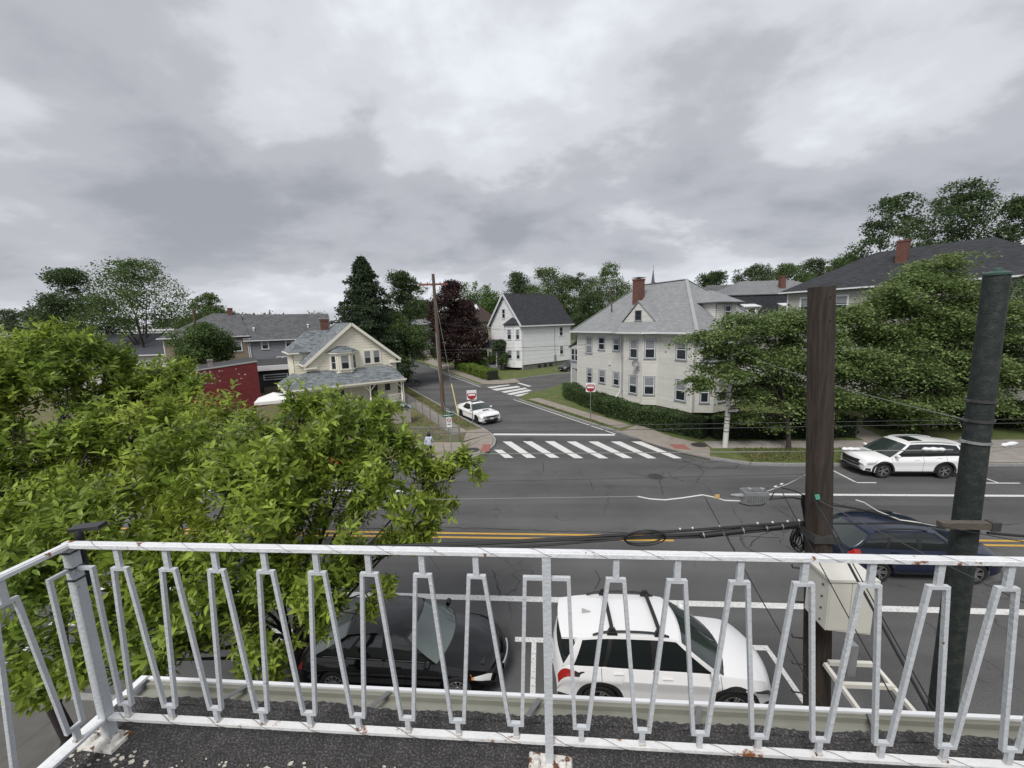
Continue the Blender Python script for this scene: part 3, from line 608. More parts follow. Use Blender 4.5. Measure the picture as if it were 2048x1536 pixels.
# ---- big grey two-storey house with hipped roof
GREY = clapboard('pale_grey_siding', (.61, .60, .56)); GTRIM = mat('grey_trim', (.30, .32, .36), .6); GWH = mat('white_trim', (.70, .71, .72), .5, var=.04)
GROOF = brickmat('light_grey_shingles', (.215, .223, .23), (.27, .278, .284), (.15, .158, .163), .34, .16, .008, var=.10)
g0 = G(1384, 836); gh = thing('grey_house', 'large pale grey two-storey house with hipped grey roof behind the hedge', 'house', (g0.x, g0.y, .1), 32)
GE = 6.72
MB().box((.15, .15, .0), (9.35, 15.2, GE - .05)).build('interior_core', DARKMETAL, gh)
pts = [(0, 15.4), (0, 8.2), (-.9, 7.0), (-.9, 4.7), (0, 3.75), (0, 0), (.25, 0), (1.3, -.9), (3.4, -.9), (4.4, 0), (9.5, 0)]
wins = {0: [(1.63, 2.58, 4.55, 6.25, .9), (3.72, 4.63, 5.0, 6.25, 0), (5.97, 6.78, 5.02, 6.22, .5), (1.79, 2.61, 1.15, 2.8, .3), (3.83, 4.72, 1.5, 2.8, .4), (6.05, 6.85, 1.5, 2.8, .4)],
        1: [(.55, 1.0, 4.6, 6.2, .5), (.55, 1.0, 1.35, 2.85, .5)], 2: [(.85, 1.75, 4.55, 6.25, .5), (.85, 1.75, 1.25, 2.85, .55)], 3: [(.22, 1.05, 4.6, 6.25, .5), (.22, 1.05, 1.3, 2.9, .55)],
        4: [(2.05, 2.98, 4.65, 6.3, .4), (2.1, 3.05, 1.2, 2.88, .5)], 6: [(.4, 1.0, 4.6, 6.2, .4), (.4, 1.0, 1.2, 2.85, .4)], 7: [(.6, 1.5, 4.6, 6.2, .5), (.6, 1.5, 1.2, 2.85, .5)], 9: [(1.5, 2.4, 4.6, 6.2, .4), (1.6, 2.5, 1.2, 2.85, .4)]}
for i, (a, b) in enumerate(zip(pts, pts[1:])):
    w = Wall(gh, a, b); w.skin([(0, .35), (w.len, .35), (w.len, GE), (0, GE)], GREY, .155)
    if w.len > .5 and i not in (5,): w.corner(.05, .35, GE, GWH if i in (0,) else GREY, .1)
    if i in (2, 4): w.corner(w.len - .05, .35, GE, GREY, .1)
    for x0, x1, z0, z1, bl in wins.get(i, []): w.window(x0, x1, z0, z1, GTRIM, GWH, .09, blind=bl)
for a, b in (((9.5, 0), (9.5, 15.4)), ((9.5, 15.4), (0, 15.4))):
    w = Wall(gh, a, b); w.skin([(0, .35), (w.len, .35), (w.len, GE), (0, GE)], GREY, .155)
mb = MB(); mb.prism([(p[0] + (.06 if p[0] < 1 else 0), p[1] + (.06 if p[1] < 1 else 0)) for p in pts[::-1]] , -.1, .36) if False else None
MB().box((.06, .06, -.15), (9.4, 15.3, .36)).build('foundation', FOUND, gh)
e0, e1, eb0, eb1, rz, rx = -.62, 10.1, -.62, 16.0, 11.62, 4.75; ez = 6.92
ra, rb = (rx, 4.9, rz), (rx, 10.7, rz)
roof(gh, [[(e0, eb0, ez), (e0, eb1, ez), rb, ra], [(e1, eb0, ez), (e1, eb1, ez), rb, ra], [(e0, eb0, ez), (e1, eb0, ez), ra], [(e0, eb1, ez), (e1, eb1, ez), rb]], GROOF, .1)
RCAP = mat('ridge_cap', (.29, .30, .31), .8, var=.1)
bars(gh, 'ridge_cap', [((e0, eb0, ez + .03), (ra[0], ra[1], ra[2] + .03)), (Vector(ra) + Vector((0, 0, .03)), Vector(rb) + Vector((0, 0, .03))), ((e1, eb0, ez + .03), (ra[0], ra[1], ra[2] + .03)), ((e0, eb1, ez + .03), (rb[0], rb[1], rb[2] + .03))], RCAP, .28, .05)
MB().hexa([(e0 + .1, eb0 + .1, GE - .01), (e1 - .1, eb0 + .1, GE - .01), (e1 - .1, eb1 - .1, GE - .01), (e0 + .1, eb1 - .1, GE - .01)], [(e0, eb0, ez - .11), (e1, eb0, ez - .11), (e1, eb1, ez - .11), (e0, eb1, ez - .11)]).build('soffit', GWH, gh)
bars(gh, 'gutter', [((e0 - .05, 9.0, ez - .07), (e0 - .05, eb1, ez - .07)), ((e0 - .05, eb0, ez - .07), (e0 - .05, 3.4, ez - .07)), ((e0, eb0 - .05, ez - .07), (e1, eb0 - .05, ez - .07))], GWH, .13, .13)
# skirt roof and gablet over the bay
sk = [(e0, 9.1, ez), (-1.5, 7.35, ez), (-1.5, 4.35, ez), (e0, 3.3, ez)]; tp = [(.3, 8.75, 7.78), (.3, 4.3, 7.78)]
roof(gh, [[sk[1], sk[2], (.3, 4.3, 7.78), (.3, 8.75, 7.78)], [sk[0], sk[1], (.3, 8.75, 7.78)], [sk[2], sk[3], (.3, 4.3, 7.78)]], GROOF, .08, 'bay_roof')
bars(gh, 'gutter', [((sk[0][0], sk[0][1], ez - .07), (sk[1][0], sk[1][1], ez - .07)), ((-1.53, 7.35, ez - .07), (-1.53, 4.35, ez - .07)), ((sk[2][0], sk[2][1], ez - .07), (sk[3][0], sk[3][1], ez - .07))], GWH, .12, .13)
MB().hexa([(-1.45, 7.3, GE - .005), (0, 8.9, GE - .005), (0, 3.4, GE - .005), (-1.45, 4.4, GE - .005)][::-1], [(-1.45, 7.3, ez - .1), (0, 8.9, ez - .1), (0, 3.4, ez - .1), (-1.45, 4.4, ez - .1)][::-1]).build('soffit', GWH, gh)
gw = Wall(gh, (.45, 8.6), (.45, 4.45)); gw.skin([(0, 7.76), (4.15, 7.76), (2.07, 9.66)], GREY, .155)
gw.window(1.66, 2.42, 7.98, 8.85, GTRIM, DARKMETAL, .05)
roof(gh, [[(.3, 8.85, 7.7), (.3, 6.53, 9.78), (2.8, 6.53, 9.78), (.62, 8.85, 7.95)], [(.3, 4.2, 7.7), (.3, 6.53, 9.78), (2.8, 6.53, 9.78), (.62, 4.2, 7.95)]], GROOF, .07, 'gablet_roof')
# front dormer
da0, da1, db = 3.2, 5.8, .6
dw = Wall(gh, (da0, db), (da1, db)); dw.skin([(0, 7.5), (2.6, 7.5), (2.6, 9.3), (0, 9.3)], GREY, .155); dw.window(1.1, 1.85, 8.0, 9.0, GTRIM, GWH, .09)
for a, b in (((da0, 3.6), (da0, db)), ((da1, db), (da1, 3.6))): w = Wall(gh, a, b); w.skin([(0, 8.0), (w.len, 8.0), (w.len, 9.3), (0, 9.3)], GREY, .155)
roof(gh, [[(2.75, .1, 9.3), (6.25, .1, 9.3), (4.5, 1.9, 10.35)], [(2.75, .1, 9.3), (2.75, 3.4, 9.3), (4.5, 4.6, 10.4), (4.5, 1.9, 10.35)], [(6.25, .1, 9.3), (6.25, 3.4, 9.3), (4.5, 4.6, 10.4), (4.5, 1.9, 10.35)]], GROOF, .09, 'dormer_roof')
MB().box((da0 + .05, db + .05, 7.6), (da1 - .05, 4, 9.28)).build('dormer_core', DARKMETAL, gh)
chimney(gh, 2.75, 8.95, 9.3, 12.05, .82, .82, BRICK, mat('slate_cap', (.2, .2, .21), .7))
MB().tube([(1.6, 11.6, 8.8), (1.6, 11.6, 9.75)], .06, 8).build('vent_pipe', DARKMETAL, gh)
for x, y in ((-.06, 15.3), (-.06, 8.35), (-.06, .12)): MB().tube([(-.62, y, GE + .1), (-.3, y, GE - .15), (x - .04, y, GE - .35), (x - .04, y, .3)], .045, 6).build('downspout', GWH, gh)
# wall lamp, dish, meter
MB().box((-.16, 9.8, 3.5), (-.02, 10.05, 3.75)).build('wall_vent', GWH, gh)
MB().box((-.1, 13.0 - 1.2, 1.2), (-.02, 13.15 - 1.2, 1.35)).build('wall_vent', GWH, gh)
ds = Matrix.Rotation(R_(-60), 4, 'Z')
dish = MB(); dish.lathe([(.001, .0), (.15, .02), (.28, .07), (.33, .11), (.32, .12), (.28, .085), (.15, .035), (.001, .015)], 18)
q = Vector((-.55, -.7, .45)).to_track_quat('Z', 'Y').to_matrix().to_4x4()
dish.v = [tuple(Matrix.Translation((-1.35, 5.1, 4.05)) @ q @ Vector(v)) for v in dish.v]; dd = dish.build('satellite_dish', mat('dish_grey', (.2, .2, .2), .5), gh, 50)
MB().tube([(-.92, 4.9, 3.4), (-1.2, 5.0, 3.7), (-1.33, 5.1, 4.0)], .03, 6).build('arm', GALV, dd)
MB().tube([(-.95, 8.2, .3), (-.2, 8.3, .9), (-.15, 8.35, 1.2)], .05, 6).build('standpipe', GWH, gh)
# rear two-level porch
MB().box((.3, 15.42, 2.5), (3.2, 17.2, 3.3)).build('porch_wall', mat('porch_grey', (.42, .43, .44), .7), gh)
rp = Wall(gh, (.3, 17.2), (.3, 15.42)); rp.skin([(0, 3.3), (1.78, 3.3), (1.78, 5.5), (0, 5.0)], GREY, 0); rp.window(.25, .85, 3.45, 4.8, GTRIM, GWH, .06); rp.window(.95, 1.5, 3.45, 4.8, GTRIM, GWH, .06)
roof(gh, [[(.1, 17.5, 5.0), (3.4, 17.5, 5.0), (3.4, 15.4, 6.1), (.1, 15.4, 6.1)]], GROOF, .08, 'porch_roof')
for x, y in ((.35, 17.1), (3.1, 17.1)): MB().box((x - .07, y - .07, 0), (x + .07, y + .07, 2.5)).build('porch_post', GWH, gh)
lt = MB()
for i in range(30):
    for s in (1, -1):
        b = 15.5 + i * .085 - (0 if s > 0 else .9)
        y0, z0, y1, z1 = b, .3, b + s * 0 + (.9 if s > 0 else .9), 2.4
        y0, y1 = (15.5 + i * .11 - 1.0, 15.5 + i * .11 + .9) if s > 0 else (15.5 + i * .11 + .9, 15.5 + i * .11 - 1.0)
        t0 = max(0, min(1, (15.5 - y0) / (y1 - y0))); t1 = max(0, min(1, (17.05 - y0) / (y1 - y0))); ta, tb = min(t0, t1), max(t0, t1)
        if tb - ta > .05: lt.bar((.32 + .01 * s, lerp(y0, y1, ta), lerp(z0, z1, ta)), (.32 + .01 * s, lerp(y0, y1, tb), lerp(z0, z1, tb)), .012, .03, (1, 0, 0))
lt.build('lattice', GWH, gh, kind='stuff')

# ---- white house with the dark gable roof
WHT = clapboard('white_siding', (.80, .805, .81)); WTR = mat('white_house_trim', (.62, .64, .68), .5)
DROOF = brickmat('charcoal_shingles', (.030, .032, .036), (.048, .05, .055), (.022, .022, .025), .4, .16, .006, var=.2)
w0 = G(1045, 742); wh = thing('white_house', 'white clapboard house with steep charcoal gable roof beyond the cross street', 'house', (w0.x, w0.y, 0), 44)
WE, WP = 8.1, 13.1; wm = 4.2; WL = 12.0
MB().box((.1, .1, 0), (WL - .1, 8.3, WE - .1)).build('interior_core', DARKMETAL, wh)
s = Wall(wh, (0, 0), (WL, 0)); s.skin([(0, 1.0), (WL, 1.0), (WL, WE), (0, WE)], WHT, .24)
s.window(9.05, 9.9, 5.55, 7.1, WHT, WTR, .1); s.window(9.1, 10.0, 2.2, 3.7, WHT, WTR, .12, blind=.4)
fw = Wall(wh, (0, 8.4), (0, 0)); fw.skin([(0, 1.0), (8.4, 1.0), (8.4, WE), (wm, WP), (0, WE)], WHT, .24); fw.window(8.4 - 5.0, 8.4 - 4.2, 8.95, 10.5, WTR, WHT, .13)
Wall(wh, (WL, 0), (WL, 8.4)).skin([(0, 1.0), (8.4, 1.0), (8.4, WE), (wm, WP), (0, WE)], WHT)
Wall(wh, (WL, 8.4), (0, 8.4)).skin([(0, 1.0), (WL, 1.0), (WL, WE), (0, WE)], WHT)
MB().box((.05, .05, -.2), (WL - .05, 8.35, 1.0)).build('foundation', FOUND, wh)
fl = WE - .5 * (WP - WE) / wm + .1
roof(wh, [[(-.5, wm, WP + .1), (WL + .5, wm, WP + .1), (WL + .5, -.5, fl), (-.5, -.5, fl)], [(-.5, wm, WP + .1), (WL + .5, wm, WP + .1), (WL + .5, 8.9, fl), (-.5, 8.9, fl)]], DROOF, .12)
for y in (-.5, 8.9): bars(wh, 'rake_board', [((-.52, wm, WP - .06), (-.52, y, fl - .14))], WTR, .06, .36)
bars(wh, 'gutter', [((-.5, -.55, fl - .1), (WL + .5, -.55, fl - .1))], GWH, .16, .2)
bp_ = [(0, 4.3), (-.85, 3.3), (-.85, 1.0), (0, .05)]
for i, (a, b) in enumerate(zip(bp_, bp_[1:])):
    w = Wall(wh, a, b); w.skin([(0, .6), (w.len, .6), (w.len, 7.75), (0, 7.75)], WHT, .24)
    for z0, z1 in ((5.35, 7.0), (2.05, 3.5)):
        w.window(w.len / 2 - (.5 if i == 1 else .3), w.len / 2 + (.5 if i == 1 else .3), z0, z1, WTR, WHT, .12, blind=.4)
roof(wh, [[(-1.25, 3.5, 7.85), (-1.25, .8, 7.85), (-.02, 2.2, 9.1)], [(0, 4.8, 7.85), (-1.25, 3.5, 7.85), (-.02, 2.2, 9.1)], [(-1.25, .8, 7.85), (0, -.4, 7.85), (-.02, 2.2, 9.1)]], DROOF, .09, 'bay_roof')
roof(wh, [[(-2.3, 9.6, 3.85), (-2.3, 4.1, 3.85), (-.02, 5.0, 5.25), (-.02, 8.3, 5.25)], [(-2.3, 4.1, 3.85), (0, 4.1, 3.85), (-.02, 5.0, 5.25)], [(-2.3, 9.6, 3.85), (0, 9.6, 3.85), (-.02, 8.3, 5.25)]], DROOF, .1, 'porch_roof')
for y in (4.3, 6.8, 9.4): MB().box((-2.2, y - .07, .8), (-2.06, y + .07, 3.7)).build('porch_post', GWH, wh)
MB().box((-2.3, 4.1, -.1), (0, 9.6, .8)).build('porch_deck', mat('porch_deck', (.2, .2, .2), .8), wh)
fw.door(2.6, 3.5, .85, 3.0, DKDOOR, WTR)
bars(wh, 'conduit', [((7.8, -.05, .9), (7.8, -.05, 7.6))], GALV, .07, .07); MB().box((7.6, -.22, 1.3), (8.0, -.02, 2.2)).build('meter_box', GALV, wh)
for x in (3.6, 5.0, 6.4): MB().box((x, -.02, .25), (x + .8, .1, .75)).build('cellar_window', GLASS, wh)
MB().tube([(.1, -.6, fl - .15), (.05, -.1, fl - .6), (.05, -.06, .2)], .05, 6).build('downspout', GWH, wh)

# ---- generic background house
def house(name, label, loc, deg, w, d, ez, rz, wall_c, roof_m, ridge=(.5, .5), trim=None, wins=(), course=.2, z0=0.0, ovh=.45, hip=True, chim=(), axis='x'):
    """w along local x (front at y=0), roof ridge along x; ridge = inset at both ends (hip) as a share of depth."""
    root = thing(name, label, 'house', loc, deg); m = clapboard(name + label[:12] + '_siding', wall_c); trim = trim or GWH
    MB().box((.08, .08, z0), (w - .08, d - .08, ez - .08)).build('interior_core', DARKMETAL, root)
    P = [(0, 0), (w, 0), (w, d), (0, d)]; ry = d / 2
    for i in range(4):
        q = Wall(root, P[i], P[(i + 1) % 4]); ol = [(0, z0), (q.len, z0), (q.len, ez), (0, ez)]
        if not hip and i in (1, 3): ol = [(0, z0), (q.len, z0), (q.len, ez), (q.len / 2, rz), (0, ez)]
        q.skin(ol, m, course if i in (0, 1, 3) else 0)
        for wi, x0, x1, a, b in wins:
            if wi == i: q.window(x0, x1, a, b, trim, trim, .1, blind=.4)
        q.corner(.06, z0, ez, trim, .12)
    o = ovh; i0 = ridge[0] * d if hip else -o; i1 = ridge[1] * d if hip else -o; e = ez + (0 if hip else -o * (rz - ez) / ry); e += .12
    A, B = (i0, ry, rz + .12), (w - i1, ry, rz + .12)
    ps = [[(-o, -o, e), (w + o, -o, e), B, A], [(-o, d + o, e), (w + o, d + o, e), B, A]]
    if hip: ps += [[(-o, -o, e), (-o, d + o, e), A], [(w + o, -o, e), (w + o, d + o, e), B]]
    roof(root, ps, roof_m, .12)
    bars(root, 'gutter', [((-o, -o - .04, e - .1), (w + o, -o - .04, e - .1))], trim, .12, .14)
    if hip: bars(root, 'gutter', [((-o - .04, -o, e - .1), (-o - .04, d + o, e - .1)), ((w + o + .04, -o, e - .1), (w + o + .04, d + o, e - .1))], trim, .12, .14)
    for (cx_, cy_, c0, c1, cw) in chim: chimney(root, cx_, cy_, c0, c1, cw, cw * .8, BRICK)
    return root
MROOF = brickmat('mid_grey_shingles', (.085, .087, .09), (.13, .133, .137), (.06, .06, .065), .4, .16, .006, var=.3)
LROOF = brickmat('pale_roof', (.16, .165, .17), (.2, .205, .21), (.12, .12, .13), .4, .2, .006)
BROWNROOF = brickmat('brown_shingles', (.05, .036, .034), (.075, .055, .05), (.035, .028, .026), .4, .16, .006)
b0 = at(493, 735, 55); bb = (b0.x, b0.y, 0)
def bl(a, b): p = Vector((b0.x, b0.y, 0)) + AN * a + AU * b; return (p.x, p.y, 0)
h1 = house('grey_blue_house', 'slate grey sided house behind the cream house with white window trim', bl(.5, 0), 32, 11, 8, 6.95, 10.4, (.23, .235, .26), MROOF, hip=False, course=.22,
      wins=[(0, 1.8, 2.6, 5.3, 6.55), (0, 4.95, 5.7, 5.4, 6.7), (0, 3.6, 4.2, 3.0, 4.0), (0, 4.4, 5.0, 3.0, 4.0), (0, 8.2, 9.0, 5.3, 6.6)])
MB().tube([(.4, -.5, 6.9), (.3, -.1, 6.6), (.3, -.08, 1)], .06, 6).build('downspout', GWH, h1)
for x, y, z in ((.9, 1.2, 7.9), (8.2, 1.5, 8.2)): MB().lathe([(.12, 0), (.1, .45), (.2, .5), (.02, .7)], 8, (x, y, z)).build('roof_vent', GWH, h1)
house('tan_hip_house', 'tan sided house with grey hip roof beside the slate grey house', bl(-9.2, .4), 32, 9.6, 9.5, 7.3, 10.7, (.27, .215, .16), MROOF, ridge=(.55, .1), wins=[(0, 7.6, 8.9, 5.2, 6.6), (0, 3.4, 4.3, 5.2, 6.6), (3, 3, 4, 5.2, 6.6)], course=.22, chim=[(7.5, 4.5, 9.8, 11.6, .6)])
house('gable_house_far', 'far grey roofed house with brick chimneys behind the slate grey house', (-45, 82, 0), 20, 16, 10, 7.5, 11.2, (.35, .34, .32), MROOF, ridge=(.4, .4), course=0, chim=[(6, 4.6, 10, 12.6, .9), (11, 4.6, 10, 12.7, 1.0), (2.2, 4.2, 9, 12.4, .8)])
house('dark_roof_house_left', 'house with dark slate roof half hidden behind the left trees', (-70, 52, 0), 12, 14, 9, 5.2, 8.0, (.5, .5, .48), mat('slate_blue_roof', (.06, .065, .08), .8, var=.2), hip=False, course=0, wins=[(0, 3, 4.2, 2, 3.6), (0, 8, 9.2, 2, 3.6)])
wb_ = thing('white_flat_building', 'long white flat roofed building far behind the left trees', 'building', (-104, 86, 0), 8)
q = Wall(wb_, (0, 0), (34, 0)); q.skin([(0, 0), (34, 0), (34, 8.6), (0, 8.6)], mat('white_stucco', (.62, .63, .65), .8, var=.05))
MB().box((.02, .02, 0), (34, 14, 8.58)).build('body', MATS['white_stucco'], wb_); MB().box((-.2, -.25, 8.6), (34.2, 14.2, 8.95)).build('cornice', GWH, wb_)
for i in range(9): q.window(2 + i * 3.6, 3.3 + i * 3.6, 5.4, 7.2, GWH, GWH, .12)
# red painted brick building, its sloping parapet and low neighbour
REDB = brickmat('red_painted_brick', (.135, .024, .027), (.165, .034, .036), (.115, .024, .026), .22, .075, .006, var=.25, bump=.5)
r0 = G(525, 815); rd = thing('red_brick_building', 'low red painted brick building with sloping roof left of the cream house', 'building', (r0.x, r0.y, 0), 38)
top = [(-16, 3.3), (-5.5, 4.15), (-4, 4.35), (0, 4.85)]
MB().hexa([(-10, 0, -.1), (0, 0, -.1), (0, 9, -.1), (-10, 9, -.1)], [(-10, 0, 3.87), (0, 0, 4.85), (0, 9, 4.85), (-10, 9, 3.87)]).build('wall', REDB, rd)
MB().hexa([(-10.1, -.06, 3.88), (.06, -.06, 4.86), (.06, .3, 4.86), (-10.1, .3, 3.88)], [(-10.1, -.06, 4.0), (.06, -.06, 4.98), (.06, .3, 4.98), (-10.1, .3, 4.0)]).build('coping', mat('grey_coping', (.3, .3, .3), .7), rd)
MB().hexa([(-10, .31, 3.88), (0, .31, 4.86), (0, 9, 4.86), (-10, 9, 3.88)], [(-10, .31, 3.93), (0, .31, 4.91), (0, 9, 4.91), (-10, 9, 3.93)]).build('roof', mat('tar_roof', (.045, .045, .048), .8, var=.3, vscale=.8), rd)
chimney(rd, -3.9, .6, 4.0, 5.4, .45, .45, mat('old_chimney', (.2, .18, .17), .9, var=.4, vscale=5))
mb = MB(); rr = random.Random(3)
for i in range(70):
    x = -4.6 + rr.gauss(0, .35) if rr.random() < .7 else rr.uniform(-8, -1); z = rr.uniform(3.0, 4.3); s_ = rr.uniform(.02, .07)
    mb.poly([(x + s_ * math.cos(t) * 1.6, -.006, z + s_ * math.sin(t)) for t in (0, 1, 2.1, 3.2, 4.2, 5.3)])
mb.build('paint_chip', mat('bare_mortar', (.4, .36, .34), .9), rd, kind='stuff')
k0 = at(690 / 3.938 + 340, 560 + 705 / 3.938, 46); bk = thing('black_flat_building', 'low black building with a white fascia band beside the red brick wall', 'building', (k0.x - 3, k0.y, 0), 32)
BLK = mat('black_siding', (.018, .02, .024), .6, var=.2)
q = Wall(bk, (0, 0), (9, 0)); q.skin([(0, 0), (9, 0), (9, 3.0), (0, 3.0)], BLK); q.window(3.0, 5.6, 1.8, 2.4, GTRIM, GTRIM, .08, sill=False); q.window(7.2, 7.9, 1.0, 1.9, GWH, GWH, .1)
MB().box((.02, .02, 0), (9, 6, 2.98)).build('body', BLK, bk); MB().box((-.3, -.35, 3.0), (9.3, .1, 3.6)).build('fascia', GWH, bk); MB().hexa([(-.3, .11, 3.3), (9.3, .11, 3.3), (9.3, 6.2, 3.9), (-.3, 6.2, 3.9)], [(-.3, .11, 3.55), (9.3, .11, 3.55), (9.3, 6.2, 4.1), (-.3, 6.2, 4.1)]).build('roof', MATS['tar_roof'], bk)

# ---- right: large dark hip-roofed house behind the street trees
house('dark_hip_house', 'big light sided house with broad black hip roof behind the street trees', (27.4, 47.4, 0), -57, 19, 11, 10.55, 14.25, (.40, .39, .36), DROOF, ridge=(.5, .5), course=.16, trim=GWH, ovh=.6,
      wins=[(0, 4.6, 5.6, 8.2, 9.9), (0, 1.4, 2.3, 8.2, 9.9), (0, 9, 10, 8.2, 9.9), (0, 14, 15, 8.2, 9.9), (0, 4.6, 5.6, 4.4, 6.2), (0, 9, 10, 4.4, 6.2)], chim=[(8.3, 3.2, 11.6, 14.9, .8)])
ms = thing('mansard_house', 'charcoal mansard house with white dormer windows right of the grey house', 'house', (24.4, 54, 0), 4)
MROOF2 = brickmat('mansard_slate', (.028, .03, .034), (.043, .045, .05), (.02, .02, .022), .3, .2, .006)
MB().box((0, 0, 0), (15, 11, 6.4)).build('wall', clapboard('mansard_wall', (.4, .4, .4)), ms)
roof(ms, [[(-.4, -.4, 6.4), (15.4, -.4, 6.4), (14.6, .7, 10.9), (.4, .7, 10.9)], [(-.4, -.4, 6.4), (-.4, 11.4, 6.4), (.4, 10.3, 10.9), (.4, .7, 10.9)], [(15.4, -.4, 6.4), (15.4, 11.4, 6.4), (14.6, 10.3, 10.9), (14.6, .7, 10.9)]], MROOF2, .12)
roof(ms, [[(.2, .5, 10.9), (14.8, .5, 10.9), (11, 5.5, 13.0), (4, 5.5, 13.0)], [(.2, .5, 10.9), (.2, 10.5, 10.9), (4, 5.5, 13.0)], [(14.8, .5, 10.9), (14.8, 10.5, 10.9), (11, 5.5, 13.0)], [(.2, 10.5, 10.9), (14.8, 10.5, 10.9), (11, 5.5, 13.0), (4, 5.5, 13.0)]], LROOF, .1)
for x in (1.4, 6.2, 10.8):
    d_ = Wall(ms, (x, -.55), (x + 1.7, -.55)); d_.skin([(0, 7.2), (1.7, 7.2), (1.7, 9.4), (0, 9.4)], GWH); d_.window(.4, 1.3, 7.6, 9.1, GWH, GWH, .12)
    MB().box((x + .01, -.54, 7.2), (x + 1.69, 1.0, 9.4)).build('dormer', GWH, ms); roof(ms, [[(x - .25, -.9, 9.35), (x + 1.95, -.9, 9.35), (x + 1.7, 1.0, 9.85), (x, 1.0, 9.85)]], GWH, .12, 'dormer_roof')
chimney(ms, 8.0, 2.6, 10.9, 13.3, .65, .6, BRICK)
house('grey_roof_house_far', 'long grey roofed house beyond the mansard house', (34, 90, 0), 6, 26, 11, 10.5, 15.2, (.3, .3, .3), MROOF, ridge=(.4, .3), course=0)
# ---- beyond the white house
br = house('brown_roof_house', 'beige house with brown hip roof and skylights behind the white house', (-18.5, 84, 0), 40, 11, 9, 8.4, 13.4, (.42, .38, .31), BROWNROOF, ridge=(.45, .45), course=.25, trim=mat('dark_brown_trim', (.05, .04, .035), .6), wins=[(0, 2, 3, 5, 6.6), (0, 7, 8, 5, 6.6)])
for x, y in ((4.2, 2.2), (6.6, 2.2)):
    zz = 8.5 + 4.9 * (y + .45) / 4.95
    MB().hexa([(x, y, zz), (x + .7, y, zz), (x + .7, y + 1.2, zz + 1.2), (x, y + 1.2, zz + 1.2)], [(x, y - .15, zz + .18), (x + .7, y - .15, zz + .18), (x + .7, y + 1.05, zz + 1.38), (x, y + 1.05, zz + 1.38)]).build('skylight', mat('skylight_glass', (.7, .72, .75), .2), br)
house('pale_house_far', 'pale two-storey house half hidden between the spruce and the purple tree', (-38, 96, 0), 30, 12, 9, 8.4, 9.6, (.42, .4, .37), LROOF, ridge=(.3, .3), course=.3, wins=[(0, 2, 3.4, 5.4, 7.2), (0, 6, 7.4, 5.4, 7.2), (0, 6, 7.4, 1.8, 3.6), (0, 9.5, 10.8, 5.4, 7.2)])
# steeple far away
st = thing('church_steeple', 'slim dark church spire on the skyline behind the grey house', 'steeple', (80, 300, 0)); MB().lathe([(3.2, 0), (3.2, 26), (2.0, 27), (.02, 44)], 8).build('spire', mat('spire_slate', (.09, .1, .11), .7), st); MB().tube([(0, 0, 43.5), (0, 0, 46)], .12, 5).build('finial', DARKMETAL, st)
# ------------------------------------------------------------------ cars
CARGLASS = mat('car_glass', (0.012, 0.016, 0.016), 0.05, spec=0.7)
WINDSH = mat('windscreen_glass', (0.03, 0.04, 0.038), 0.05, spec=0.8)
PALEGL = mat('pale_windscreen', (.13, .16, .15), .05, spec=.8); TYRE = mat('tyre_rubber', (0.012, 0.012, 0.012), 0.85); RIM = mat('alloy_rim', (0.42, 0.42, 0.43), 0.3, metal=.8); RIMDK = mat('dark_rim', (.05, .05, .055), .35, metal=.6)
BLKPL = mat('black_plastic', (0.016, 0.016, 0.017), 0.6); CHROME = mat('chrome', (.6, .6, .6), .15, metal=1.0)
LAMP = mat('headlight_lens', (.40, .41, .41), .12, spec=.8); LAMPSIL = mat('bright_headlight', (.66, .67, .66), .1, spec=.9); LAMPDK = mat('smoked_headlight', (.06, .06, .065), .1, spec=.8); TAIL = mat('tail_light_red', (.35, .012, .012), .15, spec=.7); AMBER = mat('amber_lens', (.6, .2, .02), .2); PLATE = mat('number_plate', (.62, .63, .62), .4)
SEAM = mat('door_gap', (.01, .01, .01), .8)
def paintm(name, c, rough=.22, coat=.6): return mat(name, c, rough, spec=.35, coat=coat)
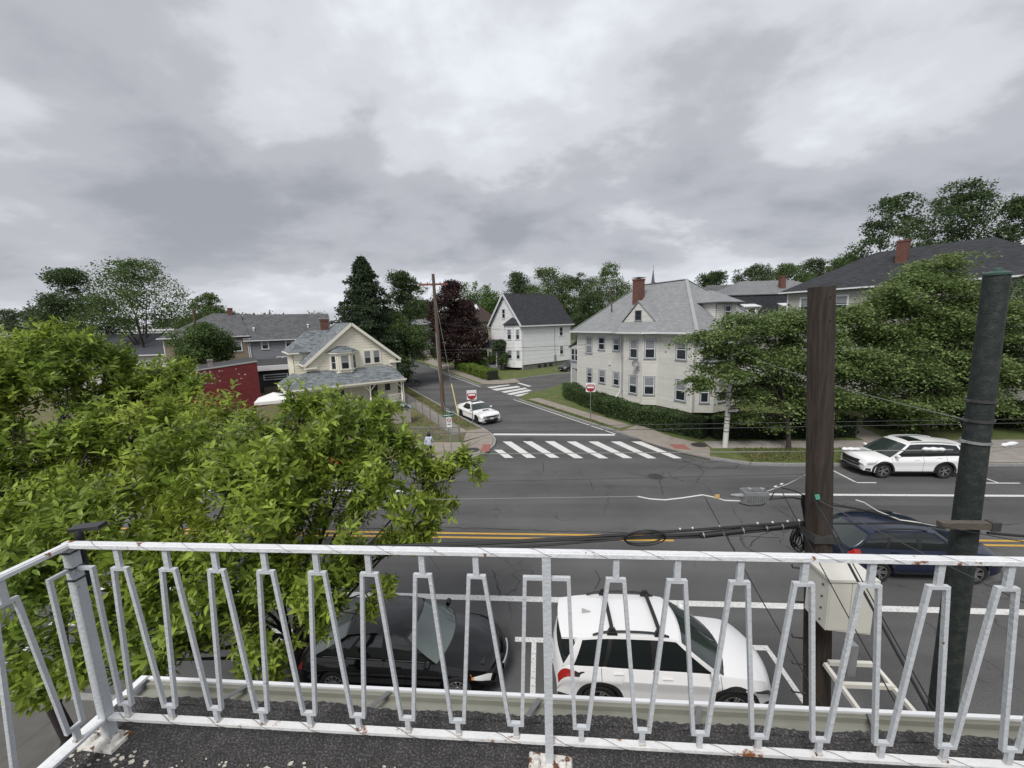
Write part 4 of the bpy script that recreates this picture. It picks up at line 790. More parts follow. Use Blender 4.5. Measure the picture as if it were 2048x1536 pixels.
def car(label, cat, group, loc, deg, S):
    root = thing(S.get('name', 'parked_car'), label, cat, (loc[0], loc[1], loc[2] if len(loc) > 2 else 0.004), deg, group)
    L_, W, H_ = S['L'], S['W'] / 2, S['H']; h = L_ / 2; body = S['paint']; R = S['R']; Ra = R + S.get('arch', .07); zr = S['rocker']
    xf = h - S['fo']; xr = xf - S['wb']; zw = R
    xs = set(np.linspace(-h, h, 41).tolist())
    for xw in (xf, xr): xs |= {xw + Ra * math.sin(t) for t in np.linspace(-math.pi / 2, math.pi / 2, 15)} | {xw - Ra - .012, xw + Ra + .012}
    for k in (.02, .05, .09, .14, .2): xs |= {h - k, -h + k}
    xs = sorted(x for x in xs if -h <= x <= h); xs = [x for i, x in enumerate(xs) if i == 0 or x - xs[i - 1] > .004]
    nk, tk = S.get('nose', .26), S.get('tail', .16); nl, tl = S.get('nosel', .75), S.get('taill', .6)
    def hw(x):
        if x > h - nl: return W * (1 - nk * ((x - h + nl) / nl) ** 2.6)
        if x < -h + tl: return W * (1 - tk * ((-h + tl - x) / tl) ** 2.6)
        return W
    def zs(x): return sinterp(x, S['side'])
    def zc(x): return sinterp(x, S['center'])
    def zb(x):
        e = S.get('endlift', .06); z = zr + (e * max(0, (abs(x) - h + .5) / .5) ** 2)
        for xw in (xf, xr):
            if abs(x - xw) < Ra: z = max(z, zw + math.sqrt(max(0, Ra * Ra - (x - xw) ** 2)))
        return min(z, zs(x) - .06)
    kf, kt = S.get('fbow', .26), S.get('tbow', .12)
    def warp(p):
        q = (p.y / W) ** 2; a = max(0, (p.x - h + 1.1) / 1.1); b = max(0, (-p.x - h + 1.0) / 1.0); return Vector((p.x - kf * q * a * a + kt * q * b * b, p.y, p.z))
    NS, NT = 8, 7; sh = S.get('shoulder', .09); cre = S.get('crease', .02)
    def side_pt(x, s, off=0.0):
        w = hw(x); z = lerp(zb(x), zs(x), s); u = (z - zr) / max(.1, zs(x) - zr); u = max(0, min(1, u))
        y = w * (1 - .045 * (1 - u) ** 3 - sh * u ** 5) + cre * math.exp(-((u - .72) / .09) ** 2) - cre * .9 * math.exp(-((u - .42) / .16) ** 2)
        return warp(Vector((x, y + off, z)))
    def top_pt(x, t, off=0.0):
        p = side_pt(x, 1.0); c = zc(x); return warp(Vector((x, p.y * (1 - t), p.z + (c - p.z) * math.sin(t * math.pi / 2) ** .8 + off)))
    mb = MB()
    rows = []
    for x in xs:
        r = [side_pt(x, j / NS) for j in range(NS + 1)] + [top_pt(x, j / NT) for j in range(1, NT + 1)]
        full = [Vector((p.x, -p.y, p.z)) for p in r] + r[-2::-1]; rows.append(full)
    mb.grid(rows)
    for r, fl in ((rows[0], False), (rows[-1], True)):      # end caps
        c = sum(r, Vector()) / len(r); k = len(mb.v); mb.v += [tuple(p) for p in r] + [tuple(c)]
        for i in range(len(r) - 1): mb.f.append((k + i, k + i + 1, k + len(r)) if not fl else (k + i + 1, k + i, k + len(r)))
        mb.f.append((k + len(r) - 1, k, k + len(r)) if not fl else (k, k + len(r) - 1, k + len(r)))
    # cabin
    zbelt = lambda x: zs(x) - .015
    cols = S['cols']                                     # (x at belt, x at roof) from rear to front
    types = S['panels']
    yr = S.get('roofw', .74) * W; zR = lambda x: sinterp(x, S['roof'])
    def belt(x): p = side_pt(x, 1.0); return Vector((x, p.y - .015, zbelt(x)))
    def ysurf(x, z): return side_pt(x, max(0, min(1, (z - zb(x)) / max(.05, zs(x) - zb(x))))).y
    def rf(x): return Vector((x, yr * S.get('rooftaper', lambda q: 1)(x), zR(x)))
    def panel(c0, c1, v0, v1, n=4, m_=4, off=0.0):
        out = []
        for i in range(n + 1):
            u = i / n; row = []
            for j in range(m_ + 1):
                v = lerp(v0, v1, j / m_); a = belt(lerp(c0[0], c1[0], u)); b = rf(lerp(c0[1], c1[1], u)); p = a.lerp(b, v); p.y += .05 * math.sin(v * math.pi) * S.get('bulge', 1) + off; row.append(p)
            out.append(row)
        return out
    glass = []
    for sgn in (1, -1):
        def add(mb_, g):
            g = [[Vector((p.x, p.y * sgn, p.z)) for p in r] for r in g]
            mb_.grid(g if sgn < 0 else [r[::-1] for r in g])
        for c0, c1, ty in zip(cols, cols[1:], types):
            if ty == 'p': add(mb, panel(c0, c1, 0, 1))
            elif ty == 'k':
                add(mb, panel(c0, c1, .93, 1, 2, 1)); add(mb, panel(c0, c1, 0, .05, 2, 1)); km = MB(); add(km, panel(c0, c1, .05, .93, 2, 4, -.006)); km.build('black_pillar', BLKPL, root, 40)
            else:
                add(mb, panel(c0, c1, .93, 1, 4, 1)); add(mb, panel(c0, c1, 0, .05, 4, 1))
                gm = MB(); add(gm, panel(c0, c1, .05, .93, 4, 4, -.012)); glass.append(gm)
                fm = MB(); add(fm, panel(c0, c1, .05, .085, 4, 1, .004)); 
                fm.build('window_trim', S.get('wtrim', BLKPL), root, 40)
    # roof skin, windscreen, rear window
    xr0, xr1 = cols[0][1], cols[-1][1]; rows = []
    for i in range(15):
        x = lerp(xr0, xr1, i / 14); a = rf(x); row = []
        for j in range(13):
            t = -1 + j / 6; row.append(Vector((x + (1 - t * t) * (S.get('bow', .16) * .45 * (i / 14) ** 2 - S.get('rbow', .1) * .45 * (1 - i / 14) ** 2), a.y * t, a.z + .055 * (1 - abs(t) ** 2.2))))
        rows.append(row)
    mb.grid(rows)
    def screen(c, bow, bot, topv, n=10, m_=6, push=0):
        rows = []
        for i in range(m_ + 1):
            v = lerp(bot, topv, i / m_); a = belt(c[0]); b = rf(c[1]); p = a.lerp(b, v); p.y += .05 * math.sin(v * math.pi) * S.get('bulge', 1); row = []
            for j in range(n + 1):
                t = -1 + 2 * j / n; zz = p.z + .055 * (1 - abs(t) ** 2.2) * v + (zc(c[0]) - zs(c[0])) * (1 - t * t) * (1 - v) * .7
                row.append(Vector((p.x + (bow * (1 - .55 * v) * (1 - t * t)) + push, p.y * t, zz)))
            rows.append(row)
        return rows
    fb = S.get('bow', .16); gb = S.get('rbow', .1)
    MB().grid([r[::-1] for r in screen(cols[-1], fb, 0, .07, 10, 1, .012)]).build('cowl', BLKPL, root, 60); mb.grid([r[::-1] for r in screen(cols[-1], fb * 1, .95, 1, 10, 1)])
    rb_ = S.get('rglass', (.1, .93))
    mb.grid(screen(cols[0], -gb, 0, rb_[0], 10, 2)); mb.grid(screen(cols[0], -gb, rb_[1], 1, 10, 1))
    bo = mb.build('body', body, root, 32)
    for gm in glass: gm.build('side_window', CARGLASS, root, 40)
    MB().grid([r[::-1] for r in screen(cols[-1], fb, .06, .95)]).build('windscreen', S.get('frontglass', WINDSH), root, 60)
    MB().grid(screen(cols[0], -gb, rb_[0], rb_[1])).build('rear_window', S.get('rearglass', CARGLASS), root, 60)
    # dark inner and underbody
    MB().box((-h + .35, -W + .26, .17), (h - .42, W - .26, zs(0) - .12)).build('underbody', BLKPL, root)
    # wheels
    for xw in (xf, xr):
        for sgn in (1, -1):
            tw = .21; yo = sgn * (W - .03); w = MB(); prof = [(R * .62, -tw / 2 + .02), (R * .9, -tw / 2), (R * .985, -tw / 2 + .02), (R, -tw / 2 + .05), (R, tw / 2 - .05), (R * .985, tw / 2 - .02), (R * .9, tw / 2), (R * .66, tw / 2 - .015), (R * .62, -tw / 2 + .02)]
            w.lathe(prof, 28, (0, 0, 0), 'y'); wo = w.build('wheel', TYRE, root, 40); wo.location = (xw, yo - sgn * tw / 2, zw)
            r_ = MB(); r_.lathe([(R * .66, sgn * (tw / 2 - .015)), (R * .63, sgn * (tw / 2 - .02)), (R * .58, sgn * (tw / 2 - .07))], 28, (0, 0, 0), 'y'); r_.lathe([(R * .60, sgn * .02), (.001, sgn * .02)], 20, (0, 0, 0), 'y')
            ri = r_.build('rim_barrel', RIMDK, wo, 40)
            sp = MB(); ns = S.get('spokes', 5)
            for k in range(ns):
                t = 2 * math.pi * k / ns; dv = Vector((math.cos(t), 0, math.sin(t))); pv = Vector((-math.sin(t), 0, math.cos(t)))
                for o2 in ((-.028, .028) if S.get('twin', True) else (0,)):
                    sp.bar(dv * .04 + pv * o2 * .4 + Vector((0, sgn * (tw / 2 - .045), 0)), dv * R * .62 + pv * o2 * 1.3 + Vector((0, sgn * (tw / 2 - .02), 0)), .03, .03, (0, 1, 0))
            sp.lathe([(.001, sgn * (tw / 2 - .02)), (.06, sgn * (tw / 2 - .02)), (.07, sgn * (tw / 2 - .05))], 12, (0, 0, 0), 'y')
            sp.lathe([(R * .66, sgn * (tw / 2 - .012)), (R * .61, sgn * (tw / 2 - .012))], 28, (0, 0, 0), 'y')
            sp.build('rim', S.get('rim', RIM), wo, 40)
            if S.get('clad'):
                cl = MB(); rows = []
                for t in np.linspace(-.12, math.pi + .12, 19):
                    x0, z0 = xw + math.cos(t) * (Ra - .01), zw + math.sin(t) * (Ra - .01); x1, z1 = xw + math.cos(t) * (Ra + .075), zw + math.sin(t) * (Ra + .075)
                    y = ysurf(x0, z0) + .008; y1_ = ysurf(x1, z1) + .004; rows.append([Vector((x0, sgn * (y - .03), z0)), Vector((x0, sgn * (y + .01), z0)), Vector((x1, sgn * (y1_ + .006), z1)), Vector((x1, sgn * (y1_ - .02), z1))])
                cl.grid(rows if sgn < 0 else [r[::-1] for r in rows]); cl.build('arch_cladding', BLKPL, root, 50)
    def spatch(name, x0, x1, s0, s1, m, off=.004, n=14, k=4, both=True, slant=0.0, top=None):
        for sgn in ((1, -1) if both else (1,)):
            rows = []
            for i in range(n + 1):
                row = []
                for j in range(k + 1):
                    sa = s0 if not isinstance(s0, tuple) else lerp(s0[0], s0[1], i / n); sb = s1 if not isinstance(s1, tuple) else lerp(s1[0], s1[1], i / n); s = lerp(sa, sb, j / k); x = lerp(x0, x1, i / n) + slant * (j / k)
                    x = max(-h, min(h, x)); p = side_pt(x, s); row.append(Vector((p.x + (.004 if x > 0 else -.004), (p.y + off) * sgn, p.z)))
                rows.append(row)
            MB().grid(rows if sgn < 0 else [r[::-1] for r in rows]).build(name, m, root, 60)
    def facebox(name, y0, y1, z0, z1, m, front=True, d=.03, both=False, off=.0):
        for sgn in ((1, -1) if both else (1,)):
            rows = []
            for j in range(9):
                y = lerp(y0, y1, j / 8)
                we = hw(h) * .985; xx = h - S.get('facebow', .1) * 0
                rows.append([Vector(((h + off + d * .4) * (1 if front else -1), y * sgn, z)) for z in (z0, z1)])
            b_ = MB(); fr_, bk_ = [], []
            for y in np.linspace(min(y0 * sgn, y1 * sgn), max(y0 * sgn, y1 * sgn), 13):
                xx = (h - kf * (y / W) ** 2 + d) if front else (-h + kt * (y / W) ** 2 - d); xi = xx + (-.06 if front else .06)
                fr_.append((Vector((xx, y, z0)), Vector((xx, y, z1)))); bk_.append((Vector((xi, y, z0)), Vector((xi, y, z1))))
            for (a0, a1), (c0, c1), (e0_, e1_), (g0_, g1_) in zip(fr_, fr_[1:], bk_, bk_[1:]): b_.poly([a0, c0, c1, a1]); b_.poly([a1, c1, g1_, e1_]); b_.poly([a0, e0_, g0_, c0])
            b_.build(name, m, root)
    for a in S.get('spatch', []): spatch(*a[0], **a[1])
    for a in S.get('face', []): facebox(*a[0], **a[1])
    # door gaps, handles, mirrors
    for xd in S.get('doors', []):
        for sgn in (1, -1):
            MB().tube([Vector((p.x, (p.y + .0) * sgn, p.z)) for p in [side_pt(xd, max(.02, s)) for s in np.linspace(0, 1, 9)]], .006, 5).build('door_gap', SEAM, root)
    for xd in S.get('handles', []):
        for sgn in (1, -1):
            p = side_pt(xd, .86); MB().obox((p.x, (p.y + .012) * sgn, p.z), (.1, 0, 0), (0, .016, 0), (0, 0, .014)).build('door_handle', S.get('handle_m', body), root)
    xm = S['mirror']
    for sgn in (1, -1):
        p = belt(xm); mm = MB(); mm.lathe([(.001, -.1), (.07, -.09), (.095, -.02), (.09, .06), (.06, .09), (.001, .095)], 12, (0, 0, 0), 'y'); mm.v = [(v[0] * .75 + xm, sgn * (p.y + .17) + v[1], v[2] * .75 + p.z + .12) for v in mm.v]
        mo = mm.build('mirror', S.get('mirror_m', body), root, 60); MB().bar((xm, sgn * (p.y - .01), p.z + .03), (xm, sgn * (p.y + .12), p.z + .09), .05, .04).build('mirror_arm', BLKPL, mo)
    MB().bar((0, 0, 0), (0, 0, 0), 0, 0)
    S2 = dict(root=root, side=side_pt, top=top_pt, rf=rf, belt=belt, h=h, W=W, zR=zR)
    return S2
def spoiler(c, x, l, m):
    a = c['rf'](x); T = [[Vector((x + .12 - (l + .12 + .06 * (1 - t * t)) * u, a.y * t * (1 - .06 * u), a.z + .055 * (1 - abs(t) ** 2.2) - .035 * u + .012)) for t in np.linspace(-1, 1, 13)] for u in np.linspace(0, 1, 5)]
    B_ = [[p - Vector((0, 0, .035)) for p in r] for r in T]; mb = MB(); mb.grid([r[::-1] for r in T]); mb.grid(B_); mb.grid([B_[-1][::-1], T[-1][::-1]])
    mb.build('rear_spoiler', m, c['root'], 45)
def roof_rails(c, x0, x1, bars_=(), m=None, h=.07):
    root = c['root']; m = m or BLKPL
    for sgn in (1, -1):
        pts = []
        for i in range(9):
            x = lerp(x0, x1, i / 8); a = c['rf'](x); pts.append((x, sgn * (a.y - .03), a.z + .02 + h * math.sin(math.pi * i / 8) ** .35))
        MB().tube(pts, .024, 6).build('roof_rail', m, root, 60)
    for x in bars_:
        a = c['rf'](x); pts = [(x, t * (a.y - .03), a.z + .04 + h * (.9 + .25 * (1 - t * t))) for t in np.linspace(-1, 1, 9)]
        b = MB(); 
        for p, q in zip(pts, pts[1:]): b.bar(p, q, .075, .03)
        cb = b.build('cross_bar', m, root, 30)
        for sgn in (1, -1): MB().hexa([(x - .11, sgn * (a.y - .09), a.z + .03), (x + .11, sgn * (a.y - .09), a.z + .03), (x + .11, sgn * a.y, a.z + .02), (x - .11, sgn * a.y, a.z + .02)][::sgn], [(x - .05, sgn * (a.y - .08), a.z + .15), (x + .05, sgn * (a.y - .08), a.z + .15), (x + .05, sgn * (a.y - .02), a.z + .15), (x - .05, sgn * (a.y - .02), a.z + .15)][::sgn]).build('bar_foot', m, cb)
PWHITE = paintm('car_paint_white', (.80, .80, .80), .3); PBLACK = paintm('car_paint_black', (.004, .004, .005), .1, .4); PBLUE = paintm('car_paint_blue', (.007, .012, .032), .2, .35); PRED = paintm('car_paint_red', (.42, .02, .02), .25); PGREY = paintm('car_paint_graphite', (.05, .052, .055), .3)

# -- white compact SUV parked in front (nose to the right)
suv = dict(L=4.6, W=1.86, H=1.69, wb=2.69, fo=.95, R=.355, arch=.075, rocker=.30, paint=PWHITE, clad=True, rim=RIM, spokes=5,
    side=[(-2.3, .66), (-2.26, .82), (-2.15, 1.02), (-1.9, 1.10), (-.5, 1.06), (.9, 1.02), (1.5, .97), (2.0, .90), (2.2, .80), (2.27, .70), (2.3, .62)],
    center=[(-2.3, .70), (-2.26, .88), (-2.15, 1.05), (-1.9, 1.12), (.9, 1.10), (1.4, 1.06), (1.95, .98), (2.18, .88), (2.27, .74), (2.3, .64)],
    cols=[(-2.12, -1.78), (-1.88, -1.66), (-1.28, -1.12), (-1.2, -1.04), (-.28, -.28), (-.16, -.16), (.98, .18), (1.16, .30)], panels='pgkgkgp',
    roof=[(-1.8, 1.60), (-1.2, 1.665), (-.4, 1.675), (.1, 1.655), (.3, 1.625)], roofw=.70, bow=.2, rbow=.12, rglass=(.12, .86), nose=.17, tail=.14, mirror=.90, doors=[-1.3, -.25, 1.08], handles=[-.95, .02], mirror_m=PWHITE, shoulder=.1, crease=.03,
    spatch=[(('headlight', 1.80, 2.27, (.70, .60), (.74, .80), LAMPDK), {}), (('tail_light', -2.27, -1.88, (.74, .80), (1.0, .90), TAIL), {}), (('tail_light_band', -1.88, -1.66, (.79, .80), (.92, .84), BLKPL), {}), (('sill_cladding', -.92, .9, .0, .14, BLKPL), {}), (('bumper_cladding', 2.06, 2.29, .0, .22, BLKPL), {}), (('bumper_cladding', -2.29, -1.82, .0, .2, BLKPL), {})],
    face=[(('grille', -.5, .5, .46, .60, BLKPL), {}), (('number_plate', -.16, .16, .5, .62, PLATE), dict(front=False))])
c = car('white compact SUV with black cross bars parked below the railing', 'SUV', 'vehicles in the street', (2.40, 8.1), 0, suv)
roof_rails(c, -1.45, .1, (-1.05, -.08))
MB().hexa([(-1.62, -.03, 1.70), (-1.42, -.012, 1.71), (-1.42, .012, 1.71), (-1.62, .03, 1.70)], [(-1.62, -.008, 1.78), (-1.58, -.004, 1.78), (-1.58, .004, 1.78), (-1.62, .008, 1.78)]).build('antenna_fin', mat('fin_grey', (.4, .4, .4), .4), c['root'])
spoiler(c, -1.8, .3, PWHITE)

# -- black sedan parked behind it
sed = dict(L=4.9, W=1.82, H=1.45, wb=2.8, fo=1.0, R=.325, arch=.06, rocker=.24, paint=PBLACK, rim=RIM, spokes=11, twin=False, wtrim=CHROME,
    side=[(-2.45, .60), (-2.4, .78), (-2.25, .90), (-1.6, .96), (-.4, .93), (.9, .90), (1.5, .83), (2.1, .73), (2.36, .62), (2.45, .52)],
    center=[(-2.45, .66), (-2.38, .86), (-2.2, .99), (-1.5, 1.03), (.9, .99), (1.4, .95), (2.0, .85), (2.34, .70), (2.45, .56)],
    cols=[(-1.85, -1.05), (-1.62, -.95), (-1.16, -.72), (-1.06, -.66), (-.22, -.22), (-.12, -.12), (.9, .18), (1.05, .3)], panels='pgkgkgp',
    roof=[(-1.05, 1.37), (-.6, 1.425), (-.1, 1.435), (.3, 1.385)], roofw=.68, bow=.22, rbow=.2, rglass=(.06, .95), nose=.24, tail=.2, nosel=.9, fbow=.34, tbow=.2, mirror=.85, doors=[-1.15, -.17, .95], handles=[-.85, .12], crease=.022, rearglass=PALEGL, frontglass=PALEGL,
    spatch=[(('headlight', 1.86, 2.36, (.74, .62), (.80, .97), LAMPSIL), {}), (('indicator', 1.78, 1.92, (.75, .70), (.77, .80), AMBER), {}), (('tail_light', -2.42, -2.1, .66, .95, TAIL), {}), (('body_moulding', -1.0, .95, .36, .39, PBLACK), {})],
    face=[(('grille', -.36, .36, .42, .56, CHROME), {}), (('number_plate', -.16, .16, .66, .78, PLATE), dict(front=False))])
c = car('black sedan parked behind the white SUV, below the leaves', 'sedan', 'vehicles in the street', (-3.42, 8.2), 0, sed)
MB().poly([(.62, .1, 1.23), (.56, .1, 1.27), (.56, .2, 1.265), (.62, .2, 1.225)]).build('sticker', PLATE, c['root'])

# -- white three-row SUV across the street (nose to the left)
hi = dict(L=4.88, W=1.93, H=1.73, wb=2.79, fo=.98, R=.375, arch=.07, rocker=.30, paint=PWHITE, rim=RIM, spokes=5,
    side=[(-2.44, .74), (-2.4, .92), (-2.28, 1.08), (-1.9, 1.13), (-.4, 1.09), (1.1, 1.06), (1.6, 1.03), (2.1, .96), (2.32, .86), (2.44, .68)],
    center=[(-2.44, .80), (-2.4, 1.0), (-2.28, 1.17), (-1.9, 1.16), (1.1, 1.15), (1.5, 1.14), (2.1, 1.08), (2.34, .98), (2.44, .74)],
    cols=[(-2.26, -1.98), (-2.1, -1.88), (-1.42, -1.34), (-1.32, -1.25), (-.38, -.38), (-.26, -.26), (1.0, .14), (1.2, .30)], panels='pgkgkgp',
    roof=[(-2.0, 1.64), (-1.3, 1.715), (-.4, 1.735), (.05, 1.715), (.3, 1.68)], roofw=.70, bow=.2, rbow=.1, rglass=(.12, .9), nose=.17, tail=.12, mirror=.94, clad=True, doors=[-1.36, -.32, 1.1], handles=[-1.05, -.02], crease=.025,
    spatch=[(('headlight', 1.78, 2.34, (.70, .60), (.76, .82), LAMP), {}), (('fog_lamp', 2.14, 2.38, .10, .3, BLKPL), {}), (('tail_light', -2.4, -2.0, .72, .88, TAIL), {}), (('sill', -.95, .98, .0, .1, BLKPL), {}), (('bumper_lip', 1.98, 2.42, -.0, .07, BLKPL), {})],
    face=[(('grille', -.56, .56, .54, .86, BLKPL), dict(d=.01)), (('lower_grille', -.6, .6, .34, .44, BLKPL), dict(d=.008)), (('grille_bar', -.57, .57, .65, .68, CHROME), dict(d=.018))])
c = car('white three-row SUV parked across the street by the dark hedge', 'SUV', 'vehicles in the street', (18.22, 20.95), 179.5, hi)
roof_rails(c, -1.9, .15, (), mat('roof_silver', (.45, .46, .47), .35, metal=.5), .03)
MB().grid([[Vector((x, y, c['zR'](x) + .055 * (1 - abs(y / c['rf'](x).y) ** 2.2) + .008)) for y in np.linspace(.42, -.42, 9)] for x in np.linspace(-.6, .05, 6)]).build('sunroof', CARGLASS, c['root'], 60)
spoiler(c, -1.98, .26, PWHITE)

# -- dark blue wagon driving right
bl_ = dict(suv); bl_.update(name='moving_car', paint=PBLUE, mirror_m=PBLUE, clad=False, L=4.75, W=1.84, wb=2.7, fo=1.0, R=.335, H=1.6,
    cols=[(-2.2, -1.55), (-1.98, -1.42), (-1.2, -1.0), (-1.1, -.92), (-.28, -.28), (-.16, -.16), (.86, .18), (1.02, .30)],
    roof=[(-1.6, 1.50), (-1.0, 1.56), (-.4, 1.57), (.1, 1.55), (.3, 1.52)], rglass=(.1, .9), spatch=[(('headlight', 1.98, 2.3, .62, .86, AMBER), {}), (('tail_light', -2.3, -1.95, .78, .97, TAIL), {}), (('sill', -.92, .9, .0, .1, BLKPL), {})],
    face=[(('number_plate', -.16, .16, .66, .78, PLATE), dict(front=False))], rearglass=WINDSH)
bl_['side'] = [(x * 2.375 / 2.3, z) for x, z in suv['side']]; bl_['center'] = [(x * 2.375 / 2.3, z) for x, z in suv['center']]
c = car('dark blue wagon driving along the near lane behind the poles', 'car', 'vehicles in the street', (11.45, 12.7), 0, bl_)
roof_rails(c, -1.35, .1, (), BLKPL, .04)

# -- white two-door muscle coupe coming out of the side street
chv = dict(name='muscle_coupe', L=5.0, W=1.92, H=1.45, wb=2.95, fo=.95, R=.36, arch=.055, rocker=.27, paint=PWHITE, rim=RIMDK, spokes=5, nose=.10, nosel=.5, tail=.14, taill=.5, fbow=.12,
    side=[(-2.5, .72), (-2.46, .90), (-2.3, .96), (-1.5, 1.0), (-.6, .95), (.9, .93), (1.6, .90), (2.3, .84), (2.44, .74), (2.5, .62)],
    center=[(-2.5, .76), (-2.44, .97), (-2.2, 1.03), (-1.5, 1.05), (.9, 1.02), (1.6, 1.0), (2.3, .90), (2.46, .78), (2.5, .66)],
    cols=[(-2.0, -1.0), (-1.25, -.82), (-1.05, -.75), (-.95, -.7), (.62, -.02), (.8, .12)], panels='ppgpp'.replace('ppgpp', 'ppppp'),
    roof=[(-1.1, 1.36), (-.6, 1.415), (-.2, 1.42), (.15, 1.385)], roofw=.66, bow=.2, rbow=.15, rglass=(.05, .95), mirror=.6, doors=[-.75, .85], handles=[-.6], crease=.03,
    spatch=[(('side_marker', 2.1, 2.2, .5, .6, AMBER), {}), (('tail_light', -2.48, -2.3, .72, .9, TAIL), {})],
    face=[(('grille', -.72, .72, .60, .72, BLKPL), dict(d=.012)), (('headlight', .5, .66, .61, .71, LAMP), dict(both=True, d=.02)), (('lower_grille', -.62, .62, .34, .46, BLKPL), dict(d=.012)), (('number_plate', -.17, .17, .44, .56, PLATE), dict(d=.035)), (('splitter', -.86, .86, .255, .30, BLKPL), dict(d=.05)), (('bumper_corner', .55, .88, .24, .27, PLATE), dict(both=True, d=.06))])
chv['panels'] = 'ppgpp'; chv['cols'] = [(-2.0, -1.0), (-1.3, -.85), (-1.1, -.72), (.62, -.02), (.66, .02), (.8, .12)]; chv['panels'] = 'ppgpp'
c = car('white two-door coupe with black grille pulling out by the sign', 'coupe', 'vehicles in the street', (-5.75, 33.2), -53, chv)
MB().hexa([(1.35, -.22, 1.005), (1.62, -.28, .985), (1.62, .28, .985), (1.35, .22, 1.005)], [(1.35, -.22, 1.035), (1.6, -.28, 1.02), (1.6, .28, 1.02), (1.35, .22, 1.035)]).build('hood_scoop', BLKPL, c['root'])
MB().box((-.55, -.35, 1.465), (-.1, .35, 1.48)).build('sunroof', CARGLASS, c['root'])

# -- red hatchback half hidden by the leaves, graphite SUV in the drive
rdc = dict(suv); rdc.update(name='parked_car', paint=PRED, mirror_m=PRED, clad=False, rim=RIM, R=.33)
rdc['spatch'] = [(('headlight', 1.95, 2.27, .62, .86, LAMP), {}), (('tail_light', -2.26, -1.86, .80, .97, TAIL), {}), (('sill', -.92, .9, .0, .1, BLKPL), {})]
car('red hatchback parked at the far kerb, half hidden by leaves', 'car', 'vehicles in the street', (-11.9, 21.15), 0, rdc)
gsv = dict(suv); gsv.update(paint=PGREY, mirror_m=PGREY)
gsv['face'] = [(('grille', -.55, .55, .50, .76, BLKPL), {}), (('number_plate', -.17, .17, .42, .52, PLATE), dict(d=.05))]; gsv['spatch'] = [(('headlight', 1.9, 2.27, .68, .9, LAMP), {}), (('sill', -.92, .9, .0, .14, BLKPL), {})]
p = G(1128, 744); car('dark graphite SUV in the driveway between white and grey houses', 'SUV', 'vehicles in the street', (p.x + 1.2, p.y + 1.0, .02), -142, gsv)
# ------------------------------------------------------------------ the roof we stand on, its gutter and railing
def rust_paint(name, base, rust=(.23, .085, .03), lo=.66, hi=.72, scale=26, rough=.5):
    return mat(name, base, rough, var=.07, vscale=9, bump=.25, bscale=70, col2=rust, thresh=(lo, hi), c2scale=scale)
RAILW = rust_paint('railing_white_paint', (.70, .71, .72), lo=.64, hi=.68, scale=17); BALG = rust_paint('baluster_white_shaded_grey', (.52, .54, .56), lo=.69, hi=.74, scale=22)  # balusters, brackets, posts: white paint with shaded-face grey put into its colour
RAILR = rust_paint('lower_rail_rusty_paint', (.66, .66, .65), lo=.585, hi=.64, scale=13); RUST = mat('rust', (.13, .055, .028), .9, var=.4, vscale=30, bump=.4, bscale=60, col2=(.6, .58, .54), thresh=(.40, .45), c2scale=22)
def membrane():
    m = mat('roof_membrane', (.042, .041, .04), .9, var=.5, vscale=14, bump=1.0, bscale=120, col2=(.14, .13, .125), thresh=(.5, .62), c2scale=110); return m
ZF, XL, XRt = 6.5, -2.02, 7.5
rb = thing('flat_roof_building', 'dark flat roof with white gutter that the railing stands on', 'building', (0, 0, 0))
MB().box((XL + .06, -7, 0), (XRt, 1.36, ZF - .1)).build('wall', mat('near_brick', (.25, .2, .17), .9, var=.2), rb)
MB().box((XL + .03, -7, ZF - .1), (XRt, 1.475, ZF)).build('roof_membrane', membrane(), rb)
# ragged tar edge lapped into the gutter
rr = random.Random(5); e = []; x = XL + .05
tar = MB(); up_, lo_ = [], []
while x < XRt:
    y1 = 1.478 + .012 * math.sin(x * 7.3) * math.sin(x * 2.9 + 1) + rr.uniform(0, .010); up_.append(Vector((x, 1.45, ZF + .0035))); lo_.append(Vector((x, y1, ZF + .0035))); x += rr.uniform(.006, .02)
tar.grid([up_, lo_]); tar.grid([lo_, [p - Vector((0, 0, .012)) for p in lo_]])
tar.build('tar_edge', MATS['roof_membrane'], rb, kind='stuff')
OLIVE = mat('gutter_inside', (.27, .272, .23), .7, var=.25, vscale=6, col2=(.17, .172, .14), thresh=(.5, .7), c2scale=3, stretch=(.3, 3, 3)); GUTW = mat('gutter_white', (.74, .75, .76), .45, var=.05)
MB().box((XL, 1.476, ZF - .085), (XRt, 1.60, ZF - .07)).build('gutter_floor', OLIVE, rb)
MB().box((XL, 1.4762, ZF - .07), (XRt, 1.486, ZF - .006)).build('gutter_back', OLIVE, rb)
MB().box((XL, 1.58, ZF - .07), (XRt, 1.6, ZF - .045)).build('gutter_step', OLIVE, rb)
MB().box((XL - .02, 1.60, ZF - .13), (XRt, 1.608, ZF - .035)).build('gutter_face', GUTW, rb)
MB().box((XL - .02, 1.595, ZF - .035), (XRt, 1.611, ZF - .027)).build('gutter_lip', GUTW, rb)
for i in range(12):
    x = -1.5 + .72 * i
    MB().bar((x - .035, 1.487, ZF - .012), (x + .02, 1.594, ZF - .036), .022, .003).build('gutter_strap', mat('dull_strap', (.16, .16, .16), .6, var=.2), rb)
MB().box((XL - .03, -7, ZF - .13), (XL - .018, 1.6, ZF - .03)).build('edge_fascia', GUTW, rb)
MB().box((XL - .035, -7, ZF - .03), (XL + .0, 1.6, ZF - .015)).build('edge_lip', GUTW, rb)
MB().box((XL + .0, -7, ZF - .06), (XL + .03, 1.47, ZF - .04)).build('edge_trough', mat('dark_trough', (.05, .05, .05), .8), rb)
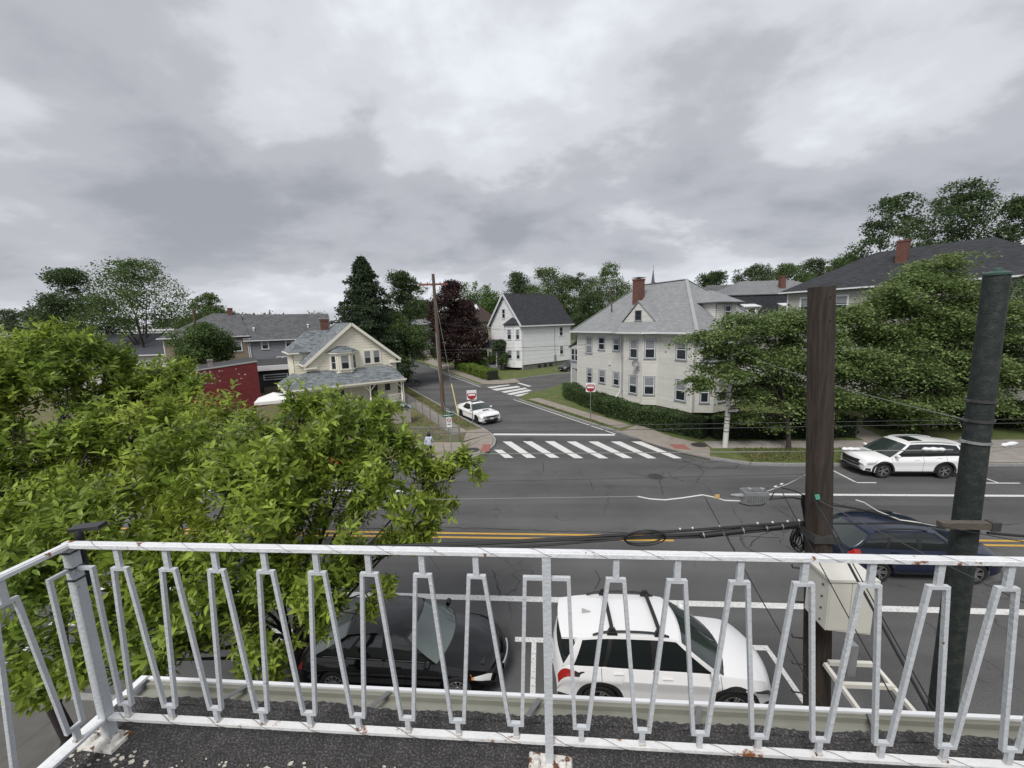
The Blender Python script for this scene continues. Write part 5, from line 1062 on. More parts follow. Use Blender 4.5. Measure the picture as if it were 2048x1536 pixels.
# flakes of old paint
fk = MB(); rr = random.Random(11)
for i in range(800):
    x = rr.uniform(-1.95, 3.2); y = 1.23 - abs(rr.gauss(0, .09)) + rr.uniform(-.02, .02); s_ = abs(rr.gauss(.002, .0034)) + .0015; a0 = rr.uniform(0, 6.3)
    if rr.random() < .25: y = rr.uniform(.6, 1.25)
    n = rr.choice((4, 5, 6)); q = [(x + s_ * rr.uniform(.5, 1.3) * math.cos(a0 + 2 * math.pi * k / n) * 1.5, y + s_ * rr.uniform(.5, 1.2) * math.sin(a0 + 2 * math.pi * k / n)) for k in range(n)]
    z = ZF + .003; fk.hexa([(a, b, z - .002) for a, b in q], [(a, b, z + rr.uniform(0, .004)) for a, b in q])
fk.build('paint_flake', mat('old_paint_flake', (.50, .47, .41), .8, var=.2, vscale=40), rb, kind='stuff')

rl = thing('metal_railing', 'white painted zigzag metal railing with rust spots along the roof edge', 'railing', (0, 0, 0))
YR = 1.30; zt, zbm = 7.392, 6.60; XR = 3.4; XC = -1.87
MB().box((XC - .02, YR - .016, zt - .014), (XR, YR + .016, zt + .0)).build('top_rail', RAILW, rl)
MB().box((XC - .02, YR - .010, zt + .0), (XR, YR + .010, zt + .004)).build('top_rail_bead', RAILW, rl)
MB().box((XC - .018, -2.5, zt - .014), (XC + .018, YR - .016, zt + .0)).build('top_rail', RAILW, rl)
MB().box((XC - .011, -2.5, zt + .0), (XC + .011, YR - .010, zt + .004)).build('top_rail_bead', RAILW, rl)
MB().box((XC + .02, YR - .014, zbm - .006), (XR, YR + .014, zbm + .006)).build('bottom_rail', RAILR, rl)
MB().box((XC - .019, -2.5, zbm - .006), (XC + .019, YR - .019, zbm + .006)).build('bottom_rail', RAILW, rl)
zk, zl = 7.288, 6.668; bh = .012; bd = .0145; hw_ = .0345
def on_front(u, z): return Vector((u, YR, z))
def on_left(u, z): return Vector((XC, u, z))
def unit(fn, ax, pn, kind, u, half, neck=True):
    ax = Vector(ax); pn = Vector(pn)
    if kind == 't':
        mb = MB().obox(fn(u, zk), ax * half, pn * bd / 2, (0, 0, bh / 2))
        if neck: mb.obox(fn(u, (zk + zt - .014) / 2 + bh / 4), ax * .0105, pn * (bd / 2 - .001), (0, 0, (zt - .014 - zk - bh / 2) / 2))
        mb.build('top_bracket', BALG, rl)
    else:
        mb = MB().obox(fn(u, zl), ax * half, pn * bd / 2, (0, 0, bh / 2)); mb.obox(fn(u, (zl + zbm) / 2), ax * .0095, pn * (bd / 2 - .001), (0, 0, (zl - zbm - .006 - bh / 2) / 2 + .001)); mb.build('bottom_bracket', BALG, rl)
        if random.random() < .45: MB().obox(fn(u, zbm + .009), ax * .0115, pn * .0095, (0, 0, .004 + .005 * random.random())).build('rust_stain', RUST, rl)
def leg(fn, pn, ut, ub):
    p, q = fn(ut, zk + bh * .45), fn(ub, zl - bh * .45); d = (q - p).normalized(); pn = Vector(pn); a = d.cross(pn).normalized()
    MB().obox((p + q) / 2, a * .0068, pn * bd / 2 * .98, d * ((q - p).length / 2)).build('baluster', BALG, rl)
tops = [-1.87, -1.67, -1.465, -1.265, -1.065, -.86, -.658, -.455, -.255, 0, .245, .455, .665, .875, 1.088, 1.30, 1.51, 1.72, 1.93, 2.14, 2.35, 2.56, 2.77, 2.98]
posts = [-1.87, 0.0, 2.14]
hf = [(.085 if t in posts else hw_) for t in tops]
for i, t in enumerate(tops):
    unit(on_front, (1, 0, 0), (0, 1, 0), 't', t + (.045 if i == 0 else 0), hf[i] if i else .042, neck=t not in posts)
    if i + 1 < len(tops):
        u0 = t + (hf[i] if i else .087) - .007; u1 = tops[i + 1] - hf[i + 1] + .007; ub = (t + tops[i + 1]) / 2
        if i == 0: ub = -1.765
        unit(on_front, (1, 0, 0), (0, 1, 0), 'b', ub, hw_ - .003); leg(on_front, (0, 1, 0), u0, ub - hw_ + .01); leg(on_front, (0, 1, 0), u1, ub + hw_ - .01)
ltops = [1.30 - .205 * i for i in range(10)]
for i, t in enumerate(ltops):
    unit(on_left, (0, 1, 0), (1, 0, 0), 't', t - (.045 if i == 0 else 0), hw_ if i else .042, neck=i > 0)
    if i + 1 < len(ltops):
        ub = (t + ltops[i + 1]) / 2; unit(on_left, (0, 1, 0), (1, 0, 0), 'b', ub, hw_ - .003); leg(on_left, (1, 0, 0), t - (hw_ if i else .087) + .007, ub + hw_ - .01); leg(on_left, (1, 0, 0), ltops[i + 1] + hw_ - .007, ub - hw_ + .01)
for x in posts:
    s_ = .0175 if x < -1 else .0155
    p = MB().box((x - s_, YR - s_, ZF), (x + s_, YR + s_, zt - .018)).build('post', BALG, rl)
    bp_ = MB().hexa([(x - .085, YR - .06, ZF + .001), (x + .085, YR - .07, ZF + .001), (x + .09, YR + .02, ZF + .001), (x - .08, YR + .03, ZF + .001)], [(x - .08, YR - .055, ZF + .012), (x + .08, YR - .065, ZF + .012), (x + .085, YR + .015, ZF + .012), (x - .075, YR + .025, ZF + .012)]).build('base_plate', RUST, p)
    for s in (-1, 1): MB().lathe([(.016, .012), (.016, .02), (.012, .028), (.001, .031)], 10, (x + s * .05, YR - .02, ZF)).build('bolt', RUST, p)
wire = MB().tube([(XC + .05 + .0052 * i, YR + .0185 * math.cos(i * .17) , zt - .005 + .0125 * math.sin(i * .17)) for i in range(1000)], .00055, 4)
tag(wire.build('wire', mat('thin_wire', (.06, .055, .05), .5, metal=.5), None), 'thin dark wire wound around the white top rail', 'wire')
wire = MB().tube([(XC + .05 + .0042 * i, YR + .0165 * math.cos(1 + i * .13), zbm + .0095 * math.sin(1 + i * .13)) for i in range(1250)], .0008, 4)
tag(wire.build('wire', MATS['thin_wire'], None), 'thin dark wire wound around the rusty bottom rail', 'wire')
# black panel light strapped to the corner post
BP = mat('black_panel_plastic', (.02, .021, .023), .45)
bpn = thing('solar_light', 'small black flat panel light strapped to the corner railing post', 'light', (XC - .01, YR + .045, 7.28))
MB().obox((.03, .01, .150), (.070, 0, .009), (0, .018, .003), (-.001, -.001, .0075)).build('panel', BP, bpn)
MB().lathe([(.011, -.1), (.011, .09), (.014, .1), (.014, .13), (.01, .143)], 10).build('stem', BP, bpn, 40)
for dz in (.075, .01, -.04): MB().box((-.014, -.068, dz), (.032, -.02, dz + .005)).build('cable_tie', BP, bpn)
# ------------------------------------------------------------------ poles, wires, signs, fences
OLDWOOD = mat('weathered_pole_wood', (.050, .036, .028), .9, var=.5, vscale=5, bump=.7, bscale=18, stretch=(6, 6, .35), col2=(.028, .023, .018), thresh=(.45, .6), c2scale=4)
POLEWOOD = mat('pole_wood_brown', (.11, .077, .054), .9, var=.3, vscale=5, bump=.4, bscale=18, stretch=(6, 6, .35))
STEELG = mat('green_grey_steel', (.017, .025, .023), .65, var=.55, vscale=11, bump=.5, bscale=40, col2=(.034, .038, .035), thresh=(.5, .62), c2scale=9)
def cyl_pole(name, label, cat, base, top, r0, r1, m, n=14):
    root = thing(name, label, cat, base); d = Vector(top) - Vector(base)
    MB().tube([(0, 0, 0), d * .5, d], [r0, (r0 + r1) / 2, r1], n).build('pole', m, root, 40); return root, d
# near wooden pole (four-sided, chamfered) with cabinet
wpb = Vector((4.30, 5.62, .13)); wpt = at(1643, 574, 5.62)
wp = thing('utility_pole', 'thick dark wooden utility pole with cut top close to the railing', 'utility pole', wpb)
d = wpt - wpb
def octo(c, r, rot=0.0):
    k = .62; base_ = [(-1, -k), (-k, -1), (k, -1), (1, -k), (1, k), (k, 1), (-k, 1), (-1, k)]
    return [Vector((c.x + (a * math.cos(rot) - b * math.sin(rot)) * r, c.y + (a * math.sin(rot) + b * math.cos(rot)) * r, c.z)) for a, b in base_]
mb = MB(); rings = []
for i in range(9): t = i / 8; rings.append(octo(d * t, lerp(.155, .128, t) + random.uniform(-.004, .004), .35))
for a, b in zip(rings, rings[1:]):
    for j in range(8): mb.poly([a[j], a[(j + 1) % 8], b[(j + 1) % 8], b[j]])
top_ = [p + Vector((0, 0, .03 * (p.x - d.x) / .16)) for p in rings[-1]]; mb.poly(top_); 
for j in range(8): mb.poly([rings[-1][j], rings[-1][(j + 1) % 8], top_[(j + 1) % 8], top_[j]])
mb.build('pole_shaft', OLDWOOD, wp)
def wpx(z): t = (z - wpb.z) / d.z; return d * t
for z in (8.4, 8.1, 7.4, 6.9):
    p = wpx(z); MB().lathe([(.012, 0), (.012, .02), (.001, .021)], 8, (p.x + .02, p.y - .135, p.z), 'y').build('bolt_hole', DARKMETAL, wp)
for i, z in enumerate((3.95, 3.35, 2.9, 2.4, 4.5)):
    p = wpx(z); MB().tube([p + Vector((-.15, 0, 0)), p + Vector((-.36, 0, .02)), p + Vector((-.37, 0, .07))], .012, 6).build('pole_step', DARKMETAL, wp)
p = wpx(5.05); MB().box((p.x - .165, p.y - .175, p.z - .05), (p.x + .165, p.y + .165, p.z + .06)).build('pole_band', DARKMETAL, wp)
cbt = thing('pole_cabinet', 'cream white equipment cabinet mounted on the wooden pole', 'cabinet', (3.82, 5.0, 4.14))
CABW = mat('cabinet_cream', (.64, .63, .57), .5, var=.05, vscale=3, col2=(.5, .48, .42), thresh=(.62, .75), c2scale=5)
cw, cd, chh = .275, .2, .74
MB().hexa([(-cw, -cd, .05), (cw, -cd, .0), (cw, cd, 0), (-cw, cd, .05)], [(-cw, -cd, chh), (cw, -cd, chh), (cw, cd, chh), (-cw, cd, chh)]).build('body', CABW, cbt)
MB().box((-cw - .02, -cd - .03, chh), (cw + .02, cd + .01, chh + .035)).build('lid', CABW, cbt)
MB().box((-cw + .015, -cd - .012, .06), (-.02, -cd - .001, chh - .02)).build('door', CABW, cbt); MB().box((-.005, -cd - .012, .03), (cw - .015, -cd - .001, chh - .02)).build('door', CABW, cbt)
for i in range(4): MB().lathe([(.013, 0), (.013, -.012), (.001, -.013)], 8, (-cw, -.1, .13 + i * .165), 'x').build('bolt', DARKMETAL, cbt)
MB().box((.1, cd, .1), (.2, cd + .35, .2)).build('mount', GALV, cbt); MB().box((.1, cd, .5), (.2, cd + .35, .6)).build('mount', GALV, cbt)
fr = thing('pole_bracket', 'cream steel mounting frame on the wooden pole below the cabinet', 'bracket', (wpb.x + .05, wpb.y - .35, 3.02))
for x in (-.3, .38): MB().bar((x, .15, .1), (x + (.1 if x < 0 else .12), -.55, -.12), .05, .06).build('arm', CABW, fr)
for y, z in ((.15, .12), (-.12, .03), (-.42, -.08)): MB().bar((-.3 + .05, y, z), (.44, y, z), .05, .06).build('cross_rail', CABW, fr)
MB().box((-.02, .1, -.05), (.1, .22, .45)).build('strut', GALV, fr)

# steel pole
spb = Vector((6.70, 6.3, .13)); spt = at(1994, 548, 6.3)
sp = thing('steel_pole', 'tapered dark green steel pole with domed cap at right', 'pole', spb); sd = spt - spb
MB().tube([sd * t for t in np.linspace(0, 1, 9)], [lerp(.18, .135, t) for t in np.linspace(0, 1, 9)], 22).build('shaft', STEELG, sp, 40)
cpos = sd * 1.0; MB().lathe([(.135, -.02), (.148, -.02), (.148, .01), (.11, .03), (.055, .045), (.05, .075), (.03, .085), (.001, .087)], 22, cpos).build('cap', mat('cap_green', (.03, .07, .055), .5, var=.2), sp, 40)
def spx(z): return sd * ((z - spb.z) / sd.z)
for z, m in ((6.85, DARKMETAL), (6.55, DARKMETAL), (6.22, GALV)):
    p = spx(z); r = lerp(.18, .135, (z - spb.z) / sd.z) + .008
    b = MB().lathe([(r, -.02), (r + .012, -.02), (r + .012, .02), (r, .02)], 20, p).build('band', m, sp); MB().box((p.x - r - .07, p.y - .03, p.z - .015), (p.x - r, p.y + .03, p.z + .015)).build('lug', m, b); MB().box((p.x + r, p.y - .03, p.z - .015), (p.x + r + .06, p.y + .03, p.z + .015)).build('lug', m, b)
p = spx(4.98); bw = MB().box((p.x - .62, p.y - .30, p.z - .04), (p.x + .14, p.y - .2, p.z + .06)).build('wooden_spacer', mat('old_timber', (.10, .085, .07), .9, var=.4, vscale=8, stretch=(1, 6, 6)), sp); MB().box((p.x + .06, p.y - .31, p.z - .06), (p.x + .18, p.y - .19, p.z + .075)).build('clamp', DARKMETAL, bw)

# far utility pole by the side street
ub = G(887, 823, .12); ut = at(866, 548, ub.y); up, ud = cyl_pole('utility_pole', 'brown wooden utility pole with crossarm beside the side street', 'utility pole', ub, ut, .2, .13, POLEWOOD)
MB().bar(ud * .925 + Vector((-1.25, -.2, .03)), ud * .925 + Vector((1.2, .2, .05)), .13, .16).build('crossarm', mat('crossarm_wood', (.20, .085, .055), .9, var=.3, vscale=6), up)
for i, t in enumerate((-1.1, -.55, .55, 1.05)): MB().lathe([(.04, 0), (.05, .05), (.03, .12), (.001, .14)], 8, ud * .925 + Vector((t, t * .17, .12))).build('insulator', DARKMETAL, up)
MB().tube([(.17, -.12, 0), ud * .3 + Vector((-.14, -.14, 0)), ud * .58 + Vector((-.12, -.12, 0))], .04, 6).build('conduit', GALV, up)
# old pole left
b_ = at(400, 728, 50); t_ = at(386, 616, 50); cyl_pole('utility_pole', 'plain wooden pole standing behind the red brick building', 'utility pole', (b_.x, b_.y, 0), t_, .2, .14, POLEWOOD)
b_ = at(1222, 610, 88); t_ = at(1221, 575, 88); cyl_pole('utility_pole', 'distant wooden pole beside the round tree left of the grey roof', 'utility pole', (b_.x, b_.y, 0), t_, .22, .18, POLEWOOD)
# white lamp post with one-way sign
lb = G(1450, 894, .13); lt_ = at(1470, 640, lb.y)
lp = thing('street_lamp', 'white steel street lamp post with one way sign by the hedge', 'street lamp', lb); ld = lt_ - lb
POSTW = mat('post_white', (.62, .61, .57), .55, var=.08, vscale=4, col2=(.3, .24, .18), thresh=(.66, .74), c2scale=6, stretch=(3, 3, .6))
MB().tube([(0, 0, 0), ld * .45, ld * .46, ld], [.16, .14, .105, .075], 14).build('post', POSTW, lp, 40)
for t in (.13, .22, .25, .52): r = .165 - .09 * t if t < .45 else .12; MB().lathe([(r, -.025), (r + .012, -.025), (r + .012, .025), (r, .025)], 14, ld * t).build('strap', DARKMETAL, lp)
MB().tube([ld * .66, ld * .68 + Vector((-.5, -.15, .12)), ld * .68 + Vector((-1.0, -.3, .12))], .03, 6).build('arm', POSTW, lp)
MB().hexa([ld * .68 + Vector(q) for q in ((-1.5, -.48, .06), (-.95, -.4, .06), (-.95, -.2, .06), (-1.5, -.32, .06))], [ld * .68 + Vector(q) for q in ((-1.42, -.45, .15), (-1.0, -.38, .2), (-1.0, -.24, .2), (-1.42, -.34, .15))]).build('lamp_head', mat('lamp_grey', (.45, .46, .47), .4), lp)
SIGNBLK = mat('sign_black', (.012, .012, .012), .5); SIGNWHT = mat('sign_white', (.75, .75, .75), .5); SIGNRED = mat('sign_red', (.32, .02, .03), .5); SIGNGRN = mat('sign_green', (.015, .13, .075), .5)
def put(me, parent, name, m, loc, normal, up=(0, 0, 1)):
    n_ = Vector(normal).normalized(); u_ = Vector(up); x_ = u_.cross(n_).normalized(); u_ = n_.cross(x_)
    o = link(name, me, parent); me.materials.clear(); me.materials.append(m)
    o.matrix_local = Matrix(((x_.x, u_.x, n_.x, loc[0]), (x_.y, u_.y, n_.y, loc[1]), (x_.z, u_.z, n_.z, loc[2]), (0, 0, 0, 1))); return o
sc_ = at(1468, 821, lb.y - .25); ow = thing('one_way_sign', 'black one way sign with white right arrow on the white lamp post', 'sign', sc_)
on = Vector((.25, -1, 0)).normalized(); ox = Vector((0, 0, 1)).cross(on).normalized()
def slab_sign(parent, name, m, w, h, c, n_, th=.012):
    n_ = Vector(n_).normalized(); x_ = Vector((0, 0, 1)).cross(n_).normalized(); return MB().obox(Vector(c), x_ * w / 2, (0, 0, h / 2), n_ * th / 2).build(name, m, parent)
slab_sign(ow, 'plate', SIGNBLK, .78, .28, (0, 0, 0), on)
q = [(-.36, -.07), (.12, -.07), (.12, -.12), (.36, 0), (.12, .12), (.12, .07), (-.36, .07)]
am = MB(); am.hexa([(x, y, 0) for x, y in q], [(x, y, .004) for x, y in q]); put(am.mesh('arrow'), ow, 'arrow', SIGNWHT, on * .007, on)
put(text_mesh('ONE WAY', .10, .001, .002), ow, 'lettering', SIGNBLK, on * .0125 - ox * .1, on)
# do-not-enter signs
def dne(base, label, facing, hpost):
    root = thing('do_not_enter_sign', label, 'sign', base, 0, 'do not enter signs'); n_ = Vector(facing).normalized()
    MB().bar((0, 0, 0), (0, 0, hpost), .06, .045).build('post', mat('sign_post_green_grey', (.13, .15, .14), .6, var=.15), root)
    c = Vector((0, 0, hpost - .34)) + n_ * .04; pl = slab_sign(root, 'plate', SIGNWHT, .76, .76, c, n_)
    dm = MB(); dm.lathe([(.001, .005), (.355, .005), (.355, 0)], 40); put(dm.mesh('disc'), pl, 'disc', SIGNRED, c + n_ * .006, n_)
    bm_ = MB().box((-.27, -.065, 0), (.27, .065, .004)); put(bm_.mesh('bar'), pl, 'bar', SIGNWHT, c + n_ * .0115, n_)
    put(text_mesh('DO NOT', .135, .001, .003), pl, 'lettering', SIGNWHT, c + n_ * .0125 + Vector((0, 0, .17)), n_)
    put(text_mesh('ENTER', .135, .001, .003), pl, 'lettering', SIGNWHT, c + n_ * .0125 - Vector((0, 0, .17)), n_)
dne(G(946, 853, .12), 'red do not enter sign in front of the white coupe', (.25, -1, .04), 2.9)
dne(G(1181, 838, .12), 'red do not enter sign in front of the grey house hedge', (-.08, -1, .02), 3.0)
# corner street sign post
cs = G(904, 916, .135); cp = thing('corner_sign_post', 'grey post with green street sign and small white sign at the corner', 'sign', cs)
MB().tube([(0, 0, 0), (-.06, .0, 3.05)], .032, 8).build('post', GALV, cp)
gn = Vector((-.75, -.66, 0)).normalized(); slab_sign(cp, 'street_name_plate', SIGNGRN, .75, .2, (-.06, 0, 2.92), gn, .01); slab_sign(cp, 'street_name_plate', SIGNGRN, .7, .2, (-.06, 0, 2.68), Vector((.35, -.94, 0)), .01)
for zz, nn in ((2.92, gn), (2.68, Vector((.35, -.94, 0)))): slab_sign(cp, 'white_band', SIGNWHT, .6, .05, Vector((-.06, 0, zz)) + nn * .007, nn, .003)
n2_ = Vector((.2, -1, 0)).normalized(); c = Vector((-.05, -.04, 2.25)); slab_sign(cp, 'regulation_plate', SIGNWHT, .3, .62, c, n2_, .01)
rg = MB(); rg.lathe([(.09, .002), (.125, .002), (.125, 0)], 24); put(rg.mesh('ring'), cp, 'red_ring', SIGNRED, c + n2_ * .006 + Vector((0, 0, .12)), n2_); rg = MB().bar((-.08, .08, .002), (.08, -.08, .002), .02, .004); put(rg.mesh('slash'), cp, 'red_slash', SIGNRED, c + n2_ * .006 + Vector((0, 0, .12)), n2_)
rg = MB().hexa([(-.02, -.06, 0), (.02, -.06, 0), (.02, .02, 0), (-.02, .02, 0)], [(-.02, -.06, .003), (.02, -.06, .003), (.02, .02, .003), (-.02, .02, .003)]); put(rg.mesh('arrow'), cp, 'black_arrow', SIGNBLK, c + n2_ * .006 + Vector((0, 0, .12)), n2_)
slab_sign(cp, 'text_bar', SIGNBLK, .2, .05, c + n2_ * .006 + Vector((0, 0, -.12)), n2_, .003)
# yellow guy-wire guard
yb, yt = G(917, 833, .12), at(903, 768, G(917, 833).y + .3); yg = thing('guy_wire_guard', 'tall thin yellow guy wire guard beside the white coupe', 'guard', yb)
MB().tube([(0, 0, 0), yt - yb], .045, 8).build('sleeve', mat('guard_yellow', (.62, .55, .22), .6), yg)
g1 = ub + ud * .62
def wire_obj(label, pts, r=.012, m=BLACKCAB, name='cable', n=5, group=None): return tag(MB().tube(pts, r, n).build(name, m), label, 'cable', group)
wire_obj('guy wire from the crossarm pole down to the yellow guard', [yt, ub + ud * .86], .01, GALV)

# wires and gear near the wooden pole
CABG = mat('grey_wire', (.22, .22, .21), .5); CABW2 = mat('pale_jacket_wire', (.62, .62, .60), .45)
def W3(px, py, Y): return at(px, py, Y)
wire_obj('pale upper span wire running left from the steel pole', sag(W3(1905, 900, 6.2), at(-250, 900, 14), .12, 30), .008, CABG)
wire_obj('span wire with pale insulator running right of the steel pole', sag(W3(1975, 905, 6.3), (16, 7.6, 7.6), .05, 6), .009, CABG)
for a_, b_, z_ in ((1684, 1720, 0), (1845, 1890, 0)):
    p0, p1 = W3(a_, 898, 6.12), W3(b_, 899, 6.12); s = thing('strain_insulator', 'white strain insulator beside the %s' % ('wooden pole' if a_ < 1700 else 'steel pole left side'), 'insulator', p0); dd_ = p1 - p0
    MB().tube([dd_ * t for t in (0, .12, .3, .5, .7, .88, 1)], [.012, .03, .022, .034, .022, .03, .012], 10).build('body', WHITE_METAL, s, 50); MB().tube([dd_, dd_ * 1.35], .008, 6).build('rod', GALV, s)
p0, p1 = W3(2003, 891, 6.4), W3(2035, 886, 6.5); s = thing('strain_insulator', 'white strain insulator at the right edge beyond the steel pole', 'insulator', p0); dd_ = p1 - p0; MB().tube([dd_ * t for t in (0, .15, .35, .55, .8, 1)], [.012, .035, .025, .04, .03, .012], 10).build('body', WHITE_METAL, s, 50)
for k, (ya, yb2, Yw) in enumerate(((868, 846, 13.2), (857, 838, 16.4))):
    a_, b_ = at(300, ya + 4, Yw), at(2048, yb2, Yw); dv = (b_ - a_); wire_obj('%s trolley wire stretched along the main road' % ('near' if k == 0 else 'far'), [a_ - dv * .6, a_, a_ + dv * .3 - Vector((0, 0, .05)), b_, b_ + dv * .5], .011, DARKMETAL)
wire_obj('thin wire crossing the road above the crosswalk', sag(W3(1610, 948, 6.0), at(-300, 985, 13), .05, 24), .004, DARKMETAL)
# upper pale cable with splice, then the amplifier
wire_obj('pale jacketed cable sagging left of the amplifier box', [W3(*q, 5.9) for q in ((1275, 993), (1300, 998), (1330, 1000), (1365, 996), (1405, 990), (1425, 994), (1450, 1001), (1480, 1002))], .011, CABW2, n=6)
wire_obj('thin aerial strand running left from the pale cable', sag(W3(1275, 993, 5.9), at(-300, 1010, 12), .03, 24), .007, CABG)
ap = W3(1508, 991, 5.9); amp = thing('line_amplifier', 'finned grey amplifier box hanging on the cable left of the pole', 'amplifier', ap)
AL = mat('cast_aluminium', (.34, .35, .36), .45, var=.15, vscale=14, metal=.5)
MB().box((-.17, -.09, -.08), (.17, .09, .08)).build('housing', AL, amp)
for i in range(13): MB().box((-.16 + i * .026, -.108, -.075), (-.152 + i * .026, -.0905, .04)).build('fin', AL, amp)
for i in range(9): MB().box((-.15 + i * .036, -.07, .0805), (-.138 + i * .036, .07, .1)).build('fin', AL, amp)
for x in (-.08, .1): MB().lathe([(.03, .08), (.035, .125), (.001, .13)], 10, (x, -.02, 0)).build('clamp', GALV, amp)
MB().tube([(-.17, 0, 0), (-.25, 0, .0), (-.34, 0, .01)], [.035, .03, .012], 8).build('connector', AL, amp)
wire_obj('black jumper cable looping under the amplifier box', [W3(*q, 5.85) for q in ((1478, 1006), (1500, 1012), (1525, 1010), (1540, 1000), (1548, 985), (1562, 975), (1590, 982), (1615, 995))], .008)
wire_obj('black jumper cable from amplifier to wooden pole', [W3(*q, 5.85) for q in ((1535, 999), (1560, 996), (1585, 995), (1618, 1001))], .011)
wire_obj('support strand rising to the wooden pole above the amplifier', [W3(1535, 982, 5.95), W3(1575, 968, 5.95), W3(1612, 950, 6.0)], .007, GALV)
for k, (x_, y_) in enumerate(((1551, 973), (1563, 968), (1612, 950))): tag(MB().obox(W3(x_, y_, 5.93), (.018, 0, .006), (0, .01, 0), (0, 0, .007)).build('strand_clamp', WHITE_METAL), ('white clamp on the strand, the one nearest the amplifier', 'white clamp on the strand, middle of three', 'white clamp on the strand, next to the wooden pole')[k], 'clamp')
tag(MB().obox(W3(1635, 994, 5.42), (.028, 0, .004), (0, .004, 0), (-.01, 0, .035)).build('cable_tag', mat('tag_teal', (.10, .36, .27), .6)), 'small teal tag hanging on the wooden pole', 'tag')
tag(MB().obox(W3(1434, 993, 5.88), (.035, 0, .004), (0, .004, 0), (0, 0, .03)).build('cable_tag', mat('tag_yellow', (.62, .42, .16), .6)), 'small yellow tag on the pale jacketed cable', 'tag')
# main cable bundle
bpts = [(-220, 1115), (300, 1102), (600, 1096), (910, 1087), (1100, 1078), (1250, 1069), (1400, 1059), (1520, 1050), (1610, 1044), (1660, 1046)]
B0 = [W3(x, y, 5.75) for x, y in bpts]
wire_obj('thick black cable at the top of the bundle left of the pole', B0, .021, n=6, group='black cable bundle')
wire_obj('black cable second in the bundle left of the pole', [p - Vector((0, 0, .045 + .03 * math.sin(i * 1.3))) for i, p in enumerate(B0)], .024, n=6, group='black cable bundle')
wire_obj('black cable at the bottom of the bundle left of the pole', [p - Vector((0, .02, .085 + .03 * math.sin(i * 2.1 + 1))) for i, p in enumerate(B0)], .017, n=6, group='black cable bundle')
for k, (xa, xb, ya, yb2, r) in enumerate(((1400, 1490, 1071, 1061, .045), (1528, 1600, 1057, 1049, .03))):
    a_, b_ = W3(xa, ya, 5.72), W3(xb, yb2, 5.72); s = thing('splice_case', ('long black splice case under the cable bundle', 'shorter black splice case beside the wooden pole')[k], 'splice case', a_); dv = b_ - a_
    MB().tube([dv * 0, dv * .03, dv * .97, dv], [r * .6, r, r, r * .6], 12).build('case', BLKPL, s, 40)
    for t in (.06, .5, .94): MB().tube([dv * t, dv * (t + .02)], r + .006, 12).build('strap', GALV, s)
for k, x_ in enumerate((1360, 1385, 1440, 1515, 1545, 1575, 1598)):
    y_ = np.interp(x_, [q[0] for q in bpts], [q[1] for q in bpts]) - 4; tag(MB().obox(W3(x_, y_, 5.74), (.011, 0, 0), (0, .012, 0), (0, 0, .009)).build('strand_clamp', WHITE_METAL), '%s pale clamp from the left on the black cable bundle' % ('first', 'second', 'third', 'fourth', 'fifth', 'sixth', 'seventh')[k], 'clamp', 'clamps on the cable bundle')
ring = [W3(1240 + 48 + 40 * math.cos(t), 1074 + 13 * math.sin(t) + (1288 - (1288 + 40 * math.cos(t))) * .08, 5.7) for t in np.linspace(0, 2 * math.pi, 28)]
wire_obj('oval slack loop of black cable hanging in the bundle', ring, .012, n=6)
wire_obj('second oval slack loop of black cable in the bundle', [p + Vector((.02, -.03, -.015)) for p in ring], .01, n=6)
wire_obj('black cable running right from the pole to the steel pole spacer', [W3(*q, 5.9) for q in ((1655, 1047), (1740, 1047), (1800, 1046), (1860, 1052), (1890, 1056))], .014, n=6)
wire_obj('second black cable sagging to the steel pole spacer', [W3(*q, 5.95) for q in ((1660, 1010), (1720, 1018), (1780, 1036), (1840, 1050), (1885, 1054))], .012, n=6)
wire_obj('pale cable end dropping to the steel pole spacer', [W3(*q, 5.92) for q in ((1712, 1000), (1728, 1005), (1755, 1022), (1800, 1040), (1845, 1046), (1872, 1052))], .010, CABW2, n=6)
wire_obj('black cables continuing right from the steel pole spacer', [W3(*q, 6.0) for q in ((1975, 1066), (2048, 1072), (2250, 1085))], .02, n=6)
# service drops from the pole to this building
for k, (a_, b_, r) in enumerate((((1410, 995, 5.9), (1600, 1330, 3.6), .006), ((1565, 985, 5.9), (1790, 1400, 3.2), .006), ((1630, 1000, 5.45), (1860, 1420, 3.0), .014), ((1640, 1005, 5.45), (1872, 1420, 3.0), .006), ((1640, 1002, 5.45), (2130, 1240, 4.2), .007), ((1650, 1003, 5.45), (2100, 1090, 5.0), .006))):
    p0, p1 = W3(*a_), W3(*b_); dv = p1 - p0
    wire_obj(('service wire falling from the pale cable, leftmost of the drops', 'service wire crossing in front of the cabinet door', 'thick twisted service drop passing right of the cabinet', 'thin wire beside the thick twisted service drop', 'service wire slanting down right past the steel pole', 'upper service wire slanting right behind the top rail')[k], sag(p0, p1 + dv * .25, .03, 8), r)
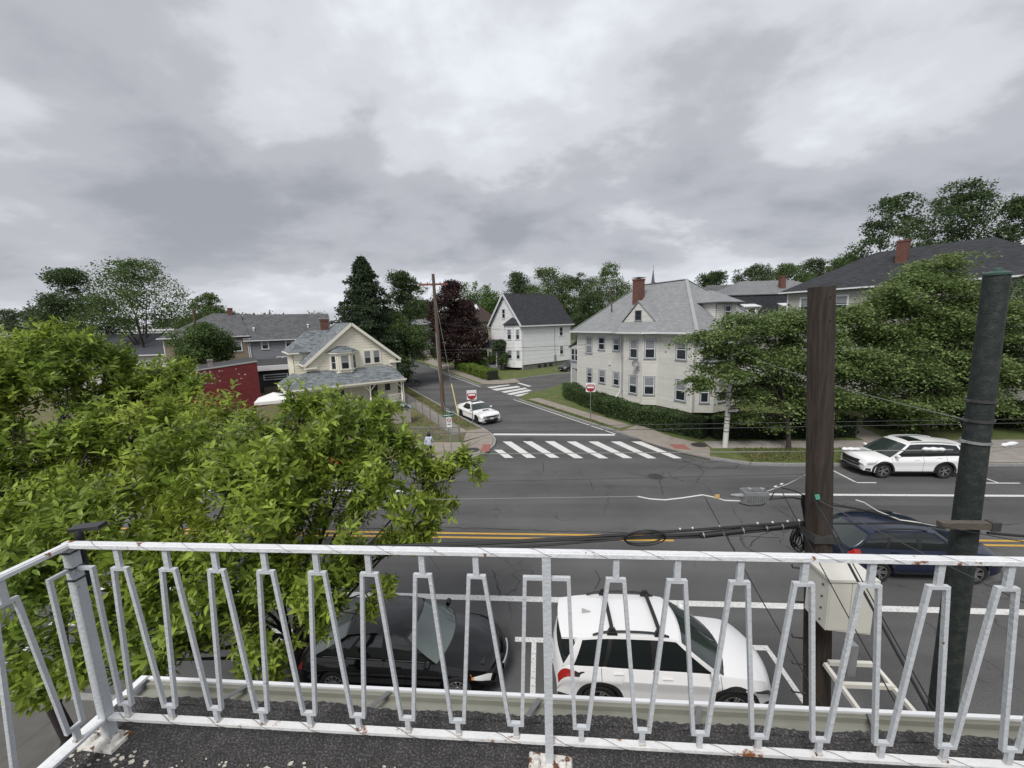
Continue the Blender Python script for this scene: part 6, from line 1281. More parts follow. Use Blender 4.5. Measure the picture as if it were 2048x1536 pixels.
# drop coils on the pole
cl_ = thing('cable_coil', 'tangle of black cable coils hung left of the wooden pole', 'cable coil', W3(1597, 1075, 5.85)); rr = random.Random(2)
for i in range(9):
    o2 = Vector((rr.uniform(-.06, .06), rr.uniform(-.05, .05), rr.uniform(-.06, .04))); a_, b_ = rr.uniform(.05, .09), rr.uniform(.13, .22); tl_ = rr.uniform(-.4, .4)
    MB().tube([o2 + Vector((a_ * math.cos(t) + tl_ * b_ * math.sin(t) * .4, .03 * math.sin(2 * t), b_ * math.sin(t))) for t in np.linspace(0, 2 * math.pi, 20)], .008, 5).build('coil', BLACKCAB, cl_)
MB().box((.09, -.03, -.2), (.15, .03, .16)).build('terminal_strip', BLKPL, cl_)
for i in range(9): MB().box((.1, -.037, -.17 + i * .035), (.14, -.031, -.16 + i * .035)).build('terminal', GALV, cl_)
wire_obj('bunch of black jumpers running down the left of the wooden pole', [W3(*q, 5.85) for q in ((1608, 990), (1606, 1005), (1609, 1020), (1612, 1040))], .03, n=6)
# wires from the far pole
for k, (t, q, s_) in enumerate(((.985, (-26, 75, 10.5), .4), (.93, (-30, 74, 10.2), .4), (.90, (-24, 76, 9.6), .5), (.60, (-30, 70, 5.5), .3))): wire_obj(('top power wire running left from the crossarm pole', 'second power wire running left from the crossarm pole', 'lower power wire running left from the crossarm pole', 'low phone wire running left from the crossarm pole')[k], sag(ub + ud * t, q, s_), .014, DARKMETAL)
wp_ = wh.matrix_basis @ Vector((7.5, -.1, 7.4))
wire_obj('power drop from the crossarm pole to the white house', sag(ub + ud * .66, wp_, .7), .014, DARKMETAL); wire_obj('phone cable running right from the crossarm pole', sag(ub + ud * .46, G(1300, 690) * 0 + Vector((30, 60, 6.2)), .5), .016, DARKMETAL); wire_obj('second phone cable below the first at the crossarm pole', sag(ub + ud * .44, (30, 60, 5.7), .6), .012, DARKMETAL)
wire_obj('thin wire from the lamp post to the steel pole', sag(lb + ld * .8, W3(1925, 838, 6.3), .25), .008, CABG)

# ------------------------------------------------------------------ fences, shed, tent, hedge bases
def chainlink(label, line, h, every=2.4, z0=.12, gate=None):
    root = thing('chain_link_fence', label, 'fence', (line[0][0], line[0][1], z0)); o = Vector((line[0][0], line[0][1], 0)); net = MB()
    FP = mat('fence_post_grey', (.17, .165, .16), .55, var=.15, metal=.3)
    for p, q in zip(line, line[1:]):
        p, q = Vector((p[0], p[1], 0)) - o, Vector((q[0], q[1], 0)) - o; l = (q - p).length; n = max(1, round(l / every)); dv = (q - p) / l
        for i in range(n + 1): c = p.lerp(q, i / n); MB().tube([c, c + Vector((0, 0, h + .04))], .03, 6).build('fence_post', FP, root)
        MB().tube([p + Vector((0, 0, h)), q + Vector((0, 0, h))], .022, 6).build('top_rail', FP, root)
        k = -h
        while k < l:
            for s in (1, -1):
                a0, a1 = (k, k + h) if s > 0 else (k + h, k); t0 = max(0, min(1, (0 - a0) / (a1 - a0))); t1 = max(0, min(1, (l - a0) / (a1 - a0))); ta, tb = min(t0, t1), max(t0, t1)
                if tb - ta > .01: net.tube([p + dv * lerp(a0, a1, ta) + Vector((0, 0, lerp(.03, h, ta))), p + dv * lerp(a0, a1, tb) + Vector((0, 0, lerp(.03, h, tb)))], .0025, 3, False)
            k += .085
    net.build('mesh_wire', GALV, root, kind='stuff'); return root
chainlink('chain link fence along the side street pavement of the cream house', [xy(sl(-2.78, -1.45 + .2)), xy(sl(-2.78, 18))], 1.05)
fc = sl(-2.78, -1.3)
chainlink('chain link fence along the front of the cream house lawn', [(fc.x - .05, 26.12), (-9.9, 26.12)], 1.05)
chainlink('chain link fence left of the garden gate by the leaves', [(-11.6, 26.12), (-24, 26.12)], 1.05)
gt = thing('garden_gate', 'pale metal garden gate standing open on the cream house path', 'gate', (-9.98, 26.2, .12)); 
for y in (0, .55): MB().tube([(0, y, 0), (0, y, 1.15)], .035, 6).build('gate_post', GALV, gt)
for z in (.2, .5, .8, 1.08): MB().tube([(0, 0, z), (0, .55, z + .04)], .02, 5).build('gate_bar', GALV, gt)
# storage shed
sh_ = G(805, 845, .12); sd_ = thing('storage_shed', 'low grey resin storage shed with wavy blue-grey lid beside the porch steps', 'shed', sh_, 22)
RES = mat('resin_taupe', (.30, .275, .255), .6, var=.06); LID = mat('resin_lid_blue', (.26, .31, .36), .45, var=.15, vscale=6)
MB().box((-.72, -.5, 0), (.72, .5, 1.3)).build('body', RES, sd_)
for x in (-.36, .36): MB().box((x - .34, -.525, .06), (x + .34, -.501, 1.24)).build('door', RES, sd_)
lid = MB(); lid.grid([[Vector((x, y, 1.3 + .2 * (1 - (x / .8) ** 2) ** .6 + .035 * math.cos(x * 14) * (.5 + .5 * (abs(y) > .3)))) for x in np.linspace(-.79, .79, 33)] for y in np.linspace(-.58, .58, 9)]); lo_ = lid.build('lid', LID, sd_, 60)
MB().box((-.78, -.57, 1.28), (.78, .57, 1.33)).build('lid_rim', LID, lo_)
for x in (-.5, 0, .5): MB().box((x - .06, -.6, 1.33), (x + .06, -.56, 1.42)).build('vent', DARKMETAL, lo_)
# canopy tent and board fence by the red building
tn = G(548, 797, 2.3); te = thing('canopy_tent', 'small white square canopy tent left of the cream house', 'tent', (tn.x, tn.y, 0), 30)
TW = mat('tent_fabric', (.72, .71, .68), .7)
for a_, b_ in (((-1.3, -1.3), (1.3, -1.3)), ((1.3, -1.3), (1.3, 1.3)), ((1.3, 1.3), (-1.3, 1.3)), ((-1.3, 1.3), (-1.3, -1.3))): MB().poly([(*a_, 2.3), (*b_, 2.3), (0, 0, 2.85)]).build('canopy', TW, te); MB().poly([(*a_, 2.05), (*b_, 2.05), (*b_, 2.3), (*a_, 2.3)]).build('valance', TW, te)
for x in (-1.25, 1.25):
    for y in (-1.25, 1.25): MB().tube([(x, y, 0), (x, y, 2.3)], .03, 6).build('leg', GALV, te)
bf = thing('board_fence', 'weathered vertical board fence between red building and cream house', 'fence', (*xy(G(525, 812)), 0), 34)
FB = mat('grey_fence_board', (.12, .105, .09), .9, var=.35, vscale=3, island=.25)
for i in range(52): MB().box((.3 + i * .16, 1.0, 0), (.3 + i * .16 + .148, 1.025, 1.9 + .02 * math.sin(i * 2.3))).build('board', FB, bf)
for z in (.5, 1.5): MB().box((.3, 1.026, z), (8.6, 1.07, z + .09)).build('rail', FB, bf)
# porch things
pr = ch.matrix_basis
gl = thing('grill', 'black covered grill on the white house porch', 'grill', wh.matrix_basis @ Vector((-1.4, 4.9, .8))); MB().lathe([(.001, 0), (.3, .02), (.35, .5), (.4, .8), (.3, 1.05), (.001, 1.12)], 10).build('cover', BLKPL, gl)
bx = thing('planter', 'pale green planter box beside the white house bay', 'planter', (*xy(G(1003, 737)), .1), 30); MB().hexa([(-.8, -.35, 0), (.8, -.35, 0), (.8, .35, 0), (-.8, .35, 0)], [(-.9, -.42, .8), (.9, -.42, .8), (.9, .42, .8), (-.9, .42, .8)]).build('tub', mat('pale_green', (.2, .33, .26), .6), bx)

# ------------------------------------------------------------------ pedestrian
def person(label, loc, deg, h=1.58):
    root = thing('person', label, 'person', loc, deg); s = h / 1.72
    me = bpy.data.meshes.new('person_body')
    J = [(0, 0, .95), (0, .02, 1.12), (0, .05, 1.32), (0, .08, 1.45), (0, .12, 1.53), (.17, .05, 1.38), (-.17, .05, 1.38), (.25, .12, 1.12), (-.25, .02, 1.13), (.22, .30, .98), (-.24, -.02, .90), (.2, .38, .97), (-.23, .02, .80),
         (.09, 0, .88), (-.09, 0, .88), (.10, .14, .50), (-.10, -.04, .49), (.10, .10, .09), (-.10, -.22, .13), (.10, .24, .035), (-.10, -.14, .03)]
    E_ = [(0, 1), (1, 2), (2, 3), (3, 4), (2, 5), (2, 6), (5, 7), (6, 8), (7, 9), (8, 10), (9, 11), (10, 12), (0, 13), (0, 14), (13, 15), (14, 16), (15, 17), (16, 18), (17, 19), (18, 20)]
    Rr = [(.15, .12), (.15, .12), (.17, .125), (.075, .075), (.06, .06), (.075, .075), (.075, .075), (.05, .05), (.05, .05), (.036, .036), (.036, .036), (.03, .04), (.03, .04), (.105, .11), (.105, .11), (.07, .07), (.07, .07), (.045, .045), (.045, .045), (.04, .035), (.04, .035)]
    me.from_pydata([tuple(Vector(j) * s) for j in J], E_, []); o = link('skeleton', me)
    m = o.modifiers.new('Skin', 'SKIN'); 
    for v, r in zip(me.skin_vertices[0].data, Rr): v.radius = (r[0] * s, r[1] * s)
    me.skin_vertices[0].data[0].use_root = True; o.modifiers.new('Sub', 'SUBSURF').levels = 2
    dg = bpy.context.evaluated_depsgraph_get(); em = bpy.data.meshes.new_from_object(o.evaluated_get(dg)); bpy.data.objects.remove(o)
    em.name = 'body'; em.polygons.foreach_set('use_smooth', [True] * len(em.polygons))
    TOP = mat('patterned_blue_top', (.38, .45, .58), .85, col2=(.62, .64, .68), thresh=(.45, .55), c2scale=11); LEGM = mat('dark_leggings', (.012, .012, .014), .8); SKIN = mat('skin', (.35, .2, .14), .6)
    for q in (TOP, LEGM, SKIN, mat('dark_shoe', (.02, .02, .02), .6)): em.materials.append(q)
    for p in em.polygons:
        c_ = p.center / s
        p.material_index = 3 if c_.z < .085 else 1 if c_.z < .86 and abs(c_.x) < .2 else 2 if (c_.z > 1.47 or (abs(c_.x) > .19 and c_.y > .3) or (c_.x < -.2 and c_.z < .86)) else 0
    link('body', em, root)
    hd = MB().lathe([(.001, -.125), (.05, -.115), (.07, -.06), (.08, .0), (.075, .06), (.05, .1), (.001, .12)], 14); hd.v = [(v[0] * s, (v[1] * 1.12 + .15) * s, (v[2] + 1.63) * s) for v in hd.v]; ho = hd.build('head', SKIN, root, 60)
    hair = MB().lathe([(.09, -.22), (.105, -.12), (.1, -.02), (.098, .06), (.07, .115), (.001, .135)], 14); hair.v = [(v[0] * s * 1.1, (v[1] * 1.05 + .125 - (.02 if v[2] < 0 else 0)) * s, (v[2] + 1.635) * s) for v in hair.v]; hair.build('hair', mat('black_hair', (.012, .01, .01), .55), root, 60)
    MB().hexa([(-.02 * s, .225 * s, 1.58 * s), (.02 * s, .225 * s, 1.58 * s), (.0, .262 * s, 1.6 * s)], [(-.01 * s, .23 * s, 1.65 * s), (.01 * s, .23 * s, 1.65 * s), (0, .245 * s, 1.65 * s)]).build('nose', SKIN, ho)
    for x in (-.035, .035): MB().lathe([(.001, 0), (.012, .004), (.001, .01)], 6, (x * s, .232 * s, 1.65 * s), 'y').build('eye', DARKMETAL, ho)
    MB().box((-.028 * s, .225 * s, 1.553 * s), (.028 * s, .236 * s, 1.562 * s)).build('mouth', mat('lips', (.3, .1, .09), .6), ho)
    for x in (-1, 1): MB().lathe([(.001, -.03), (.014, 0), (.001, .03)], 6, (x * .082 * s, .14 * s, 1.62 * s)).build('ear', SKIN, ho)
    for hx, hy, hz, dr in ((.2, .40, .965, Vector((0, .8, -.4))), (-.23, .03, .77, Vector((0, .25, -1)))):
        hm_ = MB(); dr = dr.normalized(); xx = Vector((1, 0, 0))
        for k, l_ in enumerate((.062, .075, .08, .072)):
            b0_ = Vector((hx, hy, hz)) + xx * (.027 - .018 * k); hm_.tube([b0_, b0_ + dr * l_ * .55, b0_ + dr * l_ * .9 + Vector((0, .02, -.012))], [.0095, .009, .007], 6)
        b0_ = Vector((hx, hy, hz)) - dr * .03 + xx * (.03 if hx > 0 else -.03); hm_.tube([b0_, b0_ + dr * .035 + Vector((-.02 if hx > 0 else .02, .025, 0)), b0_ + dr * .055 + Vector((-.03 if hx > 0 else .03, .03, 0))], [.011, .01, .008], 6)
        hm_.v = [tuple(Vector(v) * s) for v in hm_.v]; hm_.build('fingers', SKIN, root, 60)
    return root
person('person with long black hair in a blue patterned top walking away', (-7.0, 22.72, .14), 12)
# ------------------------------------------------------------------ trees and hedges
def leafmat(name, c, c2=None, island=.45, transl=.35, rough=.5):
    return mat(name, c, rough, spec=.3, island=island, transl=transl, col2=c2, thresh=(.35, .65), c2scale=.55)
BARK = mat('bark', (.045, .036, .03), .95, var=.4, vscale=8, bump=.6, bscale=25, stretch=(4, 4, .6)); BARKD = mat('wet_dark_bark', (.018, .014, .013), .9, var=.3, vscale=8, bump=.5, bscale=30)
def np_mesh(name, V, F4, m):
    me = bpy.data.meshes.new(name); n = len(V); k = len(F4); w = F4.shape[1]
    me.vertices.add(n); me.vertices.foreach_set('co', V.astype(np.float32).ravel()); me.loops.add(k * w); me.loops.foreach_set('vertex_index', F4.astype(np.int32).ravel())
    me.polygons.add(k); me.polygons.foreach_set('loop_start', np.arange(0, k * w, w, dtype=np.int32)); me.polygons.foreach_set('loop_total', np.full(k, w, dtype=np.int32))
    me.update(calc_edges=True); me.materials.append(m); return me
def unitv(a): return a / np.maximum(np.linalg.norm(a, axis=1, keepdims=True), 1e-9)
def kites(P, size, rng, up=.6, aspect=.5, axis=None, droop=0.0):
    n = len(P); nr = unitv(unitv(rng.normal(size=(n, 3))) + np.array([0, 0, up])); d = rng.normal(size=(n, 3)) if axis is None else axis + rng.normal(size=(n, 3)) * .5
    d[:, 2] -= droop; d = d - nr * np.sum(d * nr, 1, keepdims=True); d = unitv(d); w = np.cross(nr, d); s = (size * rng.uniform(.6, 1.3, n))[:, None]
    V = np.empty((n, 4, 3)); V[:, 0] = P; V[:, 1] = P + d * s * .45 + w * s * aspect * .5; V[:, 2] = P + d * s - nr * s * .12; V[:, 3] = P + d * s * .45 - w * s * aspect * .5
    return V.reshape(-1, 3), np.arange(4 * n).reshape(n, 4)
def lobe_points(lobes, n, rng, clump=.24, per=26, shell=(.45, 1.0), flat=1.0):
    wts = np.array([l[3] ** 2 for l in lobes]); wts = wts / wts.sum(); out = []
    for l, w in zip(lobes, wts):
        k = max(8, int(n * w)); nc = max(3, k // per); c = np.array(l[:3]); r = l[3]; sq = l[4] if len(l) > 4 else 1.0
        dirs = unitv(rng.normal(size=(nc, 3)) + np.array([0, 0, .25])); rad = rng.uniform(shell[0], shell[1], (nc, 1)) ** .6
        cc = c + dirs * rad * r * np.array([1, 1, sq]); idx = rng.integers(0, nc, k)
        out.append(cc[idx] + np.clip(rng.normal(size=(k, 3)), -1.7, 1.7) * r * clump * np.array([1, 1, .62 * flat]))
    return np.concatenate(out)
def plate_points(lobes, n, rng, axis):
    wts = np.array([l[3] ** 2 for l in lobes]); wts = wts / wts.sum(); out = []
    for l, w in zip(lobes, wts):
        r = l[3]; sq = l[4] if len(l) > 4 else 1.0; k = int(n * w); npl = max(4, int(5 + 4 * r)); c = np.array(l[:3])
        for i in range(npl):
            a0 = math.atan2(c[1] - axis[1], c[0] - axis[0]) + rng.normal() * 1.1; d = unitv(rng.normal(size=(1, 3)) + np.array([[0, 0, .2]]))[0] * r * rng.uniform(.25, .95) * np.array([1, 1, sq]); R = r * rng.uniform(.32, .62); kk = max(10, int(k / npl)); el = rng.uniform(1.2, 1.9)
            u = rng.normal(size=kk) * .52 * el; v = rng.normal(size=kk) * .46 * (1.15 - .35 * np.clip(u / el, -1, 1)); u = np.clip(u, -1.3 * el, 1.25 * el); z = -.16 * (u * u / el + v * v) * R - .22 * u * R * rng.uniform(.2, 1.2) + rng.normal(size=kk) * .075 * r
            ca, sa = math.cos(a0), math.sin(a0); out.append(np.stack([c[0] + d[0] + (u * ca - v * sa) * R, c[1] + d[1] + (u * sa + v * ca) * R, c[2] + d[2] + z], 1))
    return np.concatenate(out)
def limbs(mb, base, fork, tips, r0, rng, wob=.06, rf=.55, twigs=0, rt=.18):
    base, fork = Vector(base), Vector(fork); h = (fork - base).length
    pts = [base.lerp(fork, t) + Vector((rng.normal() * wob * h * .3 * math.sin(t * 3.14), rng.normal() * wob * h * .3 * math.sin(t * 3.14), 0)) for t in (0, .05, .3, .6, 1)]
    mb.tube(pts, [r0 * 1.35, r0 * 1.08, r0, r0 * .9, r0 * .8], 9)
    for tp in tips:
        tp = Vector(tp); st = fork.lerp(base, float(rng.uniform(0, .25))); l = (tp - st).length; mid = st.lerp(tp, .5) + Vector((rng.normal() * .08, rng.normal() * .08, .10)) * l; q = st.lerp(mid, .5) + Vector((0, 0, .03 * l))
        mb.tube([st, q, mid, mid.lerp(tp, .55) + Vector(rng.normal(size=3)) * .03 * l, tp], [r0 * rf, r0 * rf * .8, r0 * rf * .6, r0 * rf * .38, r0 * rf * rt], 6)
        for _ in range(twigs):
            a = mid.lerp(tp, float(rng.uniform(0, .9))); b = a + Vector(rng.normal(size=3) + np.array([0, 0, .5])) * min(l * .22, .35); mb.tube([a, a.lerp(b, .5) + Vector((0, 0, .03 * l)), b], [r0 * rf * .3, r0 * rf * .2, r0 * rf * .07], 4)
def tree(name, label, base, lobes, n, leaf, m, r0=.2, seed=1, forkz=None, group=None, bark=None, up=.6, aspect=.55, clump=.24, twigs=2, per=26, shell=(.45, 1.0), cat='tree', droop=0.0, flat=1.0):
    rng = np.random.default_rng(seed); root = thing(name, label, cat, base, 0, group); o = np.array(base)
    lb_ = [(l[0] - o[0], l[1] - o[1], l[2] - o[2], *l[3:]) for l in lobes]
    zmin = min(l[2] - l[3] for l in lb_); fz = forkz if forkz else max(.8, zmin + .25 * (max(l[2] for l in lb_) - zmin))
    cx_ = sum(l[0] for l in lb_) / len(lb_); cy_ = sum(l[1] for l in lb_) / len(lb_)
    mb = MB(); limbs(mb, (0, 0, -.1), (cx_ * .35, cy_ * .35, fz), [(l[0], l[1], l[2] - l[3] * .25) for l in (lb_ if twigs else sorted(lb_, key=lambda q: -q[3])[:9])], r0, rng, twigs=twigs); mb.build('trunk', bark or BARK, root, 50)
    P = plate_points(lb_, n, rng, (cx_, cy_)) if flat < .9 else lobe_points(lb_, n, rng, clump, per, shell, flat); V, F = kites(P, leaf, rng, up, aspect, None, droop)
    link('crown', np_mesh('crown', V, F, m), root, kind='stuff'); return root
def auto_lobes(cx, cy, z0, z1, rx, k, rng, top=.75, lob=.42):
    out = []; h = z1 - z0
    for i in range(k):
        t = rng.uniform(.08, .98); prof = math.sin(math.pi * min(1, (.18 + t * .82)) ** top) ** .7
        a = rng.uniform(0, 2 * math.pi); r = rx * prof * rng.uniform(.35, .85); lr = rx * lob * rng.uniform(.8, 1.25) * (.65 + .35 * prof)
        out.append((cx + r * math.cos(a), cy + r * math.sin(a) * .9, min(z0 + t * h, z1 - lr * .75), lr, .85))
    return out
MIDG = leafmat('leaf_mid_green', (.085, .135, .042), (.11, .165, .05)); DARKG = leafmat('leaf_dark_green', (.068, .105, .044), (.09, .135, .053)); BRIGHT = leafmat('leaf_bright_green', (.08, .15, .03), (.11, .19, .04))
CONIF = leafmat('needle_dark', (.042, .066, .035), (.058, .088, .04), .45, .25); PURP = leafmat('leaf_purple', (.036, .017, .019), (.05, .026, .024), .4, .25); PALEG = leafmat('leaf_pale_olive', (.075, .11, .04), (.05, .085, .03))
STREETG = leafmat('leaf_street_tree', (.205, .27, .10), (.13, .19, .062), .5, .40); NEARG = leafmat('leaf_near_yellow_green', (.31, .385, .06), (.185, .27, .045), .55, .45, .40); FARG = leafmat('leaf_far_green', (.075, .105, .05), (.09, .125, .055), .35)
def bg(label, px, top, bot, half, Y, m, seed, n=5200, leaf=.42, k=11, name='broadleaf_tree', group='trees behind the houses', base=0.0, **kw):
    rng = np.random.default_rng(seed + 100); a = at(px, top, Y); b = at(px, bot, Y); r = (at(px + half, bot, Y) - at(px - half, bot, Y)).length / 2
    if b.z < 1.0: b.z = 1.0
    lb_ = auto_lobes(a.x, Y, b.z, a.z, r, int(k * 2.0), rng, lob=.30); return tree(name, label, (a.x, Y, base), lb_, int(n * 2.7), leaf * .92, m, r0=.011 * a.z + .05, seed=seed, group=group, twigs=0, **kw)
bg('tall dark tree at far left, leaning left over the rooftops', 132, 540, 690, 70, 57, DARKG, 1, 7500, .36, 13, forkz=5)
bg('taller open crowned tree with forked bare stems at left', 262, 518, 678, 98, 56, MIDG, 2, 5200, .34, 20, forkz=4.5, shell=(.6, 1.0))
bg('rounded tree behind the tan hip roof', 408, 588, 660, 50, 86, MIDG, 3, 4500, .45)
bg('bushy tree in front of the tan house by the old pole', 398, 648, 745, 60, 47, MIDG, 4, 7500, .3, 14)
bg('small dark tree at the far left skyline', 45, 618, 670, 48, 120, FARG, 5, 4000, .6)
bg('pale loose tree right of the tall spruce', 800, 545, 735, 62, 57, PALEG, 6, 6500, .3, 13, shell=(.5, 1.0))
bg('dark low tree under the spruce by the side street', 795, 630, 775, 62, 52, MIDG, 61, 6000, .3, 11)
bg('light green round tree behind the purple tree', 955, 566, 640, 66, 112, BRIGHT, 7, 4200, .5)
bg('green tree showing left of the crossarm pole', 832, 572, 640, 46, 118, MIDG, 8, 3200, .5)
bg('feathery tree just above the left white house gable', 1028, 545, 650, 60, 108, PALEG, 9, 3600, .45)
bg('dense maple behind the white house ridge', 1095, 538, 640, 66, 105, MIDG, 10, 5200, .45, 13)
bg('dark tree between the white house and the brick chimney', 1155, 545, 650, 54, 108, DARKG, 11, 4000, .45)
bg('broad green tree left of the brick chimney', 1215, 528, 650, 70, 106, MIDG, 12, 5500, .45, 14)
bg('round dark shrubby tree right of the white house roof', 1186, 576, 690, 58, 80, DARKG, 13, 5500, .36, 12)
bg('reddish dark tree at the foot of the steeple', 1302, 566, 620, 40, 150, PURP, 14, 2600, .6)
bg('small tree right of the steeple on the skyline', 1350, 568, 620, 50, 150, MIDG, 15, 2600, .6)
bg('dark tree on the skyline behind the grey dormer', 1430, 545, 610, 52, 125, DARKG, 16, 3800, .5)
bg('low hill tree left of the mansard chimney', 1510, 532, 610, 66, 140, FARG, 17, 4000, .55)
bg('hill tree above the mansard roof', 1575, 528, 610, 66, 145, MIDG, 18, 4000, .55)
bg('hill tree left of the black hip roof peak', 1632, 520, 610, 62, 150, FARG, 19, 4000, .55)
bg('hill tree touching the black hip roof at left', 1690, 512, 610, 66, 145, MIDG, 20, 4000, .55)
bg('windblown dark tree above the brick chimney at right', 1800, 392, 580, 80, 58, DARKG, 21, 5200, .34, 19, forkz=12, shell=(.6, 1))
bg('tallest windblown tree at the upper right', 1935, 362, 580, 104, 60, DARKG, 22, 7000, .34, 25, forkz=13, shell=(.6, 1))
bg('dense dark tree at the upper right edge', 2062, 392, 600, 88, 57, DARKG, 23, 6500, .34, 18, forkz=10)
bg('purple leaved maple beside the side street', 903, 563, 738, 62, 70, PURP, 24, 15000, .34, 26, name='purple_maple', group=None)
bg('dark shrub by the white house porch', 1000, 680, 742, 28, 68, DARKG, 25, 3000, .25, 8, name='shrub', cat='shrub', group='shrubs')
bg('leafy shrub on the bank beside the purple tree', 962, 700, 748, 30, 70, MIDG, 26, 2500, .25, 8, name='shrub', cat='shrub', group='shrubs')
# spruce
def conifer(label, base, h, rmax, seed):
    rng = np.random.default_rng(seed); root = thing('spruce_tree', label, 'tree', base); mb = MB(); mb.tube([(0, 0, -.1), (0, 0, h * .5), (0, 0, h)], [.32, .2, .03], 8); P = []; AX = []
    z = 1.2
    while z < h - .3:
        t = z / h; r = rmax * (1 - t) ** .72 * (.75 + .25 * math.sin(min(1, t * 5) * 1.57)); nb = int(7 + 4 * (1 - t)); a0 = rng.uniform(0, 6.3)
        for i in range(nb):
            a = a0 + 2 * math.pi * i / nb + rng.normal() * .15; l = r * rng.uniform(.5, 1.15); dv = np.array([math.cos(a), math.sin(a), 0])
            tip = np.array([0, 0, z]) + dv * l + np.array([0, 0, -.10 * l + .12 * l * t]); mb.tube([(0, 0, z), tuple(np.array([0, 0, z]) + dv * l * .5 + np.array([0, 0, -.02 * l])), tuple(tip)], [.05, .03, .008], 4)
            k = int(30 + 46 * l); u = rng.uniform(.12, 1.03, k) ** .75; p = np.array([0, 0, z]) + dv * l * u[:, None] + np.array([0, 0, -.10 * l + .12 * l * t]) * (u ** 2)[:, None]
            side = np.array([-dv[1], dv[0], 0]); wd = (.22 * l * (1 - u * .7) + .06); p = p + side * (rng.normal(size=k) * wd)[:, None] + np.array([0, 0, 1]) * (-np.abs(rng.normal(size=k)) * .16 + rng.normal(size=k) * .05)[:, None]; P.append(p); AX.append(np.repeat((dv + np.array([0, 0, -.5]))[None], k, 0))
        z += rng.uniform(.38, .55) * (.7 + .5 * (1 - t))
    mb.build('trunk', BARK, root, 50); P = np.concatenate(P); V, F = kites(P, .34, rng, .5, .38, np.concatenate(AX), .2); link('crown', np_mesh('crown', V, F, CONIF), root, kind='stuff')
p = at(738, 700, 50); conifer('tall dark spruce behind the cream house', (p.x, 50, 0), at(738, 508, 50).z, 6.8, 5)
# distant woods along the skyline
rng = np.random.default_rng(77); lob = []
for i in range(230):
    a = rng.uniform(-1.05, 1.05); Yd = rng.uniform(170, 420); x = Yd * math.tan(a) * 1.0; hh = rng.uniform(10, 16) + (Yd - 170) * .012 + (max(0, x) * .035 if x > 60 else 0); r = rng.uniform(4.5, 9); lob.append((x, Yd, hh - r * .4, r, .7))
P = lobe_points(lob, 80000, rng, .26, 40); V, F = kites(P, 1.25, rng, .5, .7)
link('distant_woods', np_mesh('distant_woods', V, F, FARG), None, kind='stuff', label='belt of distant green woods along the skyline', category='woods')
hill = []
for i in range(49):
    a = -1.15 + 2.3 * i / 48; hill.append(a)
mb = MB(); mb.grid([[Vector((Yd * math.tan(a), Yd, (2.5 + 6 * t + (5 * t if a > .45 else 0) + 1.2 * math.sin(a * 9)) if t else -.1)) for a in hill] for t, Yd in ((0, 165), (.35, 230), (.7, 330), (1, 460))]); struct(mb.build('hills', mat('hill_green', (.03, .045, .02), .95, var=.3, vscale=.05), None, 60))

# street trees across the main road
def plobes(lst): return [(*at(x, y, Y), r, sq) for x, y, Y, r, sq in lst]
C = plobes([(1420, 680, 24.6, 1.5, .6), (1500, 650, 25.2, 1.7, .6), (1585, 640, 25.6, 1.6, .65), (1640, 665, 26, 1.6, .7), (1450, 740, 24.4, 1.5, .55), (1405, 770, 24.2, 1.1, .5), (1530, 720, 24.8, 1.9, .6), (1610, 730, 25.2, 1.8, .6), (1500, 790, 24.6, 1.4, .5), (1580, 800, 24.8, 1.6, .55), (1660, 790, 25.6, 1.6, .6), (1700, 720, 26, 1.6, .6), (1545, 850, 25.6, 1.0, .5), (1470, 700, 25.4, 1.5, .6), (1560, 680, 26, 1.7, .7), (1640, 720, 26.4, 1.7, .7), (1540, 770, 25.8, 1.6, .6), (1620, 830, 25.8, 1.2, .6), (1480, 830, 25.0, .9, .5)])
tree('street_tree', 'nearer green street tree beside the white lamp post', (*xy(G(1578, 898, .13)), .13), C, 74000, .18, STREETG, .13, 31, forkz=2.6, group='street trees across the road', clump=.24, flat=.42, twigs=3, per=40, up=1.3, droop=.35)
D = plobes([(1700, 640, 27, 1.9, .6), (1770, 600, 27.5, 2.0, .6), (1840, 560, 28, 2.0, .6), (1880, 530, 28, 1.5, .6), (1790, 680, 26.5, 2.1, .6), (1870, 640, 27, 2.1, .6), (1960, 620, 27.5, 2.0, .6), (1730, 730, 26.2, 1.9, .55), (1830, 740, 26, 2.1, .55), (1920, 720, 26.5, 2.0, .55), (2020, 660, 27.5, 2.2, .6), (1760, 800, 26, 1.5, .5), (1850, 810, 26.2, 1.7, .5), (1950, 800, 26.5, 1.7, .5), (2030, 760, 27.5, 2.0, .6), (1905, 580, 28, 1.7, .6), (2060, 820, 27.5, 1.6, .6), (1740, 660, 28, 2.0, .7), (1820, 620, 28.6, 2.1, .7), (1900, 660, 28.4, 2.2, .7), (1780, 750, 27.6, 2.0, .7), (1880, 770, 27.8, 2.1, .7), (1980, 740, 28.2, 2.2, .7), (1690, 800, 27, 1.5, .6), (1820, 840, 27, 1.3, .5)])
tree('street_tree', 'larger green street tree behind the parked three-row SUV', (*xy(G(1848, 873, .12)), .12), D, 110000, .19, STREETG, .17, 32, forkz=2.8, group='street trees across the road', clump=.24, flat=.42, twigs=3, per=40, up=1.3, droop=.35)
E_ = [(29.5 + dx_, 30 + dy_, z, r, .8) for dx_, dy_, z, r in ((0, 0, 6, 2.4), (2, 1, 7.5, 2.4), (3.5, -.5, 5, 2.4), (1, 1, 4, 2), (4.5, 1, 8.5, 2.2), (-1.5, 1.5, 4.2, 1.8), (-3.5, 2, 3.6, 1.8), (-6, 2.2, 3.4, 1.7))]
